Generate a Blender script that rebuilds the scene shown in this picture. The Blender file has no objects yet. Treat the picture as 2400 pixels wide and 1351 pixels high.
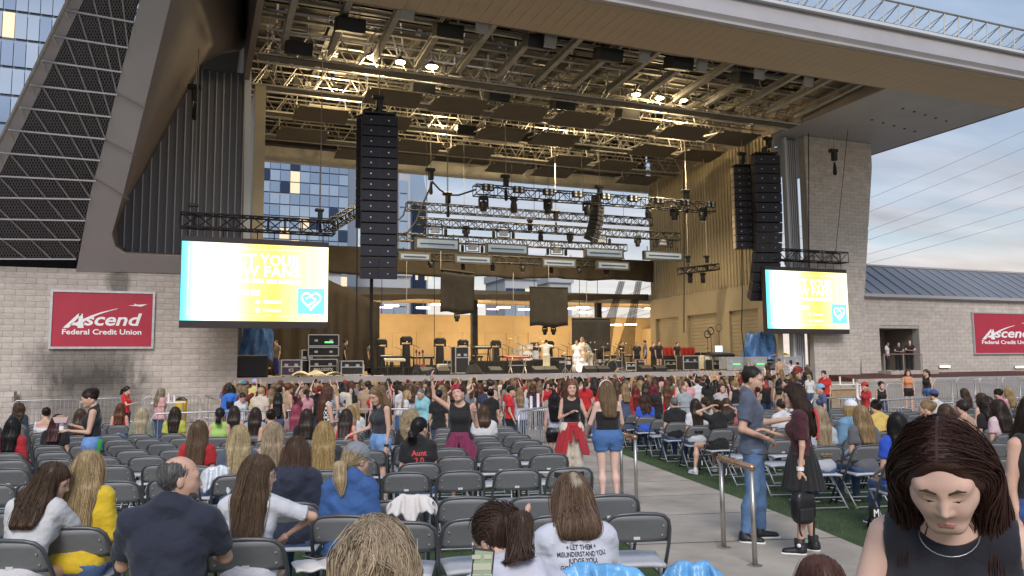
import bpy, math, random, numpy as np
from mathutils import Vector, Matrix
random.seed(7); np.random.seed(7)
S = bpy.context.scene
COL = S.collection
R = math.radians
# ---------------------------------------------------------------- camera, sky, sun, exposure
F, IW, IH = 1840.0, 2400.0, 1351.0
YAW, PIT, ROL = R(22), R(5.65), 0.010
CAM = np.array([0, 0, 1.9])
cf = np.array([math.sin(YAW)*math.cos(PIT), math.cos(YAW)*math.cos(PIT), math.sin(PIT)])
r0 = np.array([math.cos(YAW), -math.sin(YAW), 0]); u0 = np.cross(r0, cf)
cr = r0*math.cos(ROL)-u0*math.sin(ROL); cu = u0*math.cos(ROL)+r0*math.sin(ROL)
cd = bpy.data.cameras.new('camera'); cam = bpy.data.objects.new('camera', cd); COL.objects.link(cam)
cam.matrix_world = Matrix(((cr[0], cu[0], -cf[0], CAM[0]), (cr[1], cu[1], -cf[1], CAM[1]), (cr[2], cu[2], -cf[2], CAM[2]), (0, 0, 0, 1)))
cd.sensor_width = 36; cd.lens = 36*F/IW; cd.clip_start = .1; cd.clip_end = 3000
S.camera = cam
w = bpy.data.worlds.new('World'); S.world = w; w.use_nodes = True
nt = w.node_tree; nt.nodes.clear()
def wn(t, **k):
    n = nt.nodes.new(t)
    for a, b in k.items(): setattr(n, a, b)
    return n
SUN_EL, SUN_AZ = R(38), R(200)          # sun behind the seats, compass heading measured from +Y
sky = wn('ShaderNodeTexSky', sky_type='NISHITA', sun_disc=False, sun_elevation=SUN_EL, sun_rotation=SUN_AZ, air_density=1.0, dust_density=1.2, ozone_density=2.0)
tc = wn('ShaderNodeTexCoord'); sep = wn('ShaderNodeSeparateXYZ'); nt.links.new(tc.outputs['Generated'], sep.inputs[0])
def wm(op, a, b, clamp=False):
    n = wn('ShaderNodeMath', operation=op, use_clamp=clamp)
    for i, x in enumerate((a, b)):
        if isinstance(x, (int, float)): n.inputs[i].default_value = x
        else: nt.links.new(x, n.inputs[i])
    return n.outputs[0]
zc = wm('MAXIMUM', sep.outputs[2], .0)
zd = wm('ADD', zc, .09)
cx = wm('DIVIDE', sep.outputs[0], zd); cy = wm('DIVIDE', sep.outputs[1], zd)
cmb = wn('ShaderNodeCombineXYZ'); nt.links.new(cx, cmb.inputs[0]); nt.links.new(cy, cmb.inputs[1])
mp = wn('ShaderNodeMapping'); mp.inputs['Scale'].default_value = (.45, 1.15, 1); mp.inputs['Rotation'].default_value = (0, 0, R(-25)); nt.links.new(cmb.outputs[0], mp.inputs[0])
nz = wn('ShaderNodeTexNoise'); nz.inputs['Scale'].default_value = 1.5; nz.inputs['Detail'].default_value = 7; nz.inputs['Roughness'].default_value = .56; nz.inputs['Distortion'].default_value = .35
nt.links.new(mp.outputs[0], nz.inputs[0])
rp = wn('ShaderNodeValToRGB'); rp.color_ramp.elements[0].position = .27; rp.color_ramp.elements[1].position = .60; nt.links.new(nz.outputs[0], rp.inputs[0])
# cloud colour: cream low down, cool white high up
hz = wn('ShaderNodeValToRGB'); e = hz.color_ramp.elements
e[0].position = .02; e[0].color = (5.6, 4.9, 4.4, 1); e[1].position = .30; e[1].color = (2.8, 3.5, 4.6, 1)
nt.links.new(sep.outputs[2], hz.inputs[0])
mx = wn('ShaderNodeMixRGB'); nt.links.new(wm('MULTIPLY', rp.outputs[0], .92), mx.inputs[0])
skb = wn('ShaderNodeMixRGB', blend_type='MULTIPLY'); skb.inputs[0].default_value = 1; nt.links.new(sky.outputs[0], skb.inputs[1]); skb.inputs[2].default_value = (.86, .78, .70, 1)
nz2 = wn('ShaderNodeTexNoise'); nz2.inputs['Scale'].default_value = 2.6; nz2.inputs['Detail'].default_value = 6; nt.links.new(mp.outputs[0], nz2.inputs[0])
cmul = wn('ShaderNodeMixRGB', blend_type='MULTIPLY'); cmul.inputs[0].default_value = 1; nt.links.new(hz.outputs[0], cmul.inputs[1]); nt.links.new(wm('ADD', wm('MULTIPLY', nz2.outputs[0], 1.1), .38), cmul.inputs[2])
nt.links.new(skb.outputs[0], mx.inputs[1]); nt.links.new(cmul.outputs[0], mx.inputs[2])
lowf = wm('MULTIPLY', wm('SUBTRACT', 1, wm('MULTIPLY', zc, 7.0), True), .75)
mx2 = wn('ShaderNodeMixRGB'); nt.links.new(lowf, mx2.inputs[0]); nt.links.new(mx.outputs[0], mx2.inputs[1]); mx2.inputs[2].default_value = (5.9, 5.1, 4.6, 1)
bg = wn('ShaderNodeBackground'); nt.links.new(mx2.outputs[0], bg.inputs[0]); bg.inputs[1].default_value = .105
wo = wn('ShaderNodeOutputWorld'); nt.links.new(bg.outputs[0], wo.inputs[0])
sl = bpy.data.lights.new('sun', 'SUN'); sl.energy = 1.4; sl.angle = R(24); sl.color = (1, .95, .92)
so = bpy.data.objects.new('sun', sl); COL.objects.link(so)
sd = Vector((math.sin(SUN_AZ)*math.cos(SUN_EL), math.cos(SUN_AZ)*math.cos(SUN_EL), math.sin(SUN_EL)))
so.rotation_euler = sd.to_track_quat('Z', 'Y').to_euler()
vs = S.view_settings; vs.view_transform = 'Standard'; vs.look = 'None'; vs.exposure = .72; vs.gamma = 1; vs.use_curve_mapping = False
S.cycles.max_bounces = 6; S.cycles.diffuse_bounces = 3; S.cycles.glossy_bounces = 3; S.cycles.transparent_max_bounces = 8
# ---------------------------------------------------------------- pixel helpers: where the sight line through a photo pixel meets a real plane
def ray(x, y): return cf+cr*((x-IW/2)/F)+cu*((IH/2-y)/F)
def PY(x, y, Y): d = ray(x, y); return CAM+d*((Y-CAM[1])/d[1])
def PZ(x, y, z): d = ray(x, y); return CAM+d*((z-CAM[2])/d[2])
def PX(x, y, X): d = ray(x, y); return CAM+d*((X-CAM[0])/d[0])
def PD(x, y, D): return CAM+ray(x, y)*D
def gz(Y):
    if Y < 8: return 0.
    if Y < 14: return -(Y-8)*.02
    return max(-.3, -.12-(Y-14)*.015)
def gz2(X, Y):                         # the plaza ramps up to the low wall on the right
    q = min(1, max(0, (X-24)/8))*min(1, max(0, (Y-19)/14.5)); q = q*q*(3-2*q); return gz(Y)+1.1*q
def at(x, y, h):                       # ground spot of a thing whose top (h above ground) shows at pixel x, y
    z = h
    for _ in range(30):
        p = PZ(x, y, z)
        if p[1] < 0 or p[1] > 60: p = PD(x, y, 30)
        z = .5*z+.5*(h+gz(p[1]))
    return np.array([p[0], p[1], gz(p[1])])
def at2(x, y, h):
    z = h
    for _ in range(60):
        p = PZ(x, y, z)
        if p[1] < 0 or p[1] > 36: p = PY(x, y, 34)
        z = .7*z+.3*(h+gz2(p[0], p[1]))
    return np.array([p[0], p[1], gz2(p[0], p[1])])
def gat(x, y):                         # ground spot under a pixel
    z = 0
    for _ in range(30):
        p = PZ(x, y, z); z = .5*z+.5*gz(p[1])
    return np.array([p[0], p[1], gz(p[1])])
# ---------------------------------------------------------------- materials
MATS = {}
def mat(name, c=(.5, .5, .5), rough=.6, metal=0, var=0, vs=4, det=4, bump=0, bs=40, objcol=False, em=None, ems=1, rnd=0, alpha=1, spec=.5, tint=None, wave=None, sheen=0, coat=0):
    """node material: base colour (or the object's own colour), noise variation, per piece randomness, fine bump"""
    m = bpy.data.materials.new(name); m.use_nodes = True; MATS[name] = m
    t = m.node_tree; b = t.nodes['Principled BSDF']; L = t.links.new
    b.inputs['Roughness'].default_value = rough; b.inputs['Metallic'].default_value = metal; b.inputs['Specular IOR Level'].default_value = spec
    if sheen: b.inputs['Sheen Weight'].default_value = sheen
    if coat: b.inputs['Coat Weight'].default_value = coat
    b.inputs['Base Color'].default_value = (*c, 1); m.diffuse_color = (*c, 1)
    src = None; cdn = None
    def N(ty): return t.nodes.new(ty)
    def mul(a, v):
        n = N('ShaderNodeMixRGB'); n.blend_type = 'MULTIPLY'; n.inputs[0].default_value = 1; L(a, n.inputs[1]); L(v, n.inputs[2]); return n.outputs[0]
    if objcol:
        o = N('ShaderNodeObjectInfo'); src = o.outputs['Color']
    if var or rnd or bump or tint or wave:
        cdn = N('ShaderNodeTexCoord')
        if src is None:
            rg = N('ShaderNodeRGB'); rg.outputs[0].default_value = (*c, 1); src = rg.outputs[0]
    def scal(out, lo, hi):
        n = N('ShaderNodeMapRange'); n.inputs['To Min'].default_value = lo; n.inputs['To Max'].default_value = hi; L(out, n.inputs['Value']); return n.outputs[0]
    if var:
        n = N('ShaderNodeTexNoise'); n.inputs['Scale'].default_value = vs; n.inputs['Detail'].default_value = det; n.inputs['Roughness'].default_value = .62
        L(cdn.outputs['Object'], n.inputs[0])
        n2 = N('ShaderNodeMapRange'); n2.inputs['From Min'].default_value = .3; n2.inputs['From Max'].default_value = .7; n2.inputs['To Min'].default_value = 1-var; n2.inputs['To Max'].default_value = 1+var*.6; L(n.outputs[0], n2.inputs['Value'])
        src = mul(src, n2.outputs[0])
        rr = N('ShaderNodeMapRange'); rr.inputs['To Min'].default_value = max(.05, rough-.12); rr.inputs['To Max'].default_value = min(1, rough+.12); L(n.outputs[0], rr.inputs['Value']); L(rr.outputs[0], b.inputs['Roughness'])
    if rnd:
        o = N('ShaderNodeObjectInfo'); g = N('ShaderNodeNewGeometry'); ad = N('ShaderNodeMath'); ad.operation = 'ADD'
        L(o.outputs['Random'], ad.inputs[0]); L(g.outputs['Random Per Island'], ad.inputs[1]); fr = N('ShaderNodeMath'); fr.operation = 'FRACT'; L(ad.outputs[0], fr.inputs[0])
        src = mul(src, scal(fr.outputs[0], 1-rnd, 1+rnd))
    if tint:
        a = N('ShaderNodeAttribute'); a.attribute_name = 'tint'; src = mul(src, scal(a.outputs['Fac'], 1-tint, 1+tint))
    if wave:
        wv = N('ShaderNodeTexWave'); wv.inputs['Scale'].default_value = wave[0]; wv.bands_direction = wave[1]; L(cdn.outputs['Object'], wv.inputs[0])
        src = mul(src, scal(wv.outputs['Fac'], 1-wave[2], 1))
    if src is not None: L(src, b.inputs['Base Color'])
    if bump:
        n = N('ShaderNodeTexNoise'); n.inputs['Scale'].default_value = bs; n.inputs['Detail'].default_value = 5; L(cdn.outputs['Object'], n.inputs[0])
        bp = N('ShaderNodeBump'); bp.inputs['Strength'].default_value = bump; bp.inputs['Distance'].default_value = .02; L(n.outputs[0], bp.inputs['Height']); L(bp.outputs[0], b.inputs['Normal'])
    if em:
        b.inputs['Emission Color'].default_value = (*em, 1); b.inputs['Emission Strength'].default_value = ems
    if alpha < 1: b.inputs['Alpha'].default_value = alpha
    return m
def hexc(h):
    h = h.lstrip('#'); c = [int(h[i:i+2], 16)/255 for i in (0, 2, 4)]
    return tuple(x/12.92 if x <= .04045 else ((x+.055)/1.055)**2.4 for x in c)
# ---------------------------------------------------------------- mesh builder
LOC = {}
def cross3(a, b): return np.array([a[1]*b[2]-a[2]*b[1], a[2]*b[0]-a[0]*b[2], a[0]*b[1]-a[1]*b[0]])
def nrm(v): v = np.asarray(v, float); return v/max(1e-9, math.sqrt(float(v @ v)))
class MB:
    def __init__(s): s.v = []; s.f = []; s.m = []
    def add(s, vs, fs, m=0):
        o = len(s.v); s.v += [tuple(map(float, v)) for v in vs]; s.f += [tuple(i+o for i in f) for f in fs]; s.m += [m]*len(fs); return s
    def bx(s, x0, x1, y0, y1, z0, z1, m=0):
        return s.add([(x0, y0, z0), (x1, y0, z0), (x1, y1, z0), (x0, y1, z0), (x0, y0, z1), (x1, y0, z1), (x1, y1, z1), (x0, y1, z1)],
                     [(0, 3, 2, 1), (4, 5, 6, 7), (0, 1, 5, 4), (1, 2, 6, 5), (2, 3, 7, 6), (3, 0, 4, 7)], m)
    def box(s, c, d, m=0, rot=None, bev=0):
        """box of size d at c, optionally turned by the 3x3 matrix rot, with chamfered edges"""
        x, y, z = [k/2 for k in d]; b = bev
        if b:
            vs = []
            for sx in (-1, 1):
                for sy in (-1, 1):
                    for sz in (-1, 1):
                        vs += [(sx*(x-b), sy*(y-b), sz*z), (sx*(x-b), sy*y, sz*(z-b)), (sx*x, sy*(y-b), sz*(z-b))]
            I = lambda sx, sy, sz, k: ((sx > 0)*4+(sy > 0)*2+(sz > 0))*3+k
            fs = []
            for q in (-1, 1):
                fs.append([I(-1, -1, q, 0), I(1, -1, q, 0), I(1, 1, q, 0), I(-1, 1, q, 0)][::q])
                fs.append([I(-1, q, -1, 1), I(1, q, -1, 1), I(1, q, 1, 1), I(-1, q, 1, 1)][::-q])
                fs.append([I(q, -1, -1, 2), I(q, 1, -1, 2), I(q, 1, 1, 2), I(q, -1, 1, 2)][::q])
            for a in (-1, 1):
                for c2 in (-1, 1):
                    fs.append([I(-1, a, c2, 0), I(1, a, c2, 0), I(1, a, c2, 1), I(-1, a, c2, 1)])
                    fs.append([I(a, -1, c2, 0), I(a, 1, c2, 0), I(a, 1, c2, 2), I(a, -1, c2, 2)])
                    fs.append([I(a, c2, -1, 1), I(a, c2, 1, 1), I(a, c2, 1, 2), I(a, c2, -1, 2)])
                    for d3 in (-1, 1): fs.append([I(a, c2, d3, 0), I(a, c2, d3, 1), I(a, c2, d3, 2)])
        else:
            vs = [(sx*x, sy*y, sz*z) for sz in (-1, 1) for sx, sy in ((-1, -1), (1, -1), (1, 1), (-1, 1))]
            fs = [(0, 3, 2, 1), (4, 5, 6, 7), (0, 1, 5, 4), (1, 2, 6, 5), (2, 3, 7, 6), (3, 0, 4, 7)]
        V = np.array(vs)
        if rot is not None: V = V @ np.asarray(rot).T
        return s.add(V+np.asarray(c), fs, m)
    def bar(s, a, b, w, h=None, m=0, up=(0, 0, 1)):
        """rectangular bar from a to b, w wide and h high"""
        h = h or w; a = np.asarray(a, float); b = np.asarray(b, float); d = nrm(b-a); up = np.asarray(up, float)
        if abs(d @ up) > .98: up = np.array([0., 1, 0])
        x = nrm(cross3(d, up)); z = cross3(x, d)
        q = [x*i*w/2+z*j*h/2 for i, j in ((-1, -1), (1, -1), (1, 1), (-1, 1))]
        return s.add([a+k for k in q]+[b+k for k in q], [(0, 1, 2, 3), (7, 6, 5, 4), (0, 4, 5, 1), (1, 5, 6, 2), (2, 6, 7, 3), (3, 7, 4, 0)], m)
    def tube(s, pts, r, n=6, m=0, cap=True, closed=False):
        P = [np.asarray(p, float) for p in pts]; k = len(P); rr = r if hasattr(r, '__len__') else [r]*k
        V = []; x = None
        for i in range(k):
            t = nrm((P[(i+1) % k] if (i < k-1 or closed) else P[i])-(P[i-1] if (i > 0 or closed) else P[i]))
            if x is None: x = nrm(cross3(t, (0, 0, 1) if abs(t[2]) < .9 else (0, 1, 0)))
            x = nrm(x-t*(x @ t)); y = cross3(t, x)
            V += [P[i]+rr[i]*(x*math.cos(2*math.pi*j/n)+y*math.sin(2*math.pi*j/n)) for j in range(n)]
        fs = [(i*n+j, i*n+(j+1) % n, ((i+1) % k)*n+(j+1) % n, ((i+1) % k)*n+j) for i in range(k if closed else k-1) for j in range(n)]
        if cap and not closed: fs += [tuple(range(n-1, -1, -1)), tuple(range((k-1)*n, k*n))]
        return s.add(V, fs, m)
    def prism(s, pts, vec, m=0):
        """solid from a flat outline pushed along vec"""
        n = len(pts); vec = np.asarray(vec, float); A = [np.asarray(p, float) for p in pts]
        return s.add(A+[p+vec for p in A], [tuple(range(n-1, -1, -1)), tuple(range(n, 2*n))]+[(i, (i+1) % n, n+(i+1) % n, n+i) for i in range(n)], m)
    def lathe(s, prof, c=(0, 0, 0), n=16, m=0, axis='z', rot=None):
        V = []
        for r, z in prof:
            for j in range(n):
                a = 2*math.pi*j/n; p = (r*math.cos(a), r*math.sin(a), z)
                if axis == 'y': p = (p[0], p[2], p[1])
                if axis == 'x': p = (p[2], p[0], p[1])
                V.append(p)
        V = np.array(V)
        if rot is not None: V = V @ np.asarray(rot).T
        k = len(prof)
        fs = [(i*n+j, i*n+(j+1) % n, (i+1)*n+(j+1) % n, (i+1)*n+j) for i in range(k-1) for j in range(n)]+[tuple(range(n-1, -1, -1)), tuple(range((k-1)*n, k*n))]
        return s.add(V+np.asarray(c), fs, m)
    def ell(s, c, r, n=10, m=0):
        k = max(5, n*2//3)
        return s.lathe_s([(math.sin(math.pi*i/k), -math.cos(math.pi*i/k)) for i in range(k+1)], c, r, n, m)
    def lathe_s(s, prof, c, r, n, m):
        V = np.array([(q*math.cos(2*math.pi*j/n)*r[0], q*math.sin(2*math.pi*j/n)*r[1], z*r[2]) for q, z in prof for j in range(n)])+np.asarray(c)
        return s.add(V, [(i*n+j, i*n+(j+1) % n, (i+1)*n+(j+1) % n, (i+1)*n+j) for i in range(len(prof)-1) for j in range(n)], m)
    def grid(s, fn, nu, nv, m=0):
        """sheet fn(u, v), u and v from 0 to 1"""
        V = [fn(i/nu, j/nv) for i in range(nu+1) for j in range(nv+1)]
        return s.add(V, [(i*(nv+1)+j, (i+1)*(nv+1)+j, (i+1)*(nv+1)+j+1, i*(nv+1)+j+1) for i in range(nu) for j in range(nv)], m)
    def build(s, name, mats, parent=None, smooth=False, solid=0, label=None):
        me = bpy.data.meshes.new(name); off = LOC.get(parent.name, np.zeros(3)) if parent is not None else np.zeros(3)
        V = np.array(s.v)-off
        me.from_pydata(V.tolist(), [], s.f)
        if not isinstance(mats, (list, tuple)): mats = [mats]
        for q in mats: me.materials.append(MATS[q] if isinstance(q, str) else q)
        if len(mats) > 1: me.polygons.foreach_set('material_index', s.m)
        if smooth: me.polygons.foreach_set('use_smooth', [True]*len(s.f))
        me.update()
        o = bpy.data.objects.new(name, me); COL.objects.link(o)
        if parent is not None: o.parent = parent; LOC[o.name] = off
        else: LOC[o.name] = np.zeros(3)
        if solid:
            md = o.modifiers.new('thickness', 'SOLIDIFY'); md.thickness = solid; md.offset = 0
        if label: o['label'] = label
        return o
def tag(o, label, cat, group=None, kind=None):
    o['label'] = label
    if cat: o['category'] = cat
    if group: o['group'] = group
    if kind: o['kind'] = kind
    return o
def structure(o): o['kind'] = 'structure'; return o
def thing(name, label, cat, loc=(0, 0, 0), rz=0, group=None):
    o = bpy.data.objects.new(name, None); COL.objects.link(o); o.location = loc; o.rotation_euler = (0, 0, rz); o.empty_display_size = .2
    LOC[o.name] = np.array(loc, float)
    return tag(o, label, cat, group)
KIDS = {}
def kids(o): return [c for c in bpy.data.objects if c.parent == o]
def snapshot(o):
    """a thing with its parts and sub-parts as a nested list, read once before copying"""
    return (o, [snapshot(c) for c in kids(o)])
def copy_tree(sn, parent=None, loc=None, rz=None, label=None, group=None, scale=None):
    o, ch = sn
    c = o.copy(); COL.objects.link(c); c.parent = parent
    if loc is not None: c.location = loc
    if rz is not None: c.rotation_euler = (0, 0, rz)
    if scale is not None: c.scale = scale
    if label: c['label'] = label
    if group: c['group'] = group
    for q in ch: copy_tree(q, c)
    return c
def repeat(name, mesh_ob, locs, parent, mats=None):
    """alike pieces that share mesh data, each an object of its own under parent"""
    for i, l in enumerate(locs):
        o = mesh_ob if i == 0 else bpy.data.objects.new(name, mesh_ob.data)
        if i: COL.objects.link(o); o.parent = parent
        o.location = l
ordn = ['zeroth', 'first', 'second', 'third', 'fourth', 'fifth', 'sixth', 'seventh', 'eighth', 'ninth', 'tenth', 'eleventh', 'twelfth', 'thirteenth', 'fourteenth', 'fifteenth', 'sixteenth', 'seventeenth', 'eighteenth', 'nineteenth', 'twentieth', 'twenty-first', 'twenty-second', 'twenty-third', 'twenty-fourth', 'twenty-fifth', 'twenty-sixth', 'twenty-seventh', 'twenty-eighth', 'twenty-ninth', 'thirtieth']
def text_mesh(txt, size, bold=False, slant=0, ext=.004, align='CENTER', space=1.0):
    """flat lettering as a mesh builder in the x-y plane"""
    cu_ = bpy.data.curves.new('lettering', 'FONT'); cu_.body = txt; cu_.size = size; cu_.extrude = ext; cu_.align_x = align; cu_.align_y = 'CENTER'; cu_.shear = slant; cu_.offset = (.022*size if bold else 0); cu_.space_character = space; cu_.resolution_u = 3
    o = bpy.data.objects.new('lettering', cu_); COL.objects.link(o)
    me = o.to_mesh()
    V = [tuple(v.co) for v in me.vertices]; fs = [tuple(p.vertices) for p in me.polygons]
    o.to_mesh_clear(); bpy.data.objects.remove(o); bpy.data.curves.remove(cu_)
    return V, fs
# ================================================================ materials of the place
mat('concrete', (.43, .38, .32), .85, var=.32, vs=1.1, det=8, bump=.25, bs=60)
mat('plaza', (.34, .30, .265), .88, var=.25, vs=.6, bump=.2, bs=40)
mat('joint', (.10, .09, .08), .9)
mat('turf', (.05, .082, .03), .95, var=.35, vs=1.2, bump=.6, bs=120)
mat('blade', (.065, .12, .038), .7, rnd=.45)
mat('mulch', (.10, .035, .028), .95, var=.5, vs=9, bump=.8, bs=50)
mat('mortar', (.42, .39, .36), .95, var=.15, vs=3)
mat('block', (.53, .475, .425), .9, var=.2, vs=2.2, rnd=.08, bump=.3, bs=30)
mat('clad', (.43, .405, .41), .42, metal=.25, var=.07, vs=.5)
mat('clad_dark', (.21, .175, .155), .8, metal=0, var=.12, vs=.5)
mat('soffit', (.46, .36, .26), .6, var=.12, vs=.8)
mat('soffit_grey', (.36, .35, .36), .55, var=.12, vs=.5)
mat('steel_dark', (.035, .033, .035), .5, metal=.5, var=.2, vs=3)
mat('steel', (.32, .30, .28), .5, metal=.4, var=.2, vs=3)
mat('steel_light', (.52, .50, .46), .55, metal=.2, var=.15, vs=2)
mat('galv', (.55, .56, .58), .38, metal=.8, var=.15, vs=6)
mat('black', (.012, .012, .013), .55, var=.3, vs=4)
mat('black_cloth', (.018, .016, .015), .95, var=.3, vs=3)
mat('roof_deck', (.05, .045, .04), .9, var=.3, vs=.8)
mat('panel_beige', (.10, .085, .068), .8, var=.15, vs=1)
mat('louvre', (.22, .218, .24), .6, metal=.2, wave=(14, 'Z', .4))
mat('rib_wall', (.42, .36, .25), .55, metal=.15, var=.12, vs=.7)
mat('warm_wall', (.58, .45, .27), .8, var=.12, vs=.6)
mat('white', (.78, .78, .77), .5, var=.06, vs=3)
mat('trim_white', (.58, .60, .64), .45)
mat('sign_red', (.42, .022, .05), .45, var=.1, vs=1.5)
mat('sign_white', (.85, .85, .85), .5)
mat('roof_metal', (.27, .285, .32), .4, metal=.5, var=.1, vs=.4)
mat('glass_a', (.28, .36, .48), .08, metal=.75); mat('glass_b', (.40, .48, .58), .06, metal=.8); mat('glass_c', (.03, .05, .10), .12, metal=.6)
mat('glass_lit', (.3, .25, .15), .3, em=(1, .80, .55), ems=.5)
mat('mullion', (.18, .22, .28), .4, metal=.5)
mat('tower_stone', (.42, .44, .48), .6, var=.1, vs=.2)
mat('bulb', (1, .9, .7), .3, em=(1, .80, .48), ems=22)
mat('tube_light', (1, 1, 1), .3, em=(1, .85, .6), ems=5)
mat('tube_violet', (1, 1, 1), .3, em=(.75, .35, 1), ems=2)
# dark water stain on the block wall under and above the big sign
def stain(m, spots):
    t = m.node_tree; L = t.links.new; b = t.nodes['Principled BSDF']; src = b.inputs['Base Color'].links[0].from_socket
    g = t.nodes.new('ShaderNodeNewGeometry'); tot = None
    n = t.nodes.new('ShaderNodeTexNoise'); n.inputs['Scale'].default_value = 1.7; n.inputs['Detail'].default_value = 7; n.inputs['Roughness'].default_value = .65; mp_ = t.nodes.new('ShaderNodeVectorMath'); mp_.operation = 'MULTIPLY'; mp_.inputs[1].default_value = (1.5, 1, .55); L(g.outputs['Position'], mp_.inputs[0]); L(mp_.outputs[0], n.inputs[0])
    for c, r in spots:
        s1 = t.nodes.new('ShaderNodeVectorMath'); s1.operation = 'SUBTRACT'; L(g.outputs['Position'], s1.inputs[0]); s1.inputs[1].default_value = c
        s2 = t.nodes.new('ShaderNodeVectorMath'); s2.operation = 'DIVIDE'; L(s1.outputs[0], s2.inputs[0]); s2.inputs[1].default_value = r
        s3 = t.nodes.new('ShaderNodeVectorMath'); s3.operation = 'LENGTH'; L(s2.outputs[0], s3.inputs[0])
        a = t.nodes.new('ShaderNodeMath'); a.operation = 'ADD'; L(s3.outputs['Value'], a.inputs[0]); L(n.outputs[0], a.inputs[1])
        q = t.nodes.new('ShaderNodeMapRange'); q.inputs['From Min'].default_value = 1.15; q.inputs['From Max'].default_value = 1.65; q.inputs['To Min'].default_value = .42; q.inputs['To Max'].default_value = 1; L(a.outputs[0], q.inputs['Value'])
        if tot is None: tot = q.outputs[0]
        else:
            mn = t.nodes.new('ShaderNodeMath'); mn.operation = 'MULTIPLY'; L(tot, mn.inputs[0]); L(q.outputs[0], mn.inputs[1]); tot = mn.outputs[0]
    mx_ = t.nodes.new('ShaderNodeMixRGB'); mx_.blend_type = 'MULTIPLY'; mx_.inputs[0].default_value = 1; L(src, mx_.inputs[1]); L(tot, mx_.inputs[2]); L(mx_.outputs[0], b.inputs['Base Color'])
stain(MATS['block'], [((-4.0, 36, 2.1), (2.2, 3, 1.2)), ((-3.7, 36, .7), (2.3, 3, 1.6)), ((-3.0, 36, 5.5), (.5, 3, .7))])
MATS['mortar'].node_tree
# ================================================================ ground, aisle, plaza
A_ANG = R(15.8); AV = np.array([math.sin(A_ANG), math.cos(A_ANG), 0]); BV = np.array([math.cos(A_ANG), -math.sin(A_ANG), 0])
def st(s, t, off=0):                   # seat-block coordinates: s along the rows, t towards the stage
    p = BV*s+AV*t; return np.array([p[0], p[1], gz(p[1])+off])
YS = [-60, -20, 0, 8, 14, 17, 20, 26, 45, 80, 200, 1200]
m = MB(); m.grid(lambda u, v: (-700+u*1400, YS[round(v*(len(YS)-1))], gz(YS[round(v*(len(YS)-1))])), 2, len(YS)-1)
g = structure(m.build('ground', 'turf')); g['label'] = 'green turf lawn under the folding chairs'
m = MB(); m.grid(lambda u, v: (lambda X, Y: (X, Y, gz2(X, Y)+.004))([-60, -10, 5, 15, 22, 24, 26, 28, 30, 32, 40, 60, 100][round(u*12)], [19.5, 21, 22.5, 24, 25.5, 27, 28.5, 30, 31.5, 33, 34.5, 36, 60, 140][round(v*13)]), 12, 13)
structure(m.build('plaza_pavement', 'plaza'))
path = structure(MB().grid(lambda u, v: st(2.1+u*2.34, -4+v*26, .008), 1, 52).build('aisle_path', 'joint'))
tt = [-4, -2, 0, 2, 3.6, 5.15, 6.7, 8.3, 9.9, 11.5, 13.1, 14.7, 16.3, 17.9, 19.5, 21.1]
for i in range(len(tt)-1):
    n = 3
    MB().grid(lambda u, v: st(2.11+u*2.32, tt[i]+.012+v*(tt[i+1]-tt[i]-.024), .014), 2, n).build('slab', 'concrete', path)
m = MB()
for k in range(34000):
    if k < 24000: s_, t_ = random.uniform(4.46, 12.5), random.uniform(4.5, 17)
    else: s_, t_ = random.uniform(-6, 2.05), random.uniform(4.5, 10)
    p = st(s_, t_); a = random.uniform(0, 6.28); h = random.uniform(.02, .055); d = np.array([math.cos(a), math.sin(a), 0])*.004; l = np.array([random.gauss(0, .012), random.gauss(0, .012), h])
    m.add([p-d, p+d, p+l], [(0, 1, 2)])
gr = m.build('grass', 'blade'); tag(gr, 'short green grass blades along the edge of the concrete aisle', 'grass', kind='stuff')
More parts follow.
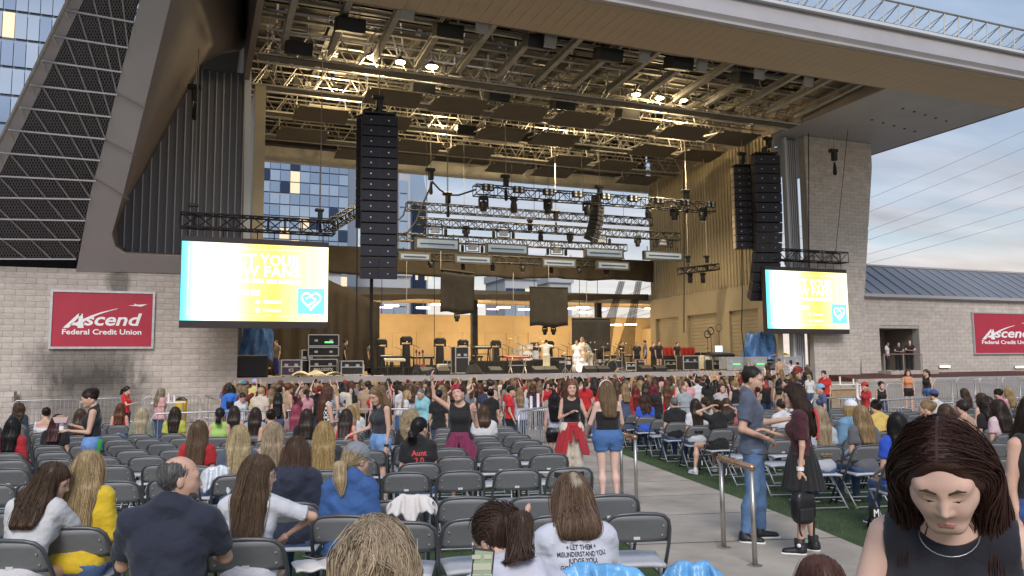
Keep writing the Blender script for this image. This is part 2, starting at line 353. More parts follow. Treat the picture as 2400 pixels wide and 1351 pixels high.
# ================================================================ block walls
UNIT = {}
def unit(mt):
    if mt not in UNIT:
        o = MB().box((0, 0, 0), (1, 1, 1), bev=.03).build('block', mt); UNIT[mt] = o.data; bpy.data.objects.remove(o)
    return UNIT[mt]
def block_wall(root, x0, x1, z0, z1, Y, bw, bh, holes=(), xr=None, xl=None, vis=lambda x, z: True, limit=300, depth=.5, mt='block'):
    """backing wall with one proud block per joint cell; blocks past the limit are joined"""
    b = MB()
    cuts = sorted(holes, key=lambda h: h[0]); xs = x0
    top = lambda z: (xr(z) if xr else x1)
    pts = [(x0, z0)]+[(top(z0+(z1-z0)*i/8), z0+(z1-z0)*i/8) for i in range(9)]+[(x0, z1)]
    if not holes: b.prism([(x, Y+.03, z) for x, z in pts], (0, depth, 0))
    else:
        segs = []; cur = x0
        for h in cuts:
            b.bx(cur, h[0], Y+.03, Y+depth, z0, z1); b.bx(h[0], h[1], Y+.03, Y+depth, h[3], z1)
            if h[2] > z0: b.bx(h[0], h[1], Y+.03, Y+depth, z0, h[2])
            cur = h[1]
        b.bx(cur, x1, Y+.03, Y+depth, z0, z1)
    b.build('wall_core', 'mortar', root)
    off = LOC[root.name]; n = 0; rest = MB(); row = 0; z = z0; g = .009
    me = unit(mt); cand = []
    while z < z1-.02:
        h = min(bh, z1-z); x = x0-(bw/2 if row % 2 else 0)
        xe = xr(z+h/2) if xr else x1
        while x < xe:
            a, c = max(x, x0), min(x+bw, xe); x += bw
            parts = [(a, c)]
            for hl in holes:
                if z+h > hl[2]+.05 and z < hl[3]-.05:
                    q = []
                    for (p0, p1) in parts:
                        if p1 <= hl[0] or p0 >= hl[1]: q.append((p0, p1))
                        else:
                            if p0 < hl[0]: q.append((p0, hl[0]))
                            if p1 > hl[1]: q.append((hl[1], p1))
                    parts = q
            for p0, p1 in parts:
                if p1-p0 > .06: cand.append((p0, p1, z, h))
        z += bh; row += 1
    cand.sort(key=lambda c: not vis((c[0]+c[1])/2, c[2]+c[3]/2))
    for p0, p1, z, h in cand:
        c = ((p0+p1)/2, Y+.02+random.uniform(-.004, .004), z+h/2); d = (p1-p0-g, .06, h-g)
        if n < limit and vis(c[0], c[2]):
            o = bpy.data.objects.new('block', me); COL.objects.link(o); o.parent = root; o.location = np.array(c)-off; o.scale = d; n += 1
        else: rest.box(c, d)
    if rest.v:
        r_ = rest.build('blockwork', mt, root); r_['kind'] = 'stuff'
FY = 36.0
lw = thing('block_wall', 'pale grey block wall with a dark water stain, carrying the whole red sign', 'wall', (-5, FY, -.3))
block_wall(lw, -16, 1.72, -.3, 6.0, FY, .72, .235, vis=lambda x, z: -7.4 < x and z > .3 and not (-5.3 < x < -1.7 and 2.9 < z < 5) and not (-.3 < x < 5 and z > 4))
# right side: tall slanted pier and the low wall beside it
pw = thing('block_pier', 'tall slanting block pier holding the roof beside the stage', 'wall', (34, FY, -.3))
a = PY(1893, 500, FY)[0]; b = PY(2040, 330, FY)[0]; c_ = PY(2016, 860, FY)[0]
block_wall(pw, a, b, -.3, 15.45, FY, .62, .21, xr=lambda z: c_+(b-c_)*max(0, min(1, (z-1.5)/12.5)), vis=lambda x, z: z > 7.6 or z < 3.6)
rw = thing('block_wall', 'low block wall with a doorway and a cut-off red sign, beside the parking entrance', 'wall', (44, FY+.5, -.3))
rw['label'] = 'long low block wall with a doorway below the grey metal roof'
rx0, rx1, rzt = PY(2016, 800, FY+.5)[0], PY(2400, 700, FY+.5)[0]+14, PY(2200, 697, FY+.5)[2]
DX0, DX1, DZ = PY(2062, 800, FY+.5)[0], PY(2155, 800, FY+.5)[0], PY(2100, 770, FY+.5)[2]
block_wall(rw, rx0, rx1, -.3, rzt, FY+.5, .72, .235, holes=[(DX0, DX1, -.3, DZ)], vis=lambda x, z: x < rx1-13.5 and z > .6)
m = MB(); m.bx(DX0-.05, DX1+.05, FY+3.2, FY+3.3, -.3, DZ+.1); m.bx(DX0-.15, DX0, FY+1.0, FY+3.2, -.3, DZ+.1); m.bx(DX1, DX1+.15, FY+1.0, FY+3.2, -.3, DZ+.1); m.bx(DX0-.1, DX1+.1, FY+1.0, FY+3.2, DZ, DZ+.1)
m.build('doorway_recess', 'clad_dark', rw)
m = MB(); m.bx(DX0+.9, DX0+1.05, FY+2.9, FY+3.19, -.3, DZ-.05); m.build('door_post', 'trim_white', rw)
# long wall lamps low on the right wall
mat('wall_lamp_glow', (1, 1, 1), .4, em=(1, .85, .6), ems=6)
for i, (x0, x1, y) in enumerate(((2200, 2224, 860), (2377, 2400, 861))):
    p = PY(x0, y, FY+.45); q = PY(x1, y, FY+.45)
    m = MB(); m.bx(p[0], q[0]+.1*i, FY+.36, FY+.5, p[2]-.07, p[2]+.09); ob = m.build('wall_lamp', 'galv')
    tag(ob, ['slim lit step lamp on the low block wall beside the doorway', 'slim lit step lamp on the low block wall under the cut-off red sign'][i], 'lamp', 'lamps on the low wall')
    m = MB(); m.bx(p[0]+.03, q[0]-.03+.1*i, FY+.345, FY+.362, p[2]-.04, p[2]+.05); m.build('lens', 'wall_lamp_glow', ob)
# metal roof behind the low wall
mr = thing('metal_roof', 'grey-blue standing seam metal roof above the low block wall', 'roof', (46, 38, rzt))
zt = PY(2200, 632, 41)[2]; x0r = 37.
m = MB(); m.prism([(x0r-1, FY+.3, rzt), (x0r-1, 41, zt), (x0r-1, 41, zt-.2), (x0r-1, FY+.3, rzt-.2)], (rx1-x0r+2, 0, 0)); m.build('roof_sheet', 'roof_metal', mr)
m = MB(); m.bx(x0r-1, rx1+1, FY+.18, FY+.3, rzt-.12, rzt+.06); m.build('gutter', 'clad', mr)
m = MB(); m.bar((x0r-1, 41, zt+.04), (rx1+1, 41, zt+.04), .2, .12); m.build('ridge_cap', 'clad', mr)
nse = 30; sm = MB().bar((0, FY+.3, rzt+.03), (1.6, 41, zt+.03), .045, .07).build('seam', 'clad', mr)
repeat('seam', sm, [np.array([x0r+i*1.05-1.5, 0, 0]) for i in range(1, nse)], mr)
# ================================================================ stage pavilion
pv = thing('stage_pavilion', 'grey metal clad stage pavilion with deep roof over the stage', 'building', (16, 36, 0))
SL = 1.03
def PT(x, y, off=0):                   # the leaning plane of the left leg
    n = np.array([0, 1, SL]); c = 36+SL*5.9+off; d = ray(x, y); return CAM+d*((c-n @ CAM)/(n @ d))
edgeL = [(178, 637), (213, 450), (252, 300), (290, 150), (328, 0), (358, -115), (390, -240)]
Fc = [(500, -330), (455, -220), (428, -110), (400, 0), (380, 82), (362, 155), (340, 245), (318, 335), (290, 450), (268, 520), (262, 548), (270, 578), (290, 592), (420, 600), (572, 604)]
Bc = [(592, -260), (588, -100), (586, 20), (584, 100), (562, 119), (522, 125), (484, 142), (452, 188), (340, 398), (295, 475), (275, 530), (280, 575), (300, 590), (420, 597), (572, 601)]
m = MB()
out = [PT(*p) for p in edgeL]; inn = [PT(*p) for p in Fc]
# leg face in three quads strips
L2 = [PT(*p) for p in [(178, 637), (190, 575), (200, 520), (213, 450), (245, 330), (268, 235), (285, 165), (305, 90), (328, 0), (350, -80), (372, -170), (390, -240)]]
R2 = [PT(*p) for p in [(290, 592), (270, 578), (262, 548), (290, 450), (318, 335), (340, 245), (362, 155), (380, 82), (400, 0), (420, -80), (440, -160), (455, -220)]]
n = len(L2); m.add(L2+R2, [(i, i+1, n+i+1, n+i) for i in range(n-1)])
bb = [PT(178, 637), PT(290, 637), PT(420, 640), PT(575, 643)]; bt = [PT(290, 592), PT(300, 594), PT(420, 600), PT(575, 604)]
m.add(bb+bt, [(0, 4, 5, 1), (1, 5, 6, 2), (2, 6, 7, 3)])
m.build('leaning_leg', 'clad', pv, solid=.06)
m = MB()
for (x0, y0, x1, y1) in ((245, 330, 318, 365), (275, 220, 340, 255), (225, 420, 305, 470)):
    MB().bar(PT(x0, y0, -.09), PT(x1, y1, -.09), .03, .02).build('cladding_joint', 'clad_dark', pv)
PANEL_Y = 38.6
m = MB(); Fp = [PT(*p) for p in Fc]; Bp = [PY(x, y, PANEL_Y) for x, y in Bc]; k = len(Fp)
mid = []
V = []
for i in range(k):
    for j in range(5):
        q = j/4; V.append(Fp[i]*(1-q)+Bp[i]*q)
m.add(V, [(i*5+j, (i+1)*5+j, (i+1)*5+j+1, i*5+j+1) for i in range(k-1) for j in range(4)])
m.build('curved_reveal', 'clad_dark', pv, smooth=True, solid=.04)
# striped louvre panel behind the reveal
z0p, z1p = PY(400, 640, PANEL_Y)[2], 16
xl, xr_ = PY(255, 500, PANEL_Y)[0], PY(581, 300, PANEL_Y)[0]
m = MB(); m.bx(xl, xr_, PANEL_Y+.03, PANEL_Y+.3, 0, z1p); m.build('louvre_panel', 'louvre', pv)
xsn = [PY(x, 500, PANEL_Y)[0] for x in (274, 293, 313, 332, 351, 371, 390, 409, 428, 446, 464, 482, 500, 517, 534, 550, 566)]
sm = MB().bx(-.022, .022, -.03, .03, 0, z1p-.2).build('panel_seam', 'trim_white', pv)
repeat('panel_seam', sm, [(x, PANEL_Y, .1) for x in xsn], pv)
# bright corner trim and warm corner column at the left of the opening
m = MB(); m.bar(PY(574, 900, 38.2), PY(583, 40, 38.2), .30, .2, up=(0, 1, 0)); m.build('corner_trim', 'trim_white', pv)
m = MB(); m.bx(2.35, 2.85, 38.4, 49.9, 0, 15.5); m.build('side_wall', 'rib_wall', pv)
# right counterpart: striped panel
xa, xb = PY(1850, 600, FY+.8)[0], a+.02
m = MB(); m.bx(xa, xb, FY+.75, FY+1.0, 0, 15.4); m.build('louvre_panel', 'louvre', pv)
sm = MB().bx(-.025, .025, -.03, .03, 0, 15.2).build('panel_seam', 'trim_white', pv)
repeat('panel_seam', sm, [(xa+(xb-xa)*q, FY+.74, .1) for q in (.2, .38, .56, .74, .92)], pv)
m = MB(); m.bx(xa-.16, xa, FY+.6, FY+.95, 0, 15.42); m.build('corner_trim', 'trim_white', pv)
# ---- roof slab: fascia, soffits, right overhang
RZ = 15.5; Y0, Y1, YB = 25.1, 28.2, 50.0; XR, XE = 31.5, 41.0; XL0 = 2.2
m = MB(); m.prism([(-9, Y0, RZ), (-9, Y0-.25, RZ+.35), (-9, Y0+.15, RZ+1.35), (-9, Y0+.6, RZ+1.35), (-9, Y0+.6, RZ+.03)], (XE+9, 0, 0)); m.build('fascia', 'clad', pv)
m = MB(); m.bar((-9, Y0+.12, RZ+1.42), (XE+.1, Y0+.12, RZ+1.42), .45, .14); m.build('fascia_cap', 'trim_white', pv)
m = MB(); m.bar((-9, Y0-.1, RZ+.06), (XE, Y0-.1, RZ+.06), .28, .10); m.build('fascia_bead', 'clad', pv)
# soffit boards between fascia and the open bay
nb = 96; bwid = (XE+3-(-4))/nb
sm = MB().bx(.006, bwid-.006, Y0+.02, Y1, RZ-.03, RZ+.05).build('soffit_board', 'soffit', pv)
repeat('soffit_board', sm, [np.array([-4+i*bwid, 0, 0]) for i in range(int((XE-(-4))/bwid))], pv)
m = MB(); m.bx(XR+.2, XE-.05, Y1+.01, FY+2.6, RZ-.025, RZ+.05); m.bx(34, XE-.05, FY+2.6, 45, RZ-.025, RZ+.05); m.build('side_soffit', 'soffit_grey', pv)
m = MB()
for i in range(5):
    for j in range(2):
        x, y = 35+i*1.05, 30.2+j*2.1+i*.2; m.lathe([(.07, RZ-.06), (.07, RZ-.02)], (x, y, 0), 8)
m.build('soffit_vent', 'steel_dark', pv)
m = MB(); m.bx(XE-.06, XE+.06, Y0, 46, RZ-.05, RZ+1.3); m.build('roof_edge', 'clad_dark', pv)
m = MB(); m.bx(-2, XE-.1, 33, 52, RZ+3.3, RZ+3.6); m.bx(-2, XE-.1, Y0+.7, 33, RZ+1.9, RZ+2.0); m.build('roof_deck', 'roof_deck', pv)
m = MB(); m.bx(XL0-.2, XR+.1, Y1-.1, Y1+.12, RZ-.01, RZ+1.2); m.bx(XR+.05, XR+.25, Y1, YB, RZ-.02, RZ+3.4); m.bx(XL0-.4, XL0-.15, Y1, YB, RZ, RZ+3.4); m.build('bay_rim', 'clad_dark', pv)
# ---- roof top rail with struts that shows over the fascia on the right
m = MB(); m.prism([(14, Y0+.9, RZ+2.1), (14, 34, RZ+3.5), (14, 34, RZ+3.4), (14, Y0+.9, RZ+2.0)], (XE-14, 0, 0)); m.build('upper_roof', 'roof_metal', pv)
m = MB(); m.tube([(14, Y0+.2, RZ+2.75), (XE+.4, Y0+.2, RZ+2.75)], .05, 6); m.build('top_rail', 'steel', pv)
sm = MB().tube([(0, Y0+.1, RZ+1.45), (.25, Y0+.2, RZ+2.72)], .03, 5).tube([(.25, Y0+.2, RZ+2.72), (.25, Y0+1.2, RZ+2.2)], .03, 5).tube([(.25, Y0+.2, RZ+2.72), (-.3, Y0+1.0, RZ+2.15)], .025, 5).build('rail_strut', 'steel_light', pv)
repeat('rail_strut', sm, [np.array([15+i*.95, 0, 0]) for i in range(28)], pv)
mat('wing_rail', (.34, .33, .35), .5, metal=.3)
mat('mesh_metal', (.17, .16, .17), .55, metal=.4)
# ---- mesh screen wing at the left
wg = thing('mesh_screen', 'leaning expanded metal screen with white rails beside the grey leg', 'screen', (-7, 33, 6))
railL = [(178, -36), (150, 24), (122, 85), (95, 143), (68, 200), (45, 253), (18, 305), (-8, 358), (-33, 412), (-58, 463), (-83, 513), (-106, 560), (-128, 607)]
railR = [(328, -5), (313, 53), (300, 113), (285, 170), (275, 223), (260, 275), (247, 327), (235, 377), (225, 425), (214, 468), (200, 518), (188, 563), (178, 608)]
m = MB(); m.tube([PT(170, -20, -.3), PT(-170, 680, -.3)], .07, 6); m.build('outer_rail', 'steel', wg)
m = MB()
for i in range(len(railL)): m.tube([PT(*railL[i], -.3), PT(railL[i][0]+14, railL[i][1]+26, .02)], .025, 4)
m.build('rail_bracket', 'steel_light', wg)
for i in range(len(railL)):
    MB().bar(PT(*railL[i], -.12), PT(*railR[i], -.12), .055, .055).build('cross_rail', 'wing_rail', wg)
for i in range(-2, len(railL)-1):
    p = railL[i] if i >= 0 else (205+(i+1)*-30, -96+(i+1)*60)
    j = i+4
    if j < len(railR): q = railR[j]
    else:
        e0 = railR[-1]; q = (e0[0]-(j-len(railR)+1)*58, e0[1])
    MB().bar(PT(p[0]+34, p[1]+6, -.06), PT(*q, -.06), .045, .04).build('diagonal_rail', 'wing_rail', wg)
m = MB(); m.add([PT(185, -40, .05), PT(215, -40, .05), PT(-140, 700, .05), PT(-180, 700, .05)], [(0, 1, 2, 3)]); m.build('edge_band', 'clad', wg, solid=.08)
# diamond mesh: two families of thin strips clipped to the wing, the shade of the void behind drawn as a dark sheet
m = MB()
def clipline(x, y, dx, dy):
    # keep the part between the band line and the leg line, y < 612
    pts = []
    for t in np.linspace(0, 1, 60):
        X, Y = x+dx*t, y+dy*t
        bl = 208-(Y+40)*(355/740.); br = 330-Y*.245
        if bl-4 < X < br+3 and -30 < Y < 606+X*.05: pts.append((X, Y))
    return (pts[0], pts[-1]) if len(pts) > 1 else None
for i in range(-60, 96):
    for dx, dy in ((380, 760), (-380, 760)):
        x0_ = i*7.0*(1) + (0 if dx > 0 else 380)
        c2 = clipline(x0_-60, -40, dx, dy)
        if c2: m.bar(PT(*c2[0], .02), PT(*c2[1], .02), .03, .02)
m.build('expanded_metal', 'mesh_metal', wg)
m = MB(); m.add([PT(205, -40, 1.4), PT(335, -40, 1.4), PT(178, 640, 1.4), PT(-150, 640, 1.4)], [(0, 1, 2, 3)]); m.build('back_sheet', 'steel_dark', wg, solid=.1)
# ---- the open bay: purlins, slanting beams, catwalks, reflectors, lamps
mat('beam_paint', (.34, .32, .29), .6, var=.25, vs=2)
mat('beam_dark', (.11, .10, .09), .6, var=.3, vs=2)
bay = pv
def Ibeam(mb, p, q, w=.3, h=.45):
    mb.bar(p, q, w, .05); up = np.array([0, 0, h]); mb.bar(np.array(p)+up, np.array(q)+up, w, .05); mb.bar(np.array(p)+up/2, np.array(q)+up/2, .05, h)
for i in range(15):
    x = 3.2+i*2.0
    m = MB(); Ibeam(m, (x, Y1+.1, RZ+.55), (x, 34.2, RZ+.2), .24, .28); m.build('slanting_beam', 'beam_paint', bay)
    m = MB(); Ibeam(m, (x+.15, 34.2, RZ+1.6), (x+.15, YB, RZ+1.6), .2, .4); m.build('roof_beam', 'beam_dark', bay)
for y, z in ((29.6, 1.0), (31.2, .95), (32.8, .9), (36, 2.3), (37.5, 2.6), (40, 2.3), (41.4, 2.6), (44, 2.3), (46, 2.6), (48, 2.3)):
    MB().bx(XL0, XR, y-.09, y+.09, RZ+z, RZ+z+.12).build('purlin', 'beam_paint' if y < 34 else 'steel', bay)
# corrugated underside sheets seen dimly between the purlins
for i in range(7): MB().bx(XL0, XR, 28.6+i*.85, 28.6+i*.85+.08, RZ+1.6, RZ+1.7).build('decking_rib', 'steel_dark', bay)
def catwalk(y, z, x0=XL0, x1=XR, label=None):
    r_ = thing('catwalk', label, 'catwalk', (x0, y, z), group='catwalks under the stage roof')
    m = MB(); m.bx(x0, x1, y-.28, y+.28, z, z+.05); m.build('walkway', 'beam_dark', r_)
    for sy in (-.5, .5):
        for zz in (0, .55, 1.1): MB().tube([(x0, y+sy, z+zz), (x1, y+sy, z+zz)], .045 if zz != .55 else .025, 5).build('rail', 'steel_light' if zz != .55 else 'steel', r_)
    m = MB(); x = x0
    while x < x1-1: 
        m.tube([(x, y-.5, z), (x+.7, y-.5, z+1.1)], .03, 4); m.tube([(x+.7, y-.5, z+1.1), (x+1.4, y-.5, z)], .03, 4)
        m.tube([(x, y+.5, z), (x+.7, y+.5, z+1.1)], .03, 4); m.tube([(x+.7, y+.5, z+1.1), (x+1.4, y+.5, z)], .03, 4)
        x += 1.4
    o = m.build('web_bracing', 'steel', r_); o['kind'] = 'stuff'
    m = MB(); x = x0+.7
    while x < x1: 
        for sy in (-.5, .5): m.tube([(x, y+sy, z+1.1), (x+random.uniform(-.4, .4), y+sy*2.2, z+2.8)], .045, 4)
        x += 2.8
    o = m.build('hanger', 'steel_light', r_); o['kind'] = 'stuff'
    return r_
for i, (y, z) in enumerate(((34.6, RZ-.15), (38.8, RZ-.05), (42.6, RZ-.1), (46.4, RZ-.25))):
    catwalk(y, z, label='steel catwalk along the roof, %s from the audience' % ['first', 'second', 'third', 'rearmost'][i])
# reflector panels: flat beige boards on frames between the catwalks
k = 0
for j, (y, z) in enumerate(((36.6, RZ-.55), (40.6, RZ-.5), (44.4, RZ-.55), (48.0, RZ-.4))):
    for i in range(8):
        x = 4.0+i*3.35+(.5 if j % 2 else 0)
        if (j == 0 and i in (0,)) or (j > 0 and (i+j) % 3 == 0): continue
        r_ = thing('reflector_panel', 'beige reflector board under the roof, %s in the %s row' % (ordn[i+1], ['front', 'second', 'third', 'rear'][j]), 'reflector', (x+1.3, y, z), group='reflector boards')
        ang = R(-7); c_2, s_2 = math.cos(ang), math.sin(ang); rot = np.array([[1, 0, 0], [0, c_2, -s_2], [0, s_2, c_2]])
        MB().box((x+1.3, y, z), (2.75, 1.75, .05), rot=rot).build('board', 'panel_beige', r_)
        m = MB()
        for dx in (-1.3, 1.3): MB().bar((x+1.3+dx, y-.9, z+.02), (x+1.3+dx, y+.95, z+.28), .05, .06).tube([(x+1.3+dx, y, z+.1), (x+1.3+dx*.9, y+.3, z+1.6)], .025, 4).build('side_bar', 'steel_light', r_)
# dark loudspeaker boxes and pale small boxes below the roof
CNT = {}
mat('box_grey', (.33, .32, .34), .6, var=.1, vs=2)
k = 0
for (x, y, dk) in ((1050, 75, 1), (1260, 100, 1), (1425, 130, 1), (1590, 150, 1), (990, 205, 1), (1165, 225, 1), (1320, 245, 1), (1470, 268, 1), (1090, 305, 1), (1230, 320, 1), (1360, 340, 1), (1745, 185, 1), (955, 30, 0), (1130, 63, 0), (1290, 97, 0), (1510, 133, 0), (1645, 155, 0), (1780, 172, 0), (1895, 190, 0), (820, 60, 1), (700, 115, 1)):
    p = PZ(x, y, RZ+.1 if dk else RZ-.1)
    if not (Y1 < p[1] < YB): p = PZ(x, y, RZ-.1)
    m = MB(); d = (1.15, .8, .55) if dk else (.55, .12, .55)
    m.box((0, 0, 0), d, bev=.03, rot=Matrix.Rotation(R(18), 3, 'X'))
    ob = MB(); ob.v = [tuple(np.array(v)+p) for v in m.v]; ob.f = m.f; ob.m = m.m
    o = ob.build('roof_speaker' if dk else 'junction_box', 'black' if dk else 'box_grey'); k += 1
    j = [q for q in (1050, 1260, 1425, 1590, 990, 1165, 1320, 1470, 1090, 1230, 1360, 1745, 820, 700)].index(x) if dk else 0
    tag(o, ('black loudspeaker box under the stage roof, %s of the fourteen' % ordn[j+1]) if dk else 'small pale square box on a slanting roof beam, %s in line' % ordn[(955, 1130, 1290, 1510, 1645, 1780, 1895).index(x)+1], 'speaker' if dk else 'box', 'black boxes under the roof' if dk else 'pale square boxes on the roof beams')
    if dk:
        col_ = 'in the front bay' if y < 160 and x > 900 else 'behind the first catwalk'
        o['label'] = 'black loudspeaker box hung %s of the roof, %s one there' % (col_, ordn[CNT.setdefault(col_, 0)+1]); CNT[col_] += 1; o['group'] = 'roof speakers '+col_
        MB().tube([p+np.array([-.4, 0, .3]), p+np.array([-.4, 0, 1.5])], .02, 4).tube([p+np.array([.4, 0, .3]), p+np.array([.4, 0, 1.5])], .02, 4).build('hanging_rod', 'steel_light', o)
# pipes, struts and cables that crowd the space between the catwalks
for b_ in range(3):
    m = MB(); rr_ = random.Random(50+b_); y0_, y1_ = ((35.2, 38.4), (39.4, 42.2), (43.2, 49.6))[b_]
    for _ in range(95):
        x = rr_.uniform(XL0+.3, XR-1); y = rr_.uniform(y0_, y1_); z = RZ+rr_.uniform(.0, 1.9); q = rr_.random()
        if q < .38: m.tube([(x, y, z), (min(XR, x+rr_.uniform(1.5, 6)), y, z)], rr_.choice((.03, .04, .06)), 5)
        elif q < .62: m.tube([(x, y, z), (x, min(y1_, y+rr_.uniform(.8, 2.5)), z+rr_.uniform(-.2, .3))], .035, 5)
        elif q < .85: m.tube([(x, y, z), (x+rr_.uniform(-.9, .9), y+rr_.uniform(-.3, .3), z+rr_.uniform(.6, 1.4))], .04, 5)
        else: m.box((x, y, z), (rr_.uniform(.2, .6), rr_.uniform(.2, .5), rr_.uniform(.15, .4)))
    o = m.build('roof_pipework', ['steel', 'steel', 'steel'][b_], pv); o['kind'] = 'stuff'
m = MB(); rr_ = random.Random(9)
for _ in range(60):
    x = rr_.uniform(XL0+.3, XR-2); y = rr_.uniform(28.8, 34); z = RZ+rr_.uniform(.9, 1.7)
    if rr_.random() < .5: m.tube([(x, y, z), (x+rr_.uniform(1, 4), y, z)], .03, 5)
    else: m.tube([(x, y, z), (x+rr_.uniform(-.7, .7), y+rr_.uniform(.3, 1.2), z-rr_.uniform(.2, .7))], .03, 5)
o = m.build('roof_pipework', 'steel', pv); o['kind'] = 'stuff'
# rear beam and right inner wall
m = MB(); m.bx(XL0, XR, YB, YB+.4, RZ-.75, RZ+.2); m.build('rear_beam', 'steel_light', pv)
m = MB(); m.bx(XL0, XR, YB+.5, YB+2.5, RZ+.5, RZ+3.4); m.build('rear_gable', 'roof_deck', pv)
RIBZ = 6.7
m = MB(); m.bx(XR+.02, XR+.3, FY+.6, YB+.3, RIBZ, RZ); m.build('ribbed_wall', 'rib_wall', pv)
sm = MB().bx(XR-.06, XR+.02, -.05, .05, RIBZ+.02, RZ-.02).build('wall_rib', 'rib_wall', pv)
repeat('wall_rib', sm, [np.array([0, FY+1+i*.32, 0]) for i in range(42)], pv)
# lower inner wall with roll-up doors
doors = [(38.2, 41.0), (42.3, 45.6), (46.6, 49.6)]
m = MB(); cur = FY+.6
for y0, y1 in doors: m.bx(XR-.1, XR+.3, cur, y0, 0, RIBZ-.02); m.bx(XR-.1, XR+.3, y0, y1, 5.2, RIBZ-.02); cur = y1
m.bx(XR-.1, XR+.3, cur, YB+.3, 0, RIBZ-.02); m.build('lower_wall', 'rib_wall', pv)
for y0, y1 in doors:
    d = MB().bx(XR+.12, XR+.2, y0, y1, 0, 5.2).build('roller_door', 'rib_wall', pv)
    sm = MB().bx(XR+.08, XR+.12, y0+.02, y1-.02, 0, .2).build('door_slat', 'rib_wall', d)
    repeat('door_slat', sm, [np.array([0, 0, 1.5+i*.235]) for i in range(15)], d)
# backstage: lintel, warm lit wall with panels, ceiling lamps
m = MB(); zl0, zl1 = PY(1200, 706, YB+.6)[2], PY(1200, 683, YB+.6)[2]
m.bx(XL0-6, XR+.3, YB+.5, YB+1.0, zl0, zl1); m.build('rear_lintel', 'steel_light', pv)
BW = 60.0
m = MB(); m.bx(XL0-6, 42, BW, BW+.3, 0, 6.0); m.build('backstage_wall', 'warm_wall', pv)
m = MB(); m.bx(XL0-6, 42, YB+1.0, BW, zl0+.5, zl0+.7); m.build('backstage_ceiling', 'warm_wall', pv)
sm = MB().bx(-.06, .06, BW-.08, BW, 0, 4.6).build('panel_stud', 'warm_wall', pv)
repeat('panel_stud', sm, [np.array([1+i*1.9, 0, 0]) for i in range(20)], pv)
m = MB(); m.bx(XL0-6, 40, BW-.1, BW, 4.6, 4.75); m.build('picture_rail', 'warm_wall', pv)
m = MB(); m.bx(36.5, 39, 48, BW, 0, 5); m.build('side_return', 'warm_wall', pv)
for i in range(3): MB().bx(XL0+5.7+i*9.6, XL0+6.1+i*9.6, YB+.6, YB+1.0, 0, zl0).build('rear_column', 'steel_dark', pv)
def lamp(kind, loc, energy, color, size=.4, to=None, spot=100, blend=.6):
    l = bpy.data.lights.new('lamp_light', kind); l.energy = energy; l.color = color; o = bpy.data.objects.new('lamp_light', l); COL.objects.link(o); o.location = loc
    if kind == 'SPOT': l.spot_size = R(spot); l.spot_blend = blend
    if kind == 'AREA': l.size = size
    else: l.shadow_soft_size = size
    if to is not None: o.rotation_euler = (Vector(loc)-Vector(to)).to_track_quat('Z', 'Y').to_euler()
    return o
for i, (x, y) in enumerate(((918, 717), (992, 722), (1027, 714), (1118, 716), (1180, 721), (1230, 726), (1336, 724), (1366, 721), (1372, 733), (1443, 762), (1478, 761), (1525, 724))):
    p = PZ(x, y, 6.1) if False else PY(x, y, 55.)
    m = MB(); m.box(p, (1.0, .25, .12), bev=.02); o = m.build('strip_lamp', 'tube_light'); tag(o, 'lit strip lamp on the backstage ceiling behind the gauze, %s in the line' % ordn[i+1], 'lamp', 'backstage strip lamps')
    MB().tube([p+np.array([0, 0, .05]), p+np.array([0, 0, 1.2])], .015, 4).build('drop_rod', 'steel', o)
for i, (x, y) in enumerate(((905, 721), (1155, 725), (1408, 726))):
    p = PY(x, y, 56.); m = MB(); m.box(p, (.9, .25, .1), bev=.02); o = m.build('violet_lamp', 'tube_violet'); tag(o, 'violet tube lamp on the backstage ceiling, %s of three' % ordn[i+1], 'lamp', 'violet backstage lamps')
    MB().tube([p+np.array([0, 0, .05]), p+np.array([0, 0, 1.2])], .015, 4).build('drop_rod', 'steel', o)
for x in (6, 13, 20, 27, 34): lamp('POINT', (x, 56.5, 4.3), 230, (1, .74, .42), .5)
# stage floor deck
dk = structure(MB().bx(1.6, 32.3, FY, BW-.02, 1.30, 1.48).build('stage_deck', 'steel_light')); 
m = MB(); m.bx(1.6, 32.3, FY+.05, FY+.1, -.4, 1.28); m.build('deck_skirt', 'black_cloth', dk)
m = MB(); m.bx(1.58, 32.32, FY-.06, FY, 1.22, 1.49); m.build('deck_edge', 'clad', dk)
mat('deck_floor', (.35, .31, .25), .6, var=.3, vs=.8)
MB().bx(1.62, 32.28, FY+.02, BW-.03, 1.484, 1.49).build('deck_floor', 'deck_floor', dk)
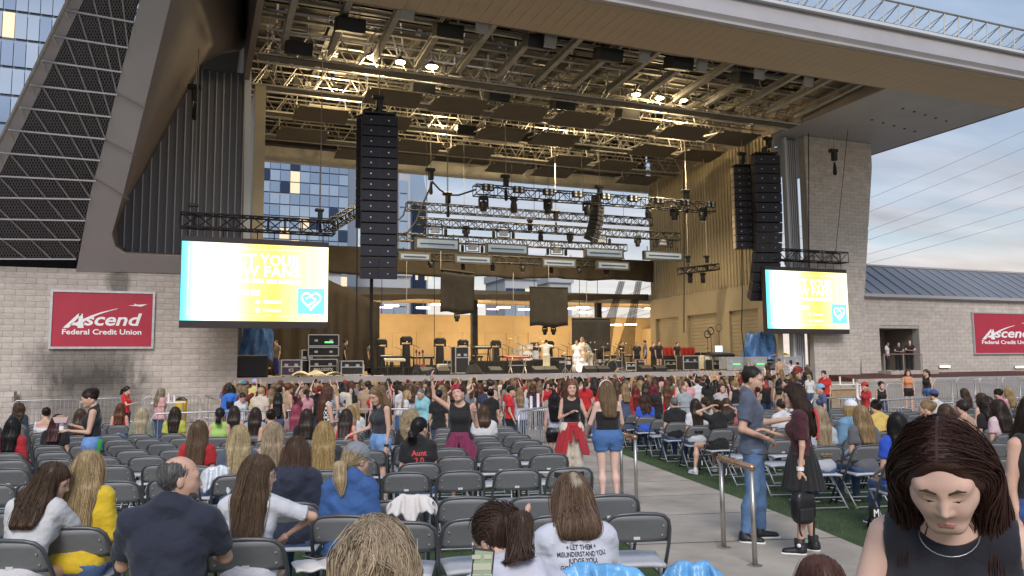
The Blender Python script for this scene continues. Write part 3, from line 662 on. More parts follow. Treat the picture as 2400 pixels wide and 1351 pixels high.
# work lamps in the roof
wl = [(874, 135, 3), (938, 146, 2), (1012, 157, 3), (843, 228, 2), (898, 235, 2), (963, 245, 1), (1490, 222, 2), (1545, 230, 2), (1600, 235, 2), (1383, 294, 2), (1432, 300, 2), (1483, 305, 2), (1620, 253, 1)]
for i, (x, y, s_) in enumerate(wl):
    p = PY(x, y, 34.9 if y < 165 or (1480 < x < 1640 and y < 240) else 39.2)
    if 1370 < x < 1490: p = PY(x, y, 42.9)
    t_ = thing('work_lamp', 'lit warm work lamp on the roof catwalks, number %d' % (i+1), 'lamp', p, group='lit work lamps under the roof')
    d = {0: 'leftmost of three on the first catwalk', 1: 'middle of three on the first catwalk', 2: 'nearest the roof centre of three on the first catwalk'}
    names = ['leftmost of the front-left three', 'middle of the front-left three', 'rightmost of the front-left three', 'left of three above the tall left speaker array', 'middle of three above the left speaker array', 'right of three above the left speaker array', 'left of three on the right front catwalk', 'middle of three on the right front catwalk', 'right of three on the right front catwalk', 'left of three above the right hung truss', 'middle of three above the right hung truss', 'right of three above the right hung truss', 'dim single one beside the right roof corner']
    t_['label'] = 'lit warm work lamp under the roof, '+names[i]
    r_ = .16+.06*s_
    MB().lathe([(.06, .28), (.09, .25), (r_, .04), (r_*1.02, 0), (r_*.8, .0)], p, 12).build('reflector_hood', 'steel_dark', t_, smooth=True)
    MB().ell(p+np.array([0, -.03, -.02]), (r_*.85, r_*.85, .07), 10).build('bulb', 'bulb', t_, smooth=True)
    MB().tube([p+np.array([0, 0, .25]), p+np.array([0, .1, .8])], .03, 5).build('arm', 'steel', t_)
for (x, y, z, e) in ((7.2, 34.75, 15.75, 240), (6.3, 39.0, 15.8, 520), (22.5, 34.75, 15.75, 240), (20.3, 42.8, 15.8, 640), (13, 43.0, 15.8, 480), (26.5, 38.9, 15.8, 520)):
    lamp('POINT', (x, y, z), e*.85, (1, .76, .40), .3); lamp('SPOT', (x, y, 14.2), e*5.5, (1, .80, .50), .5, (x+(16-x)*.25, y+3, 0), 125, .8)
# ================================================================ red signs
def put_text(mb, V, fs, o, ex, ez, n, m=0):
    """lettering laid on a plane: o origin, ex and ez the directions of the line and of up, n outward"""
    mb.add([np.asarray(o)+np.asarray(ex)*v[0]+np.asarray(ez)*v[1]+np.asarray(n)*v[2] for v in V], fs, m)
def red_sign(label, x0, x1, z0, z1, Y):
    w_, h_ = x1-x0, z1-z0
    s_ = thing('wall_sign', label, 'sign', ((x0+x1)/2, Y, z0), group='red wall signs')
    MB().bx(x0+.06, x1-.06, Y-.10, Y-.03, z0+.06, z1-.06).build('sign_face', 'sign_red', s_)
    m = MB(); t_ = .085
    m.bx(x0, x1, Y-.14, Y-.02, z0, z0+t_); m.bx(x0, x1, Y-.14, Y-.02, z1-t_, z1); m.bx(x0, x0+t_, Y-.14, Y-.02, z0+t_, z1-t_); m.bx(x1-t_, x1, Y-.14, Y-.02, z0+t_, z1-t_)
    m.build('frame', 'galv', s_)
    n = np.array([0, -1, 0]); ex = np.array([1., 0, 0]); ez = np.array([0, 0, 1.]); P = lambda u, v: np.array([x0+u*w_, Y-.104, z0+v*h_])
    m = MB()
    V, fs = text_mesh('scend', h_*.30, True, .22, .006, 'LEFT', 1.0); wid = max(v[0] for v in V); V = [(v[0]*(.56*w_/wid), v[1], v[2]) for v in V]; put_text(m, V, fs, P(.315, .495), ex, ez, n)
    m.build('name_lettering', 'sign_white', s_)
    m = MB()    # tall A with the swoosh
    def fl(pts, mm): mm.prism([P(*p) for p in pts], n*.008)
    fl([(.125, .355), (.265, .60), (.300, .60), (.178, .355)], m); fl([(.272, .598), (.306, .598), (.318, .355), (.262, .355)], m); fl([(.19, .40), (.27, .40), (.27, .445), (.215, .445)], m)
    sw = [(.225, .425), (.30, .50), (.38, .565), (.48, .63), (.58, .675), (.64, .70)]; sw2 = [(.63, .687), (.55, .645), (.46, .59), (.37, .515), (.29, .43), (.26, .38)]
    sw2 = sw2[::-1]
    for i in range(5): m.prism([P(*sw[i])+n*.003, P(*sw2[i])+n*.003, P(*sw2[i+1])+n*.003, P(*sw[i+1])+n*.003], n*.008)
    m.build('big_letter', 'sign_white', s_)
    m = MB(); fl([(.735, .752), (.80, .765), (.795, .79), (.83, .768), (.93, .785), (.865, .735), (.80, .745)], m); m.build('bird_emblem', 'sign_white', s_)
    m = MB(); V, fs = text_mesh('Federal Credit Union', h_*.125, True, 0, .006, 'LEFT'); wid = max(v[0] for v in V); V = [(v[0]*(.76*w_/wid), v[1], v[2]) for v in V]; put_text(m, V, fs, P(.115, .285), ex, ez, n)
    m.build('line_lettering', 'sign_white', s_)
    return s_
a_, b_ = PY(116, 750, FY-.1), PY(362, 750, FY-.1)
red_sign('whole red sign with white bird emblem on the stained block wall', a_[0], b_[0], PY(240, 818, FY-.1)[2], PY(240, 682, FY-.1)[2], FY)
a_ = PY(2281, 780, FY+.4)
zb, ztp = PY(2340, 831, FY+.4)[2], PY(2340, 733, FY+.4)[2]
red_sign('red sign cut off by the picture edge on the low block wall', a_[0], a_[0]+(ztp-zb)*2.25, zb, ztp, FY+.5)
# ================================================================ trusses
def truss(name, label, p, q, h=.5, r=.035, dark='steel_dark', tri=False, group='hung trusses'):
    p = np.asarray(p, float); q = np.asarray(q, float); d = nrm(q-p); side = nrm(cross3(d, (0, 0, 1))); up = cross3(side, d)
    L_ = np.linalg.norm(q-p); t_ = thing(name, label, 'truss', (p+q)/2, group=group)
    cs = [side*h/2+up*h/2, -side*h/2+up*h/2, -side*h/2-up*h/2, side*h/2-up*h/2]
    for c in cs: MB().tube([p+c, q+c], r, 6).build('chord', dark, t_)
    k = max(2, int(L_/(h*1.1))); m = MB()
    for i in range(k):
        a0, a1 = p+d*L_*i/k, p+d*L_*(i+1)/k
        for j in range(4):
            c0, c1 = cs[j], cs[(j+1) % 4]
            m.tube([a0+c0, a1+c1] if i % 2 else [a0+c1, a1+c0], r*.6, 4); m.tube([a0+c0, a0+c1], r*.6, 4)
    for j in range(4): m.tube([q+cs[j], q+cs[(j+1) % 4]], r*.6, 4)
    o = m.build('bracing', dark, t_); o['kind'] = 'stuff'
    return t_
def hoist(p, ztop, label, s=1.0, long=False):
    """chain motor with its hanging chain"""
    p = np.asarray(p, float); t_ = thing('chain_hoist', label, 'hoist', p, group='chain hoists of the stage rig')
    m = MB(); m.box(p+np.array([0, 0, .35*s]), (.32*s, .30*s, .55*s), bev=.04*s); m.build('motor_body', 'black', t_)
    m = MB(); m.box(p+np.array([-.05*s, 0, .72*s]), (.62*s, .34*s, .22*s), bev=.05*s); m.build('motor_cap', 'black', t_)
    m = MB(); m.lathe([(.05*s, -.02), (.10*s, -.35*s), (.13*s, -.7*s), (.09*s, -.85*s)], p, 8); m.build('chain_bag', 'black_cloth', t_)
    m = MB(); m.tube([p+np.array([0, 0, .8*s]), (p[0], p[1], ztop)], .022, 4); m.build('chain', 'steel', t_)
    return t_
SCREEN_M = mat('led_face', (.02, .02, .02), .4)
t = SCREEN_M.node_tree; L = t.links.new; bs = t.nodes['Principled BSDF']
tcn = t.nodes.new('ShaderNodeTexCoord'); sx = t.nodes.new('ShaderNodeSeparateXYZ'); L(tcn.outputs['Generated'], sx.inputs[0])
cr_ = t.nodes.new('ShaderNodeValToRGB'); e = cr_.color_ramp.elements; e[0].position = 0; e[0].color = (.10, .80, 1, 1); e[1].position = 1; e[1].color = (1, .95, .52, 1)
for p_, c in ((.03, (.20, .90, 1)), (.09, (.60, .98, 1)), (.17, (1, 1, .98)), (.30, (1, .99, .72)), (.45, (1, .93, .25)), (.62, (1, .86, .10)), (.76, (1, .92, .30))):
    k_ = e.new(p_); k_.color = (*c, 1)
L(sx.outputs[0], cr_.inputs[0]); L(cr_.outputs[0], bs.inputs['Emission Color']); bs.inputs['Emission Strength'].default_value = 1.15
mat('led_text', (.1, .1, .1), .5, em=(1, 1, .92), ems=1.5); mat('led_cyan', (.1, .1, .1), .5, em=(.16, .66, .85), ems=.85); mat('led_line', (.1, .1, .1), .5, em=(1, 1, .8), ems=1.2)
mat('led_frame', (.03, .02, .022), .6)
def led_screen(label, x0, x1, z0, z1, Y):
    w_, h_ = x1-x0, z1-z0; s_ = thing('led_screen', label, 'screen', ((x0+x1)/2, Y, z0), group='pair of LED screens')
    MB().bx(x0-.02, x1+.02, Y+.02, Y+.35, z0-.28, z1+.22).build('cabinet', 'led_frame', s_)
    MB().bx(x0, x1, Y, Y+.02, z0, z1).build('display', 'led_face', s_)
    n = np.array([0, -1., 0]); ex = np.array([1., 0, 0]); ez = np.array([0, 0, 1.]); P = lambda u, v: np.array([x0+u*w_, Y-.004, z0+v*h_])
    for txt, u, v, wd, hh in (('RESPECT YOUR', .10, .79, .70, .17), ('FELLOW FANS', .10, .64, .70, .17), ('HELP KEEP THIS EVENT SAFE FOR ALL', .10, .52, .70, .075), ('TEXT LINE FOR HELP', .10, .37, .42, .10)):
        if txt.startswith(('HELP', 'TEXT')):   # too blown out to read in the photo: bare bars
            m = MB(); k = 0; x = u
            while x < u+wd-.02:
                dx = random.uniform(.05, .12); dx = min(dx, u+wd-x); m.prism([P(x, v-hh*.35), P(x+dx, v-hh*.35), P(x+dx, v+hh*.35), P(x, v+hh*.35)], n*.004); x += dx+.015
            o = m.build('caption_bar', 'led_text', s_); o['kind'] = 'stuff'; continue
        V, fs = text_mesh(txt, hh*h_*1.15, True, 0, .004, 'LEFT', 1.05); wid = max(q[0] for q in V); V = [(q[0]*wd*w_/wid, q[1], q[2]) for q in V]
        m = MB(); put_text(m, V, fs, P(u, v), ex, ez, n); m.build('screen_lettering', 'led_text', s_)
    m = MB()
    for (u, v) in ((.10, .25), (.10, .14), (.51, .25), (.51, .14)):
        m.prism([P(u+.016*math.cos(q*.785)*h_/w_*1.8, v+.028*math.sin(q*.785)) for q in range(8)], n*.004); m.prism([P(u+.04, v-.017), P(u+.16, v-.017), P(u+.16, v+.017), P(u+.04, v+.017)], n*.004)
    o = m.build('contact_mark', 'led_text', s_); o['kind'] = 'stuff'
    m = MB()
    for (ua, va, ub, vb) in ((.045, .07, .86, .075), (.045, .93, .86, .935), (.045, .07, .048, .935), (.857, .36, .86, .935)): m.prism([P(ua, va), P(ub, va), P(ub, vb), P(ua, vb)], n*.004)
    m.build('border_line', 'led_line', s_)
    m = MB(); m.prism([P(.785, .10), P(.975, .10), P(.975, .44), P(.785, .44)], n*.005); ic = m.build('help_badge', 'led_cyan', s_)
    m = MB(); pts = []
    for q in range(25):
        tq = 2*math.pi*q/24; pts.append((.88+.0042*16*math.sin(tq)**3, .285+.0078*(13*math.cos(tq)-5*math.cos(2*tq)-2*math.cos(3*tq)-math.cos(4*tq))))
    m.tube([P(*p)+n*.006 for p in pts], .035, 4)
    for q in range(4): m.tube([P(.855+.012*q, .20+.012*q)+n*.006, P(.875+.012*q, .245+.012*q)+n*.006], .025, 4)
    m.tube([P(.84, .30)+n*.006, P(.875, .335)+n*.006, P(.915, .29)+n*.006], .03, 4)
    m.build('heart_hands_mark', 'led_line', ic)
    return s_
YL = 33.0
xa1, xb1 = PY(424, 650, YL)[0], PY(769, 650, YL)[0]; za1, zb1 = PY(600, 753, YL)[2], PY(600, 573, YL)[2]
led_screen('large bright LED screen hung before the louvre panel and leg', xa1, xb1, za1, zb1, YL)
YR = 35.2
xa2, xb2 = PY(1797, 700, YR)[0], PY(1987, 700, YR)[0]; za2, zb2 = PY(1890, 771, YR)[2], PY(1890, 637, YR)[2]
led_screen('smaller looking bright LED screen hung before the tall block pier', xa2, xb2, za2, zb2, YR)
tl = truss('box_truss', 'dark truss above the LED screen by the louvre panel', (xa1-.1, YL+.2, PY(420, 514, YL)[2]), (xb1+.25, YL+.2, PY(420, 514, YL)[2]), .55, .04)
tr2 = truss('box_truss', 'dark truss above the LED screen by the block pier', (xa2+.7, YR+.2, PY(1900, 600, YR)[2]), (xb2+.1, YR+.2, PY(1900, 600, YR)[2]), .6, .04)
for (x0, x1, Y, zt_, zs, tt_) in ((xa1, xb1, YL, PY(420, 514, YL)[2], zb1+.2, tl), (xa2+.8, xb2, YR, PY(1900, 600, YR)[2], zb2+.2, tr2)):
    m = MB()
    for i in range(9): m.tube([(x0+.2+(x1-x0-.4)*i/8, Y+.2, zs), (x0+.2+(x1-x0-.4)*i/8, Y+.2, zt_-.25)], .02, 4)
    m.build('drop_strap', 'steel_dark', tt_)
hoist((PY(455, 480, YL)[0], YL+.2, PY(455, 505, YL)[2]), 15.4, 'black chain hoist above the LED screen near the leg', .6)
hoist((PY(752, 505, YL)[0], YL+.2, PY(752, 515, YL)[2]), 15.4, 'black chain hoist above the LED screen beside the tall speaker array', .6)
hoist((PY(458, 230, 35)[0], 35, PY(458, 240, 35)[2]), 15.4, 'black chain hoist hanging high before the louvre panel', .9)
hoist((PY(1955, 365, 34)[0], 34, PY(1955, 380, 34)[2]), 15.45, 'black chain hoist hanging high before the block pier', .9)
m = MB(); p = PY(1965, 590, YR)
m.tube([(p[0], YR+.2, p[2]+.1), (p[0], 34, 15.4)], .02, 4); o = m.build('rigging_cable', 'steel_dark'); tag(o, 'steel cable holding the truss before the block pier', 'cable')
MB().tube([(p[0]-.35, YR+.2, p[2]-.3), (p[0], YR+.2, p[2]+.1), (p[0]+.35, YR+.2, p[2]-.3)], .02, 4).build('bridle', 'steel_dark', o)
p = PY(1895, 300, 35.6); o = MB().tube([p, PY(1897, 870, 35.6)], .03, 5).build('drop_cable', 'black'); tag(o, 'straight black cable hanging down the edge of the block pier', 'cable')
# ================================================================ line arrays
mat('array_box', (.016, .016, .022), .5, var=.25, vs=3); mat('array_grille', (.022, .022, .032), .75, bump=.4, bs=400); mat('array_tan', (.42, .36, .26), .6, var=.2, vs=2)
def line_array(label, px, Y, n, w_, h_, yaw, curve, side_tan=False, start=None):
    """column of cabinets, each a part with grille halves as sub-parts; curve = list of tilt per cabinet"""
    top = PY(px[0], px[1], Y); r_ = thing('speaker_array', label, 'speaker', top, rz=-yaw, group='hung speaker arrays')
    LOC[r_.name] = np.zeros(3)
    y = z = 0.; d = .5
    MB().box((0, -.1, .12), (w_*.9, .7, .10), bev=.02).box((0, -.1, .32), (.12, .5, .4)).build('fly_frame', 'steel_dark', r_)
    for i in range(n):
        a = -R(curve[i]); c_, s_ = math.cos(a), math.sin(a)
        # cabinet hangs below the hinge at its back edge, front face towards -y
        rot = np.array([[1, 0, 0], [0, c_, s_], [0, -s_, c_]])
        ctr = np.array([0, y, z])+rot @ np.array([0, -.2, -h_/2])
        b = MB().box(ctr, (w_, d*1.1, h_*.955), rot=rot, bev=.02).build('cabinet', 'array_box', r_)
        for sx_ in (-1, 1):
            gctr = ctr+rot @ np.array([sx_*w_*.245, -d*.55-.006, 0]); MB().box(gctr, (w_*.47, .02, h_*.88), rot=rot, bev=.008).build('grille', 'array_grille', b)
        m = MB()
        for sx_ in (-1, 1): m.box(ctr+rot @ np.array([sx_*w_*.24, -d*.55-.02, 0]), (.05, .012, .05), rot=rot)
        m.build('badge', 'galv', b)
        if side_tan:
            m = MB(); m.box(ctr+rot @ np.array([-w_/2-.03, .02, 0]), (.05, d*.9, h_*.9), rot=rot); pl = m.build('side_plate', 'array_tan', b)
            m = MB()
            for q in (-.12, .1): m.box(ctr+rot @ np.array([-w_/2-.058, q, .05]), (.01, .12, .09), rot=rot); m.box(ctr+rot @ np.array([-w_/2-.058, q, -.09]), (.01, .06, .09), rot=rot)
        hinge = np.array([0, y, z])+rot @ np.array([0, 0, -h_]); y, z = hinge[1], hinge[2]
    return r_, top
# tall left array and the one tucked behind it
def h_of(pa, pb, Y): return PY(*pa, Y)[2]-PY(*pb, Y)[2]
YA = 32.5
H1 = h_of((890, 278), (880, 650), YA); nL = 15
line_array('tall black speaker array with its side darkened by a second stack, beside the LED screen', (889, 278), YA, nL, 1.52, H1/nL*1.01, R(8), [0]*9+[1, 2, 3, 4, 6, 7], start=None)
H1b = h_of((850, 290), (845, 545), 33.6)
line_array('black speaker stack half hidden behind the tall array', (858, 284), 33.6, 11, 1.0, H1b/11, R(-30), [0]*11)
YA2 = 35.4
H2 = h_of((1790, 370), (1775, 675), YA2)
line_array('long curved black speaker array beside the block pier', (1790, 368), YA2, 15, 1.52, H2/13.7, R(16), [0]*5+[2, 4, 6, 9, 12, 15, 18, 22, 26, 30])
line_array('shorter speaker stack with tan side plates behind the curved array', (1737, 396), 36.6, 12, 1.15, h_of((1737, 396), (1737, 585), 36.6)/12, R(20), [0]*12, side_tan=True)
line_array('small curved speaker array hung inside the stage under the lighting truss', (1392, 480), 41, 9, .95, .24, R(-40), [2, 4, 6, 9, 12, 15, 19, 22, 26])
for (x, y, Y, l) in ((889, 262, YA, 'black chain hoist above the tall speaker array'), (1802, 350, YA2, 'black chain hoist above the curved speaker array'), (1740, 385, 36.6, 'black chain hoist above the tan sided speaker stack'), (1186, 440, 39, 'black chain hoist above the left of the front lighting truss'), (1406, 462, 41, 'black chain hoist above the small curved speaker array'), (1609, 472, 39, 'black chain hoist at the right end of the front lighting truss'), (1010, 425, 40, 'black chain hoist with slack cable above the left truss ends'), (1050, 480, 42, 'black chain hoist between the left truss ends'), (1303, 520, 43, 'black chain hoist in the middle of the third truss')):
    p = PY(x, y, Y); hoist(p, 16.2, l, .85)
# cable column under the tall array
p = PY(872, 640, YA); m = MB(); m.tube([PY(871, 640, YA+.6), PY(870, 760, YA+.9), PY(873, 880, YA+1.4)], .075, 8); o = m.build('cable_loom', 'black'); tag(o, 'thick dark cable loom dropping from the tall speaker array to the deck', 'cable')
for k, (pts, l) in enumerate(((((838, 420), (836, 700), (838, 870)), 'dark cable hanging straight behind the tall speaker array'), (((1738, 560), (1740, 690), (1738, 770), (1748, 860)), 'dark twisted cable hanging under the curved speaker array'), (((1602, 390), (1604, 540), (1603, 780)), 'thin dark cable hanging before the ribbed wall'))):
    o = MB().tube([PY(x, y, 37.2) for x, y in pts], .035, 5).build('hanging_cable', 'black'); tag(o, l, 'cable')
for k, (pts, Y, l) in enumerate(((((1012, 425), (1030, 445), (1050, 458), (1075, 458), (1115, 445)), 40, 'slack black cable swinging between hoist and front truss'), (((1013, 430), (990, 480), (975, 520), (955, 545), (930, 552)), 40, 'slack black cable falling towards the tall speaker array'), (((953, 480), (945, 505), (935, 515), (925, 510)), 43, 'short slack cable loop at the left truss ends'))):
    o = MB().tube([PY(x, y, Y) for x, y in pts], .05, 5).build('slack_cable', 'black'); tag(o, l, 'cable')
for k, x in enumerate((1000, 1048, 1088, 1200, 1252, 1286, 1365, 1368, 1462, 1541, 1610, 1640)):
    Yk = 40+(k % 4)*1.5; p = PY(x, 470+(k % 3)*25, Yk); o = MB().tube([p, (p[0], Yk, 16.4)], .014, 4).build('rigging_wire', 'beam_dark'); tag(o, 'thin pale rigging wire from the roof to the trusses', 'wire', 'thin rigging wires'); o['label'] = 'thin pale rigging wire from the roof, %s in line' % ordn[k+1]
for k, (x, y0_, y1_) in enumerate(((895, 655, 735), (953, 610, 735), (1018, 570, 850), (1033, 560, 632), (1164, 600, 735), (1203, 640, 860), (1252, 620, 673), (1286, 620, 673), (1358, 640, 747), (1375, 660, 747), (1400, 640, 747))):
    o = MB().tube([PY(x, y0_, 48.5 if k in (5, 2, 4, 0, 1) else 45), PY(x, y1_, 48.5 if k in (5, 2, 4, 0, 1) else 45)], .02, 4).build('drop_line', 'steel_light' if k % 2 else 'black'); tag(o, 'thin drop line inside the stage below the drape, %s in line' % ordn[k+1], 'wire', 'drop lines inside the stage')
# ================================================================ lighting trusses and lamps
tq = {}
for key, l, (x0, y0_), (x1, y1_), Y, h_, mt in (('T1', 'front lighting truss carrying blinder clusters', (1112, 446), (1670, 488), 39, .55, 'black'), ('T2', 'pale thin truss behind the front lighting truss', (953, 484), (1525, 522), 46.5, .5, 'black'), ('T3', 'third lighting truss with many hanging moving lamps', (978, 520), (1590, 556), 42.5, .45, 'black'), ('T4', 'fourth lighting truss just over the upper light panels', (932, 556), (1466, 582), 44, .42, 'black'), ('T5', 'lowest lighting truss over the dark drape with the lower light panels', (925, 600), (1480, 622), 46.5, .42, 'black')):
    p, q = PY(x0, y0_, Y), PY(x1, y1_, Y); tq[key] = (p, q); truss('lighting_truss', l, p, (q[0], q[1], p[2]*.35+q[2]*.65) if False else q, h_, .035, mt, group='lighting trusses')
p, q = PY(770, 532, YL), PY(838, 492, 35.5); truss('link_truss', 'short slanting truss between LED screen and tall speaker array', p, q, .4, .035)
# moving lamp prototype
mat('lens_glow', (.5, .5, .55), .08, metal=.3); mat('lamp_rim', (.7, .7, .7), .3)
def make_moving():
    t_ = thing('moving_lamp', 'x', 'lamp', group='black moving lamps on the rig')
    MB().box((0, 0, -.07), (.36, .30, .14), bev=.03).build('base', 'black', t_)
    y_ = MB().box((-.19, 0, -.28), (.05, .16, .36), bev=.015).box((.19, 0, -.28), (.05, .16, .36), bev=.015).box((0, 0, -.15), (.40, .16, .04)).build('yoke', 'black', t_)
    h_ = MB().lathe([(.06, -.20), (.14, -.26), (.155, -.42), (.145, -.62), (.12, -.68)], (0, 0, 0), 12).build('head', 'black', t_, smooth=True)
    MB().lathe([(.11, -.685), (.10, -.70)], (0, 0, 0), 12).build('lens', 'lens_glow', h_)
    return t_
mv = snapshot(make_moving()); first = True
def place_moving(p, s_, label, rz=0):
    global first
    if first: o = mv[0]; o.location = p; o.scale = (s_,)*3; o['label'] = label; o.rotation_euler = (0, 0, rz); first = False
    else: o = copy_tree(mv, None, p, rz, label, scale=(s_,)*3)
    return o
for i, (x, y) in enumerate(((1133, 468), (1204, 472), (1284, 475), (1376, 480), (1519, 488), (1580, 492), (1646, 494))): place_moving(PY(x, y-8, 39), 1.25, 'black moving lamp hung under the front lighting truss, %s from its left end' % ordn[i+1], i)
for i, (x, y) in enumerate(((1092, 535), (1267, 545), (1336, 550), (1494, 558), (1242, 520))): place_moving(PY(x, y-5, 42.5), 1.0, 'black moving lamp under the third lighting truss, %s from the tall array' % ordn[i+1], i)
for i, (x, y) in enumerate(((1010, 612), (1085, 617), (1155, 620), (1225, 622), (1292, 626), (1358, 628), (1421, 630))): place_moving(PY(x, y-5, 46), .85, 'black moving lamp under the lowest truss over the drape, %s in the row' % ordn[i+1], i)
for i, (x, y) in enumerate(((1071, 733), (1277, 765), (1297, 765))): place_moving(PY(x, y, 45), .8, ['black moving lamp below the first hanging cloth square', 'left black moving lamp below the middle cloth square', 'right black moving lamp below the middle cloth square'][i], 0)
# blinder clusters on the front truss
def make_blinder():
    t_ = thing('blinder_lamp', 'x', 'lamp', group='blinder clusters on the front truss')
    MB().box((0, 0, 0), (.62, .25, .36), bev=.03).build('housing', 'black', t_)
    for dx in (-.15, .15):
        for dz in (-.085, .085): MB().lathe([(.075, -.13), (.07, -.14)], (dx, 0, dz), 10, axis='y').build('reflector', 'lamp_rim', t_)
    return t_
bl = snapshot(make_blinder())
for i in range(9):
    p, q = tq['T1']; k_ = p+(q-p)*(.04+.116*i); k_ = k_+np.array([0, -.42, .1]); l = 'blinder cluster of four reflectors on the front truss, %s from its left end' % ordn[i+1]
    if i == 0: bl[0].location = k_; bl[0]['label'] = l
    else: copy_tree(bl, None, k_, 0, l)
# light panels
mat('panel_case', (.07, .068, .065), .5, var=.1, vs=3); mat('panel_tube', (.16, .20, .26), .2, em=(.75, .88, 1), ems=.12); mat('panel_dark', (.05, .06, .09), .3)
for i, (x0, y0_, x1, y1_, Y) in enumerate(((973, 558, 1077, 584, 43.5), (1140, 571, 1238, 594, 43.5), (1372, 582, 1462, 603, 43.5), (1511, 589, 1600, 608, 42.5), (935, 591, 1010, 610, 45.5), (1067, 598, 1152, 617, 45.5), (1272, 606, 1350, 625, 45.5), (1400, 612, 1475, 631, 45.5))):
    p, q = PY(x0, y1_, Y), PY(x1, y0_+3, Y); q = np.array([q[0], Y, max(q[2], p[2]+.45)])
    t_ = thing('light_panel', 'long pale strobe panel with a bright tube, %s in the %s row under the trusses' % (ordn[i % 4+1], 'upper' if i < 4 else 'lower'), 'lamp', p, group='long strobe panels')
    MB().bx(p[0], q[0], Y, Y+.3, p[2], q[2]).build('case', 'panel_case', t_)
    MB().bx(p[0]+.12, q[0]-.12, Y-.01, Y+.01, p[2]+.1, q[2]-.1).build('diffuser', 'panel_tube', t_)
    MB().bx(p[0]+.3, q[0]-.3, Y-.03, Y-.012, (p[2]+q[2])/2-.05, (p[2]+q[2])/2+.03).build('tube', 'panel_dark', t_)
    m = MB(); m.tube([(p[0]+.3, Y+.15, q[2]), (p[0]+.3, Y+.15, q[2]+.3)], .03, 4); m.tube([(q[0]-.3, Y+.15, q[2]), (q[0]-.3, Y+.15, q[2]+.3)], .03, 4); m.build('bracket', 'steel_dark', t_)
# strobe racks between
mat('rack_metal', (.5, .5, .55), .35, metal=.6, var=.2, vs=5)
for i, (x, y, Y) in enumerate(((1020, 538, 42.5), (1180, 545, 42.5), (1107, 578, 44), (1305, 586, 44), (1408, 562, 42.5), (1553, 568, 42.5))):
    p = PY(x, y, Y); t_ = thing('strobe_rack', 'square metal strobe frame hung among the trusses, %s from the tall array' % ordn[i+1], 'lamp', p, group='square strobe frames')
    m = MB()
    for dx in (-.42, .42): m.bar(p+np.array([dx, 0, -.3]), p+np.array([dx, 0, .3]), .05)
    for dz in (-.3, 0, .3): m.bar(p+np.array([-.42, 0, dz]), p+np.array([.42, 0, dz]), .05)
    m.build('frame', 'steel_dark', t_); MB().box(p, (.5, .2, .4), bev=.03).build('body', 'rack_metal', t_); 
    for dx in (-.62, .62): MB().lathe([(.06, .1), (.1, 0), (.1, -.3), (.06, -.35)], p+np.array([dx, 0, 0]), 8).build('side_lamp', 'black', t_)
# small truss piece with two lamps before the ribbed wall
p, q = PY(1592, 636, 41), PY(1682, 626, 41); truss('lamp_bar', 'short dark bar with two lamps hung before the ribbed wall', p, q, .35, .05)
for i, x in enumerate((1617, 1647)): place_moving(PY(x, 640, 41), .95, ['left lamp on the short bar before the ribbed wall', 'right lamp on the short bar before the ribbed wall'][i], .6)
for i, x in enumerate((1613, 1657)): hoist(PY(x, 618, 41), 16, ['chain hoist over the left end of the short lamp bar', 'chain hoist over the right end of the short lamp bar'][i], .6)
# ================================================================ drapes and cloth squares
mat('drape', (.035, .026, .018), .95, var=.3, vs=2); mat('scrim_cloth', (.045, .04, .036), .95, var=.35, vs=1.5, bump=.3, bs=20)
def cloth(name, label, pts_top, pts_bot, Y, mt, n=60, amp=.08, cat='drape', k_=30):
    (x0, y0_), (x1, y1_) = pts_top; (x2, y2_), (x3, y3_) = pts_bot
    a, b, c, d = PY(x0, y0_, Y), PY(x1, y1_, Y), PY(x2, y2_, Y), PY(x3, y3_, Y)
    def fn(u, v):
        p = (a*(1-u)+b*u)*(1-v)+(c*(1-u)+d*u)*v
        return p+np.array([0, amp*(.3+v)*(math.sin(u*k_*2.1+math.sin(u*9)*2)+.5*math.sin(u*k_*4.7+v*2)), .06*math.sin(u*k_)*v])
    o = MB().grid(fn, n, 8).build(name, mt, smooth=True, solid=.02); tag(o, label, cat); return o
cloth('stage_drape', 'wide dark brown drape hung across the back of the stage', ((700, 572), (1532, 612)), ((700, 640), (1532, 660)), 48.6, 'drape', 90, .10)
cloth('side_drape', 'tall dark drape closing the back of the stage beside the tall array', ((585, 570), (890, 712)), ((585, 880), (890, 872)), 48.2, 'drape', 50, .15)
o = cloth('gauze_drape', 'dark gauze strip along the top of the backstage opening', ((765, 690), (1520, 690)), ((765, 703), (1520, 703)), 49.2, 'drape', 60, .05)
for i, (a, b, c, d, Y) in enumerate((((1033, 632), (1112, 641), (1032, 732), (1110, 737), 45), ((1241, 673), (1331, 675), (1242, 765), (1331, 766), 44), ((1340, 747), (1430, 747), (1341, 826), (1430, 826), 43))):
    o = cloth('cloth_square', ['grey cloth square hanging highest, nearest the tall array', 'middle grey cloth square hanging with two lamps below', 'lowest dark cloth square standing just above the deck'][i], (a, b), (c, d), Y, 'scrim_cloth', 30, .02, 'cloth', 8)
    o['group'] = 'hanging cloth squares'; p, q = PY(*a, Y), PY(*b, Y); MB().tube([p, q], .05, 6).build('batten', 'black', o)
mat('gauze', (.03, .024, .018), .95, alpha=.4)
# hanging black gauze at the right end with gathered folds
for i, (x0, x1) in enumerate(((1480, 1512), (1440, 1500))):
    pts0 = PY(x0+18, 660, 49.4); q0 = PY(x0-20-20*i, 855, 49.4)
    o = MB().grid(lambda u, v: (pts0*(1-v)+q0*v)+np.array([(u-.5)*(.5+1.6*v*v), .1*math.sin(u*20), 0]), 24, 10).build('gathered_gauze', 'gauze', smooth=True, solid=.015); tag(o, ['gathered dark gauze hanging near the backstage exit', 'second gathered dark gauze left of the backstage exit'][i], 'drape')
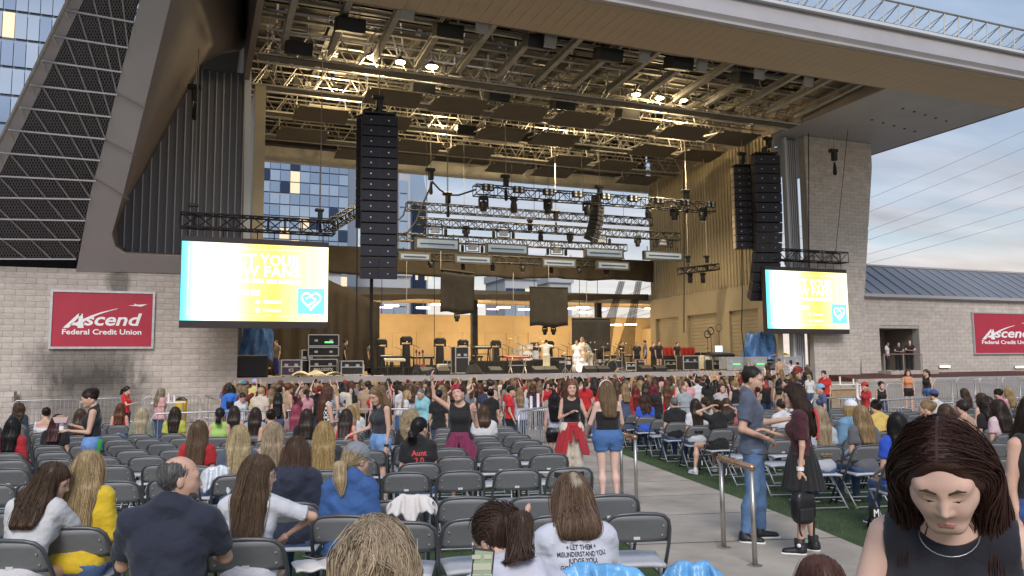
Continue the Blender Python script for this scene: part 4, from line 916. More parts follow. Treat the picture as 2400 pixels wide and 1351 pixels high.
# ================================================================ towers beyond, power wires
def tower(label, x0, x1, z0, z1, Y, dx, dz, lit=.1, lo=None, depth=25, cap=True, frame='mullion', limit=200, glass=(('glass_a', .5), ('glass_b', .3), ('glass_c', .2)), inview=None):
    """glass tower: dark slab, floor bands and one pane per bay; panes past the limit are joined by colour"""
    t_ = thing('glass_tower', label, 'building', ((x0+x1)/2, Y, z0)); off = LOC[t_.name]
    MB().bx(x0, x1, Y+.25, Y+depth, z0, z1).build('tower_core', frame, t_)
    nx, nz_ = int((x1-x0)/dx), int((z1-z0)/dz); un = {}; rest = {}
    n = 0
    for i in range(nx):
        for j in range(nz_):
            q = random.random()
            mt = 'glass_lit' if q < lit else random.choices([g_[0] for g_ in glass], [g_[1] for g_ in glass])[0]
            c = (x0+(i+.5)*dx, Y, z0+(j+.5)*dz)
            if n < limit and (inview is None or inview(c)):
                if mt not in un:
                    ob = MB().box((0, 0, 0), (dx*.94, .1, dz*.90)).build('window_pane', mt); un[mt] = ob.data; bpy.data.objects.remove(ob)
                ob = bpy.data.objects.new('window_pane', un[mt]); COL.objects.link(ob); ob.parent = t_; ob.location = np.array(c)-off; n += 1
            else: rest.setdefault(mt, MB()).box(c, (dx*.94, .1, dz*.90))
    for mt, mb in rest.items(): o = mb.build('window_panes', mt, t_); o['kind'] = 'stuff'
    if cap: MB().bx(x0-.4, x1+.4, Y-.3, Y+depth, z1, z1+1.5).build('parapet', frame, t_)
    return t_
def pix(c):
    v = np.array(c)-CAM; D = v @ cf; return (IW/2+F*(v @ cr)/D, IH/2-F*(v @ cu)/D)
Yt = 95.
def seen1(c): x, y = pix(c); return x < 185 and -20 < y < 345 and x+y*.5 < 190 and x > -15
tower('tall blue glass tower rising behind the mesh screen', PY(-150, 100, Yt)[0], PY(165, 100, Yt)[0], 0, 62, Yt, 1.15, 3.1, .07, inview=seen1, glass=(('glass_b', .6), ('glass_a', .4)))
Yt2 = 120.
def seen2(c): x, y = pix(c); return 590 < x < 842 and 372 < y < 580
o = tower('wide blue glass building with lit rooms seen through the back of the stage', PY(560, 450, Yt2)[0], PY(838, 450, Yt2)[0], 0, PY(700, 372, Yt2)[2], Yt2, 1.45, 1.75, .06, inview=seen2, limit=290, glass=(('glass_a', .5), ('glass_b', .42), ('glass_c', .08)))
o = tower('slim pale glass tower seen through the back of the stage right of the tall array', PY(936, 450, 140)[0], PY(962, 450, 140)[0], 0, PY(940, 390, 140)[2], 140, 1.6, 2.6, .03, frame='tower_stone', limit=0, glass=(('glass_b', 1),))
# stepped tower with pointed crown
t_ = thing('spired_tower', 'pale stepped tower with a slanting crown seen through the stage', 'building', (PY(975, 500, 150)[0], 150, 0))
x0, x1 = PY(958, 500, 150)[0], PY(1003, 500, 150)[0]; zc_ = PY(980, 470, 150)[2]; zs_ = PY(980, 392, 150)[2]
MB().bx(x0, x1, 150, 170, 0, zc_).build('tower_body', 'tower_stone', t_)
MB().prism([(x0, 150, zc_), (x1, 150, zc_), (x0+(x1-x0)*.55, 150, zs_+3), (x0, 150, zs_+6)], (0, 18, 0)).build('slanting_crown', 'glass_b', t_)
m = MB()
for i in range(7): m.bx(x0+.5+i*(x1-x0-1)/7, x0+.5+i*(x1-x0-1)/7+.55, 149.85, 149.99, 8, zc_-1)
o = m.build('window_strips', 'glass_c', t_); o['kind'] = 'stuff'
m = MB()
for i in range(6):
    for j in range(6): 
        if random.random() < .35: m.bx(x0+.4+i*.95, x0+.9+i*.95, 149.8, 149.95, zc_-22+j*3, zc_-21+j*3)
if m.v: o = m.build('lit_windows', 'glass_lit', t_); o['kind'] = 'stuff'
# low town buildings in the slot under the drape
for i, (x0, x1, y0_, Y, l) in enumerate(((650, 800, 640, 110, 'low pale building in the slot under the drape near the side drape'), (800, 960, 648, 130, 'low bluish building in the slot under the drape'), (1185, 1260, 656, 150, 'low far office block in the slot between the cloth squares'), (1290, 1340, 664, 160, 'low far house block near the middle cloth square'))):
    p, q = PY(x0, 700, Y), PY(x1, y0_, Y); tower(l, p[0], q[0], 0, q[2], Y, 2.2, 3.0, .04, limit=0, frame='tower_stone', depth=12)
mat('wire', (.05, .05, .06), .6)
for i, (ya, yb) in enumerate(((500, 330), (540, 385), (560, 420), (590, 470), (470, 290), (610, 500))):
    a, b = PY(1960, ya+8, 75), PY(2420, yb-8, 75); a2 = a+(a-b)*1.0; b2 = b+(b-a)*1.0
    pts = [a2*(1-u)+b2*u-np.array([0, 0, 1.2*math.sin(math.pi*u)]) for u in np.linspace(0, 1, 13)]
    o = MB().tube(pts, .018, 4).build('power_line', 'wire'); tag(o, 'thin power line crossing the sky right of the pier, %s from the top' % ordn[(2, 3, 4, 5, 1, 6)[i]], 'wire', 'power lines')
# ================================================================ stage equipment
DZk = 1.49
mat('case_black', (.02, .02, .022), .5, var=.2, vs=3); mat('case_edge', (.6, .6, .6), .35, metal=.8); mat('case_purple', (.10, .07, .16), .6); mat('red_case', (.5, .03, .03), .5); mat('yellow', (.75, .50, .04), .5, var=.1); mat('cream', (.78, .70, .52), .7, var=.1, vs=3); mat('cymbal', (.75, .55, .22), .3, metal=.9); mat('drum_shell', (.75, .74, .72), .25, var=.1); mat('drum_head', (.85, .85, .83), .5); mat('tarp_blue', (.06, .17, .42), .28, var=.35, vs=3, bump=.6, bs=8); mat('key_white', (.85, .83, .75), .3); mat('wood_red', (.25, .06, .03), .35); mat('screen_glow', (.1, .1, .1), .4, em=(.6, .8, 1), ems=1.2); mat('green_led', (0, 0, 0), .5, em=(.15, .9, .2), ems=1.2); mat('orange', (.8, .2, .03), .5); mat('grey_case', (.36, .38, .42), .5, metal=.3, var=.15, vs=3)
def sx_at(x, y, Yd=None):
    """spot on the deck whose foot shows at pixel x, y (clamped to the deck)"""
    p = PZ(x, y, DZk)
    Y = Yd or min(max(p[1], FY+.4), 49); d = ray(x, y); return np.array([(CAM+d*(Y/d[1]))[0], Y, DZk])
def mpp(p): return ((np.array(p)-CAM) @ cf)/F          # metres per photo pixel at p
def flight_case(label, x, yb, wpx, hpx, Yd, mt='case_black', txt=None, d=.7, led=False):
    p = sx_at(x, yb, Yd); s_ = mpp(p); w_, h_ = wpx*s_*1.05, hpx*s_; t_ = thing('flight_case', label, 'case', p, group='flight cases on stage')
    MB().box(p+np.array([0, 0, h_/2+.06]), (w_, d, h_-.06), bev=.015).build('case_body', mt, t_)
    m = MB()
    for sx_ in (-1, 1):
        for sy in (-1, 1): m.bar(p+np.array([sx_*w_/2, sy*d/2, .06]), p+np.array([sx_*w_/2, sy*d/2, h_+.03]), .05)
    for zz in (.07, h_*.62, h_+.02):
        for sy in (-1, 1): m.bar(p+np.array([-w_/2, sy*d/2, zz]), p+np.array([w_/2, sy*d/2, zz]), .045)
    m.build('edge_trim', 'case_edge', t_)
    for dx in (-.25, .25): MB().box(p+np.array([dx*w_, -d/2-.02, h_*.72]), (.16, .03, .12)).build('latch', 'case_edge', t_)
    m = MB()
    for dx in (-.4, .4): m.lathe([(.05, -.03), (.05, .03)], p+np.array([dx*w_, -d/2+.1, .05]), 8, axis='x')
    m.build('caster', 'black', t_)
    if txt:
        V, fs = text_mesh(txt, h_*.26, True, 0, .003); wid = max(v[0] for v in V)-min(v[0] for v in V); k_ = min(1, .7*w_/wid); V = [(v[0]*k_, v[1]*k_, v[2]) for v in V]
        m = MB(); put_text(m, V, fs, p+np.array([0, -d/2-.008, h_*.40]), (1, 0, 0), (0, 0, 1), (0, -1, 0)); m.build('case_lettering', 'sign_white', t_)
    if led: MB().box(p+np.array([.1, -d/2-.02, h_*.5]), (.5, .03, .06)).build('status_light', 'green_led', t_)  # on the grey cases this strip is green tape, painted as glowing
    return p, w_, h_
def wedge(label, x, yb, wpx=32, mt='black', Yd=None):
    p = sx_at(x, yb, Yd); s_ = mpp(p); w_ = wpx*s_; t_ = thing('wedge_monitor', label, 'speaker', p, group='floor wedge monitors')
    MB().prism([p+np.array([-w_/2, -.25, 0]), p+np.array([-w_/2, .3, 0]), p+np.array([-w_/2, .12, .38]), p+np.array([-w_/2, -.25, .2])], (w_, 0, 0)).build('cabinet', mt, t_)
    MB().prism([p+np.array([-w_/2+.04, .29, .05]), p+np.array([-w_/2+.04, .315, .05]), p+np.array([-w_/2+.04, .14, .36]), p+np.array([-w_/2+.04, .12, .36])], (w_-.08, 0, 0)).build('grille', 'array_grille', t_)
# left wing: subwoofer, blue tarp heap, cases
p = sx_at(590, 884, 36.6); t_ = thing('subwoofer', 'big dark subwoofer standing at the deck corner under the blue tarp', 'speaker', p)
MB().box(p+np.array([0, .3, .5]), (1.35, .9, 1.0), bev=.04).build('cabinet', 'led_frame', t_); MB().box(p+np.array([0, -.17, .5]), (1.25, .03, .9), bev=.01).build('grille', 'array_grille', t_)
def tarp(label, x, yt, yb, wpx, Yd, seed, zb=0):
    rr = random.Random(seed); p = sx_at(x, yb, Yd); s_ = mpp(p); H_ = (yb-yt)*s_; W_ = wpx*s_; ph = [rr.uniform(0, 6) for _ in range(8)]
    def fn(u, v):
        a_ = 2*math.pi*u; z_ = H_*(1-v**1.1); tap = .72+.28*v**.5
        rd = W_/2*tap*(1+.10*math.sin(3*a_+ph[0]+2*v)+.08*math.sin(7*a_+ph[1]-3*v)+.05*math.sin(13*a_+ph[2]+5*v))
        return p+np.array([rd*math.cos(a_), rd*.8*math.sin(a_), z_+zb+.06*math.sin(5*a_+ph[3])*(1-v)+.05*math.sin(9*a_+ph[4])*v])
    m = MB(); m.grid(fn, 72, 20); m.add([fn(i/36, 0) for i in range(36)], [tuple(range(36))])
    o = m.build('tarpaulin', 'tarp_blue', smooth=True); tag(o, label, 'tarpaulin')
    MB().tube([p+np.array([W_*.46*math.cos(a), W_*.37*math.sin(a), H_*.28+.03*math.sin(3*a)]) for a in np.linspace(0, 6.28, 20)], .02, 4).build('tie_rope', 'steel_light', o)
tarp('shiny blue tarpaulin wrapped tall over gear behind the subwoofer', 600, 768, 845, 72, 37.6, 3, .8)
tarp('loose blue tarpaulin over the mixing gear near the block pier', 1785, 775, 838, 88, 37.6, 5, .6)
flight_case('dark flight case with the letter K and number 2 behind the subwoofer', 680, 878, 42, 38, 37.8, 'case_purple', 'K2')
flight_case('black flight case stacked lowest with white lettering', 755, 870, 60, 38, 38.6, 'case_black', 'IMAGESFX')
pp, w_, h_ = sx_at(755, 870, 38.6), 0, 0
for k, (z_, hh, l, led) in enumerate(((.95, .42, 'flat black flight case stacked above the lettered case', False), (1.42, .55, 'black flight case with a green light on top of the stack', True))):
    p = pp+np.array([0, 0, z_]); t_ = thing('flight_case', l, 'case', p, group='flight cases on stage')
    MB().box(p+np.array([0, 0, hh/2]), (1.42, .7, hh), bev=.015).build('case_body', 'case_black', t_)
    m = MB()
    for zz in (.02, hh): m.bar(p+np.array([-.71, -.36, zz]), p+np.array([.71, -.36, zz]), .045)
    for sx_ in (-.71, .71): m.bar(p+np.array([sx_, -.36, 0]), p+np.array([sx_, -.36, hh]), .045)
    m.build('edge_trim', 'case_edge', t_)
    for dx in (-.35, .35): MB().box(p+np.array([dx, -.37, hh*.5]), (.15, .03, .1)).build('latch', 'case_edge', t_)
    if led: MB().box(p+np.array([.25, -.37, hh*.35]), (.4, .03, .07)).build('status_light', 'green_led', t_)
flight_case('tall dark rack case standing left of the lettered stack', 717, 868, 22, 60, 38.9)
flight_case('yellow bin case behind the purple case', 690, 842, 55, 20, 41, 'yellow')
flight_case('yellow upper case far behind the purple case', 688, 815, 45, 14, 42.5, 'yellow')
flight_case('plain black case standing right of the lettered stack', 822, 880, 48, 34, 37.2)
flight_case('small open rack with bright corners beside the cameraman', 836, 840, 26, 24, 40)
tarpc = sx_at(740, 882, 37.0)
o = MB().grid(lambda u, v: tarpc+np.array([(u-.5)*2.2, (v-.5)*.8, .05+.16*abs(math.sin(u*9)*math.cos(v*4+u*3))+.1*math.exp(-((u-.4)**2+(v-.5)**2)*9)]), 40, 12).build('dust_sheet', 'cream', smooth=True, solid=.01); tag(o, 'crumpled cream dust sheet on the deck before the lettered case', 'sheet')
flight_case('tall open amplifier rack with silver corners near the drums', 1078, 868, 30, 62, 38.8)
# riser blocks
for i, (x0, x1, yb, yt, Yd, l) in enumerate(((1092, 1255, 868, 838, 40.5, 'long black riser carrying the keyboards beside the tall rack'), (875, 1010, 865, 845, 40, 'low black riser behind the left keyboards'), (1255, 1345, 866, 836, 42, 'black riser under the main drum kit'))):
    p, q = sx_at(x0, yb, Yd), sx_at(x1, yb, Yd); h_ = (yb-yt)*mpp(p); t_ = thing('stage_riser', l, 'riser', p, group='black stage risers')
    MB().bx(p[0], q[0], Yd, Yd+3, DZk+h_-.08, DZk+h_).build('platform', 'case_black', t_)
    MB().grid(lambda u, v: (p[0]+(q[0]-p[0])*u, Yd-.01+.03*math.sin(u*90), DZk+(h_-.08)*v), 80, 1).build('skirt', 'black_cloth', t_)
# drum kits
def drum(mb_parent, name, c, r, h, axis, mt='drum_shell', rot=None):
    o = MB().lathe([(r, -h/2), (r, h/2)], c, 18, axis=axis, rot=None).build(name, mt, mb_parent, smooth=False)
    MB().lathe([(r*1.03, -h/2-.02), (r*1.03, -h/2+.02)], c, 18, axis=axis).lathe([(r*1.03, h/2-.02), (r*1.03, h/2+.02)], c, 18, axis=axis).build('hoop', 'case_edge', o)
    if axis == 'y': MB().lathe([(r*.97, -h/2-.025), (r*.97, -h/2-.02)], c, 18, axis='y').build('drum_head', 'drum_head' if mt != 'case_black' else 'case_black', o)
    else: MB().lathe([(r*.97, h/2+.018), (r*.97, h/2+.024)], c, 18).build('drum_head', 'drum_head', o)
    return o
def kit(label, x, yb, Yd, z, s_, mt, mark=None):
    p = sx_at(x, yb, Yd)+np.array([0, 0, z]); t_ = thing('drum_kit', label, 'drum kit', p, group='drum kits')
    b = drum(t_, 'bass_drum', p+np.array([0, 0, .32*s_]), .32*s_, .45*s_, 'y', mt)
    if mark:
        V, fs = text_mesh(mark, .26*s_, True, .2, .003); m = MB(); put_text(m, V, fs, p+np.array([0, -.25*s_-.012, .33*s_]), (1, 0, 0), (0, 0, 1), (0, -1, 0)); m.build('drum_lettering', 'case_black', b)
    drum(t_, 'rack_tom', p+np.array([-.22*s_, 0, .82*s_]), .15*s_, .22*s_, 'z', mt); drum(t_, 'rack_tom', p+np.array([.24*s_, 0, .84*s_]), .16*s_, .24*s_, 'z', mt)
    drum(t_, 'floor_tom', p+np.array([.62*s_, .2, .42*s_]), .2*s_, .42*s_, 'z', mt); drum(t_, 'snare_drum', p+np.array([-.55*s_, .25, .62*s_]), .17*s_, .14*s_, 'z', 'case_edge')
    for dx, dy, h_ in ((-.85, .1, 1.25), (.75, .0, 1.3), (-.45, -.1, 1.4), (1.0, .3, 1.1)):
        c = p+np.array([dx*s_, dy, 0]); cy_ = MB().lathe([(.22*s_, h_*s_), (.06*s_, h_*s_+.03), (.02, h_*s_+.05)], c, 14).build('cymbal', 'cymbal', t_, smooth=True)
        m = MB(); m.tube([c, c+np.array([0, 0, h_*s_])], .014, 5)
        for a in (0, 2.1, 4.2): m.tube([c+np.array([0, 0, .3]), c+np.array([.22*math.cos(a), .22*math.sin(a), 0])], .012, 4)
        m.build('cymbal_stand', 'case_edge', t_)
    MB().lathe([(.15*s_, .45), (.16*s_, .52)], p+np.array([0, .75, 0]), 12).tube([p+np.array([0, .75, 0]), p+np.array([0, .75, .46])], .03, 5).build('stool', 'case_black', t_)
kit('white shelled main drum kit with lettering on the bass drum', 1232, 835, 43, .55, 1.15, 'drum_shell', 'DNA')
kit('black and white drum kit at the right of the stage', 1430, 866, 39.5, 0, 1.0, 'case_black')
kit('small white drum kit with stands in bright light', 1355, 868, 38.2, 0, .85, 'drum_shell')
# keyboards
def keyboard(label, x, yb, wpx, h_, Yd, tilt, mt, stand='z', z=0):
    p = sx_at(x, yb, Yd)+np.array([0, 0, z]); s_ = mpp(p); w_ = wpx*s_; t_ = thing('keyboard', label, 'keyboard', p, group='keyboards on stands')
    rot = np.array(Matrix.Rotation(R(tilt), 3, 'X'))
    MB().box(p+np.array([0, 0, h_]), (w_, .36, .11), rot=rot, bev=.015).build('case', mt, t_)
    k_ = MB().box(p+np.array([0, 0, h_])+rot @ np.array([0, -.09, .058]), (w_*.88, .15, .02), rot=rot).build('white_keys', 'key_white', t_)
    m = MB()
    for i in range(16): m.box(p+np.array([0, 0, h_])+rot @ np.array([-w_*.42+i*w_*.056, -.05, .072]), (w_*.018, .08, .02), rot=rot)
    m.build('black_keys', 'case_black', k_)
    m = MB()
    for sx_ in (-1, 1):
        if stand == 'x':
            for sg in (-1, 1): m.bar(p+np.array([sx_*w_*.3*1, sg*.25, 0]), p+np.array([sx_*w_*.3, -sg*.25, h_-.06]), .04)
        else: m.bar(p+np.array([sx_*w_*.38, -.2, 0]), p+np.array([sx_*w_*.38, 0, h_-.06]), .05); m.bar(p+np.array([sx_*w_*.38, .2, 0]), p+np.array([sx_*w_*.38, 0, h_-.06]), .05)
    m.bar(p+np.array([-w_*.38, 0, h_*.5]), p+np.array([w_*.38, 0, h_*.5]), .04)
    m.build('stand', 'case_edge' if stand == 'x' else 'case_black', t_)
keyboard('red keyboard on a crossed silver stand before the drums', 1213, 872, 60, .85, 38, 8, 'red_case', 'x')
keyboard('black keyboard tilted up near the tall rack', 1130, 838, 42, .75, 41.5, 15, 'case_black', z=.7)
keyboard('low black piano with three cream covers near the left wedge', 925, 872, 48, .75, 37.6, 10, 'cream')
keyboard('black keyboard behind the cream covered piano', 905, 846, 30, .95, 40.2, 12, 'case_black')
keyboard('dark keyboard on the long riser left part', 990, 850, 55, .9, 41, 5, 'case_black')
# dark moving lamp pillars on stage floor
def pillar(label, x, yb, Yd, h_):
    p = sx_at(x, yb, Yd); t_ = thing('lamp_pillar', label, 'lamp', p, group='floor lamp pillars')
    MB().box(p+np.array([0, 0, .05]), (.6, .5, .1), bev=.02).build('base', 'case_black', t_); MB().prism([p+np.array([-.22, -.15, .1]), p+np.array([.22, -.15, .1]), p+np.array([.17, -.15, h_]), p+np.array([-.17, -.15, h_])], (0, .3, 0)).build('column', 'case_black', t_)
    y_ = MB().box(p+np.array([-.3, 0, h_+.18]), (.06, .16, .4)).box(p+np.array([.3, 0, h_+.18]), (.06, .16, .4)).box(p+np.array([0, 0, h_+.02]), (.64, .2, .05)).build('yoke', 'case_black', t_)
    MB().box(p+np.array([0, 0, h_+.3]), (.52, .34, .34), bev=.06).build('head', 'case_black', t_)
for i, (x, yb, Yd, h_) in enumerate(((893, 842, 43, 1.5), (952, 846, 42, 1.6), (1031, 852, 41.4, 1.5), (1085, 835, 44, 1.5), (1162, 828, 45, 1.5), (1253, 818, 46, 1.4), (1287, 820, 46, 1.5))): pillar('black floor pillar with a square moving lamp head on top, %s from the tall array' % ordn[i+1], x, yb, Yd, h_)
# wedges and little boxes along the deck front
for i, (x, l) in enumerate(((1000, 'black wedge monitor at deck front beside the tall rack'), (1038, 'flat black wedge monitor left of the deck front bag'), (1160, 'black wedge monitor before the red keyboard'), (1262, 'black wedge monitor left of the white clad performer'), (1290, 'black wedge monitor right of the white clad performer'), (1382, 'black wedge monitor before the small drum kit'), (1412, 'black wedge monitor before the black kit'), (1512, 'black wedge monitor at deck front before the stage hands'), (1545, 'black wedge monitor next to the drum stage hands'))): wedge(l, x, 873, 30, Yd=36.9)
p = sx_at(1113, 878, 36.7); o = MB().grid(lambda u, v: p+np.array([(u-.5)*1.0*(1-.3*v), -.2+.4*math.sin(v*3.1), .5*math.sin(v*3.14)*(1-(2*u-1)**4)*(1+.1*math.sin(u*12))]), 16, 12).build('black_bag', 'black_cloth', smooth=True, solid=.01); tag(o, 'slumped black bag at the deck edge below the long riser', 'bag')
# small amps, guitars, mic stands
def amp(label, x, yb, Yd, wpx, hpx, mt='case_black'):
    p = sx_at(x, yb, Yd); s_ = mpp(p); w_, h_ = wpx*s_, hpx*s_; t_ = thing('guitar_amplifier', label, 'amplifier', p, group='guitar amplifiers')
    MB().box(p+np.array([0, 0, h_/2]), (w_, .35, h_), bev=.02).build('cabinet', mt, t_); MB().box(p+np.array([0, -.18, h_*.4]), (w_*.9, .02, h_*.68)).build('grille', 'array_grille', t_); MB().box(p+np.array([0, -.18, h_*.86]), (w_*.9, .025, h_*.14)).build('control_panel', 'case_edge', t_)
for a in (('yellowish amplifier near the left floor pillar', 888, 840, 41.5, 20, 14, 'yellow'), ('grey amplifier beside the red guitar', 958, 838, 42, 26, 13), ('small tan amplifier by the tall rack', 1036, 866, 39.6, 22, 24, 'cream'), ('black amplifier behind the stage hands', 1502, 855, 42, 24, 26), ('black amplifier beside the black drum kit', 1320, 866, 41, 30, 28)): amp(*a)
def guitar(label, x, yb, Yd, mt):
    p = sx_at(x, yb, Yd); t_ = thing('electric_guitar', label, 'guitar', p, group='guitars on stands'); 
    body = [(-.17, .12), (-.19, .25), (-.13, .36), (-.15, .48), (-.06, .55), (0, .47), (.07, .53), (.14, .46), (.12, .36), (.19, .24), (.16, .12), (0, .06)]
    MB().prism([p+np.array([a, -.03+b*.12, b]) for a, b in body], (0, .05, 0)).build('body', mt, t_)
    MB().bar(p+np.array([0, .05, .5]), p+np.array([0, .18, 1.12]), .05, .03).build('neck', 'wood_red', t_); MB().box(p+np.array([0, .19, 1.17]), (.09, .03, .16)).build('head', 'case_black', t_)
    m = MB(); m.tube([p+np.array([-.2, -.1, 0]), p+np.array([0, .08, .5])], .013, 4); m.tube([p+np.array([.2, -.1, 0]), p+np.array([0, .08, .5])], .013, 4); m.tube([p+np.array([0, .3, 0]), p+np.array([0, .08, .5])], .013, 4); m.build('stand', 'case_black', t_)
guitar('reddish guitar on a stand left of the tall rack', 993, 868, 39, 'wood_red'); guitar('dark guitar on a stand beside the reddish one', 978, 870, 38.8, 'case_black'); guitar('orange brown guitar far behind the keyboards', 985, 832, 42.6, 'orange')
def mic(label, x, yb, Yd, h_=1.5):
    p = sx_at(x, yb, Yd); t_ = thing('microphone_stand', label, 'stand', p, group='microphone stands')
    m = MB(); m.tube([p, p+np.array([0, 0, h_])], .014, 5); m.tube([p+np.array([.25, -.1, h_-.15]), p+np.array([-.3, .1, h_+.12])], .011, 5); m.build('pole', 'case_black', t_)
    m = MB()
    for a in (0, 2.1, 4.2): m.tube([p+np.array([0, 0, .25]), p+np.array([.3*math.cos(a), .3*math.sin(a), 0])], .012, 4)
    m.build('tripod', 'case_black', t_); MB().ell(p+np.array([-.33, .11, h_+.14]), (.035, .035, .05), 8).build('microphone', 'case_edge', t_)
for i, (x, yb, Yd) in enumerate(((1115, 842, 42), (1192, 845, 41), (1400, 866, 38.6), (1410, 868, 38.2), (1345, 868, 39), (1455, 862, 40), (970, 866, 38.4), (1330, 850, 42))): mic('thin black microphone stand on deck, %s from the tall array' % ordn[(3, 4, 7, 8, 6, 9, 2, 5)[i]-1], x, yb, Yd)
# right wing: racks, monitor desk, grey cases
flight_case('tan rack case left of the monitor desk', 1655, 862, 26, 34, 39.5, 'cream')
flight_case('black double case with white stickers near the roller door', 1625, 838, 40, 26, 41, 'case_black')
flight_case('small black open rack beside the stage hands', 1612, 866, 40, 34, 39.4, 'case_black')
flight_case('grey case with green tape before the loose tarpaulin', 1714, 866, 42, 30, 37.4, 'grey_case', led=True)
flight_case('grey case with green tape at the deck right edge', 1770, 866, 40, 30, 36.9, 'grey_case', led=True)
flight_case('long pale grey case at the far right deck corner', 1842, 864, 62, 30, 36.7, 'grey_case')
p = sx_at(1690, 858, 39); t_ = thing('monitor_desk', 'mixing desk on a stand with a small bright screen', 'desk', p)
MB().box(p+np.array([0, 0, .95]), (1.5, .8, .16), rot=np.array(Matrix.Rotation(R(10), 3, 'X')), bev=.03).build('console', 'case_black', t_)
m = MB()
for sx_ in (-.65, .65): m.bar(p+np.array([sx_, -.3, 0]), p+np.array([sx_, .0, .9]), .07); m.bar(p+np.array([sx_, .3, 0]), p+np.array([sx_, 0, .9]), .07)
m.build('desk_stand', 'case_edge', t_); MB().box(p+np.array([.1, .3, 1.3]), (.5, .04, .36)).build('screen', 'screen_glow', t_)
m = MB()
for i in range(16): m.box(p+np.array([-.66+i*.088, -.1, 1.045]), (.03, .5, .02))
m.build('faders', 'case_edge', t_)
p = sx_at(1590, 838, 43); t_ = thing('guitar_rack', 'red lidded guitar rack case behind the stage hands', 'case', p)
MB().box(p+np.array([0, 0, .5]), (3.0, .6, .9), bev=.02).build('case_body', 'case_black', t_); MB().box(p+np.array([0, .35, 1.2]), (3.0, .06, .55), bev=.01).build('lid', 'red_case', t_)
m = MB()
for i in range(9): m.bar(p+np.array([-1.3+i*.32, 0, .9]), p+np.array([-1.3+i*.32, .25, 1.5]), .05)
m.build('guitar_necks', 'wood_red', t_)
for i, (x, y) in enumerate(((1660, 775), (1668, 778), (1687, 765))):
    p = sx_at(x, 842, 40); o = MB().tube([p, p+np.array([0, 0, 2.0+.2*i])], .02, 5).build('lamp_stand', 'case_black'); tag(o, ['left thin stand with a black fan head before the roller door', 'middle thin stand with a black fan head before the roller door', 'tall thin stand with a ring head before the roller door'][i], 'stand'); 
    MB().tube([p+np.array([.22*math.cos(a), 0, 2.2+.2*i+.22*math.sin(a)]) for a in np.linspace(0, 6.28, 14)], .04 if i < 2 else .02, 4).build('ring_head', 'case_black', o)
for i, (x, w_, mt, l) in enumerate(((1810, 28, 'orange', 'folded orange cloth lying on the grey case'), (1840, 24, 'yellow', 'folded yellow cloth lying on the pale grey case'))):
    p = sx_at(x, 864, 36.9)+np.array([0, 0, .8]); o = MB().grid(lambda u, v: p+np.array([(u-.5)*.8, (v-.5)*.5, .05+.1*math.sin(u*3.1)*math.sin(v*3.1)*(1+.4*math.sin(u*14))]), 16, 8).build('folded_cloth', mt, smooth=True, solid=.02); tag(o, l, 'cloth')
# low dark gear filling the middle of the stage
for a in (('low black case behind the left floor pillars', 915, 842, 30, 14, 43.4), ('wide black case between the floor pillars', 985, 846, 46, 16, 42.6), ('black case under the dark keyboard', 1015, 838, 26, 20, 44), ('black case stack left of the tall rack', 1056, 860, 24, 30, 40.6), ('silver cornered case behind the long riser', 1125, 830, 34, 16, 44.6), ('black case right on the long riser', 1205, 838, 36, 20, 43.8), ('wide black case behind the white performer', 1300, 850, 44, 34, 43), ('black case between the drum kits', 1400, 858, 28, 22, 42.2), ('black case left of the stage hands', 1472, 860, 24, 20, 41.2), ('black case before the roller door', 1565, 858, 30, 24, 41.4), ('tall black case beside the red lidded rack', 1645, 850, 22, 40, 42.6), ('dark case between tan rack and monitor desk', 1672, 864, 22, 24, 38.6), ('low black case right of the monitor desk', 1738, 862, 34, 22, 38.4)): flight_case(a[0], a[1], a[2], a[3], a[4], a[5])
for i, a in enumerate(((940, 852, 41.2), (1062, 846, 42.4), (1104, 838, 43), (1150, 846, 41.8), (1178, 842, 43), (1225, 866, 40.4), (1310, 866, 40), (1440, 866, 39.2), (1482, 858, 41.6), (1560, 862, 40.2))): mic('thin microphone stand among the dark cases, %s along' % ordn[i+1], *a, h_=1.35+.1*(i % 3))
for i, (x, yb, Yd) in enumerate(((930, 850, 41.8), (1003, 852, 41.8), (1118, 840, 42.4), (1180, 838, 43.2), (1330, 846, 43.2), (1470, 850, 42.8))): keyboard('small dark keyboard on a stand among the cases, %s along' % ordn[i+1], x, yb, 26, .95, Yd, 6, 'case_black')
# cable run on deck
for i in range(6):
    x = 900+i*110; pts = [sx_at(x+k*22, 876, 36.4+.5*math.sin(k*1.3+i)+.3)+np.array([0, 0, .02]) for k in range(9)]
    o = MB().tube(pts, .02, 4).build('floor_cable', 'black'); tag(o, 'black cable snaking on the deck front, %s from the tall array' % ordn[i+1], 'cable', 'cables on the deck')
# performer light
lamp('SPOT', (18, 30, 15.2), 5000, (1, .95, .88), .3, (19.4, 38.2, 2), 7, .5)
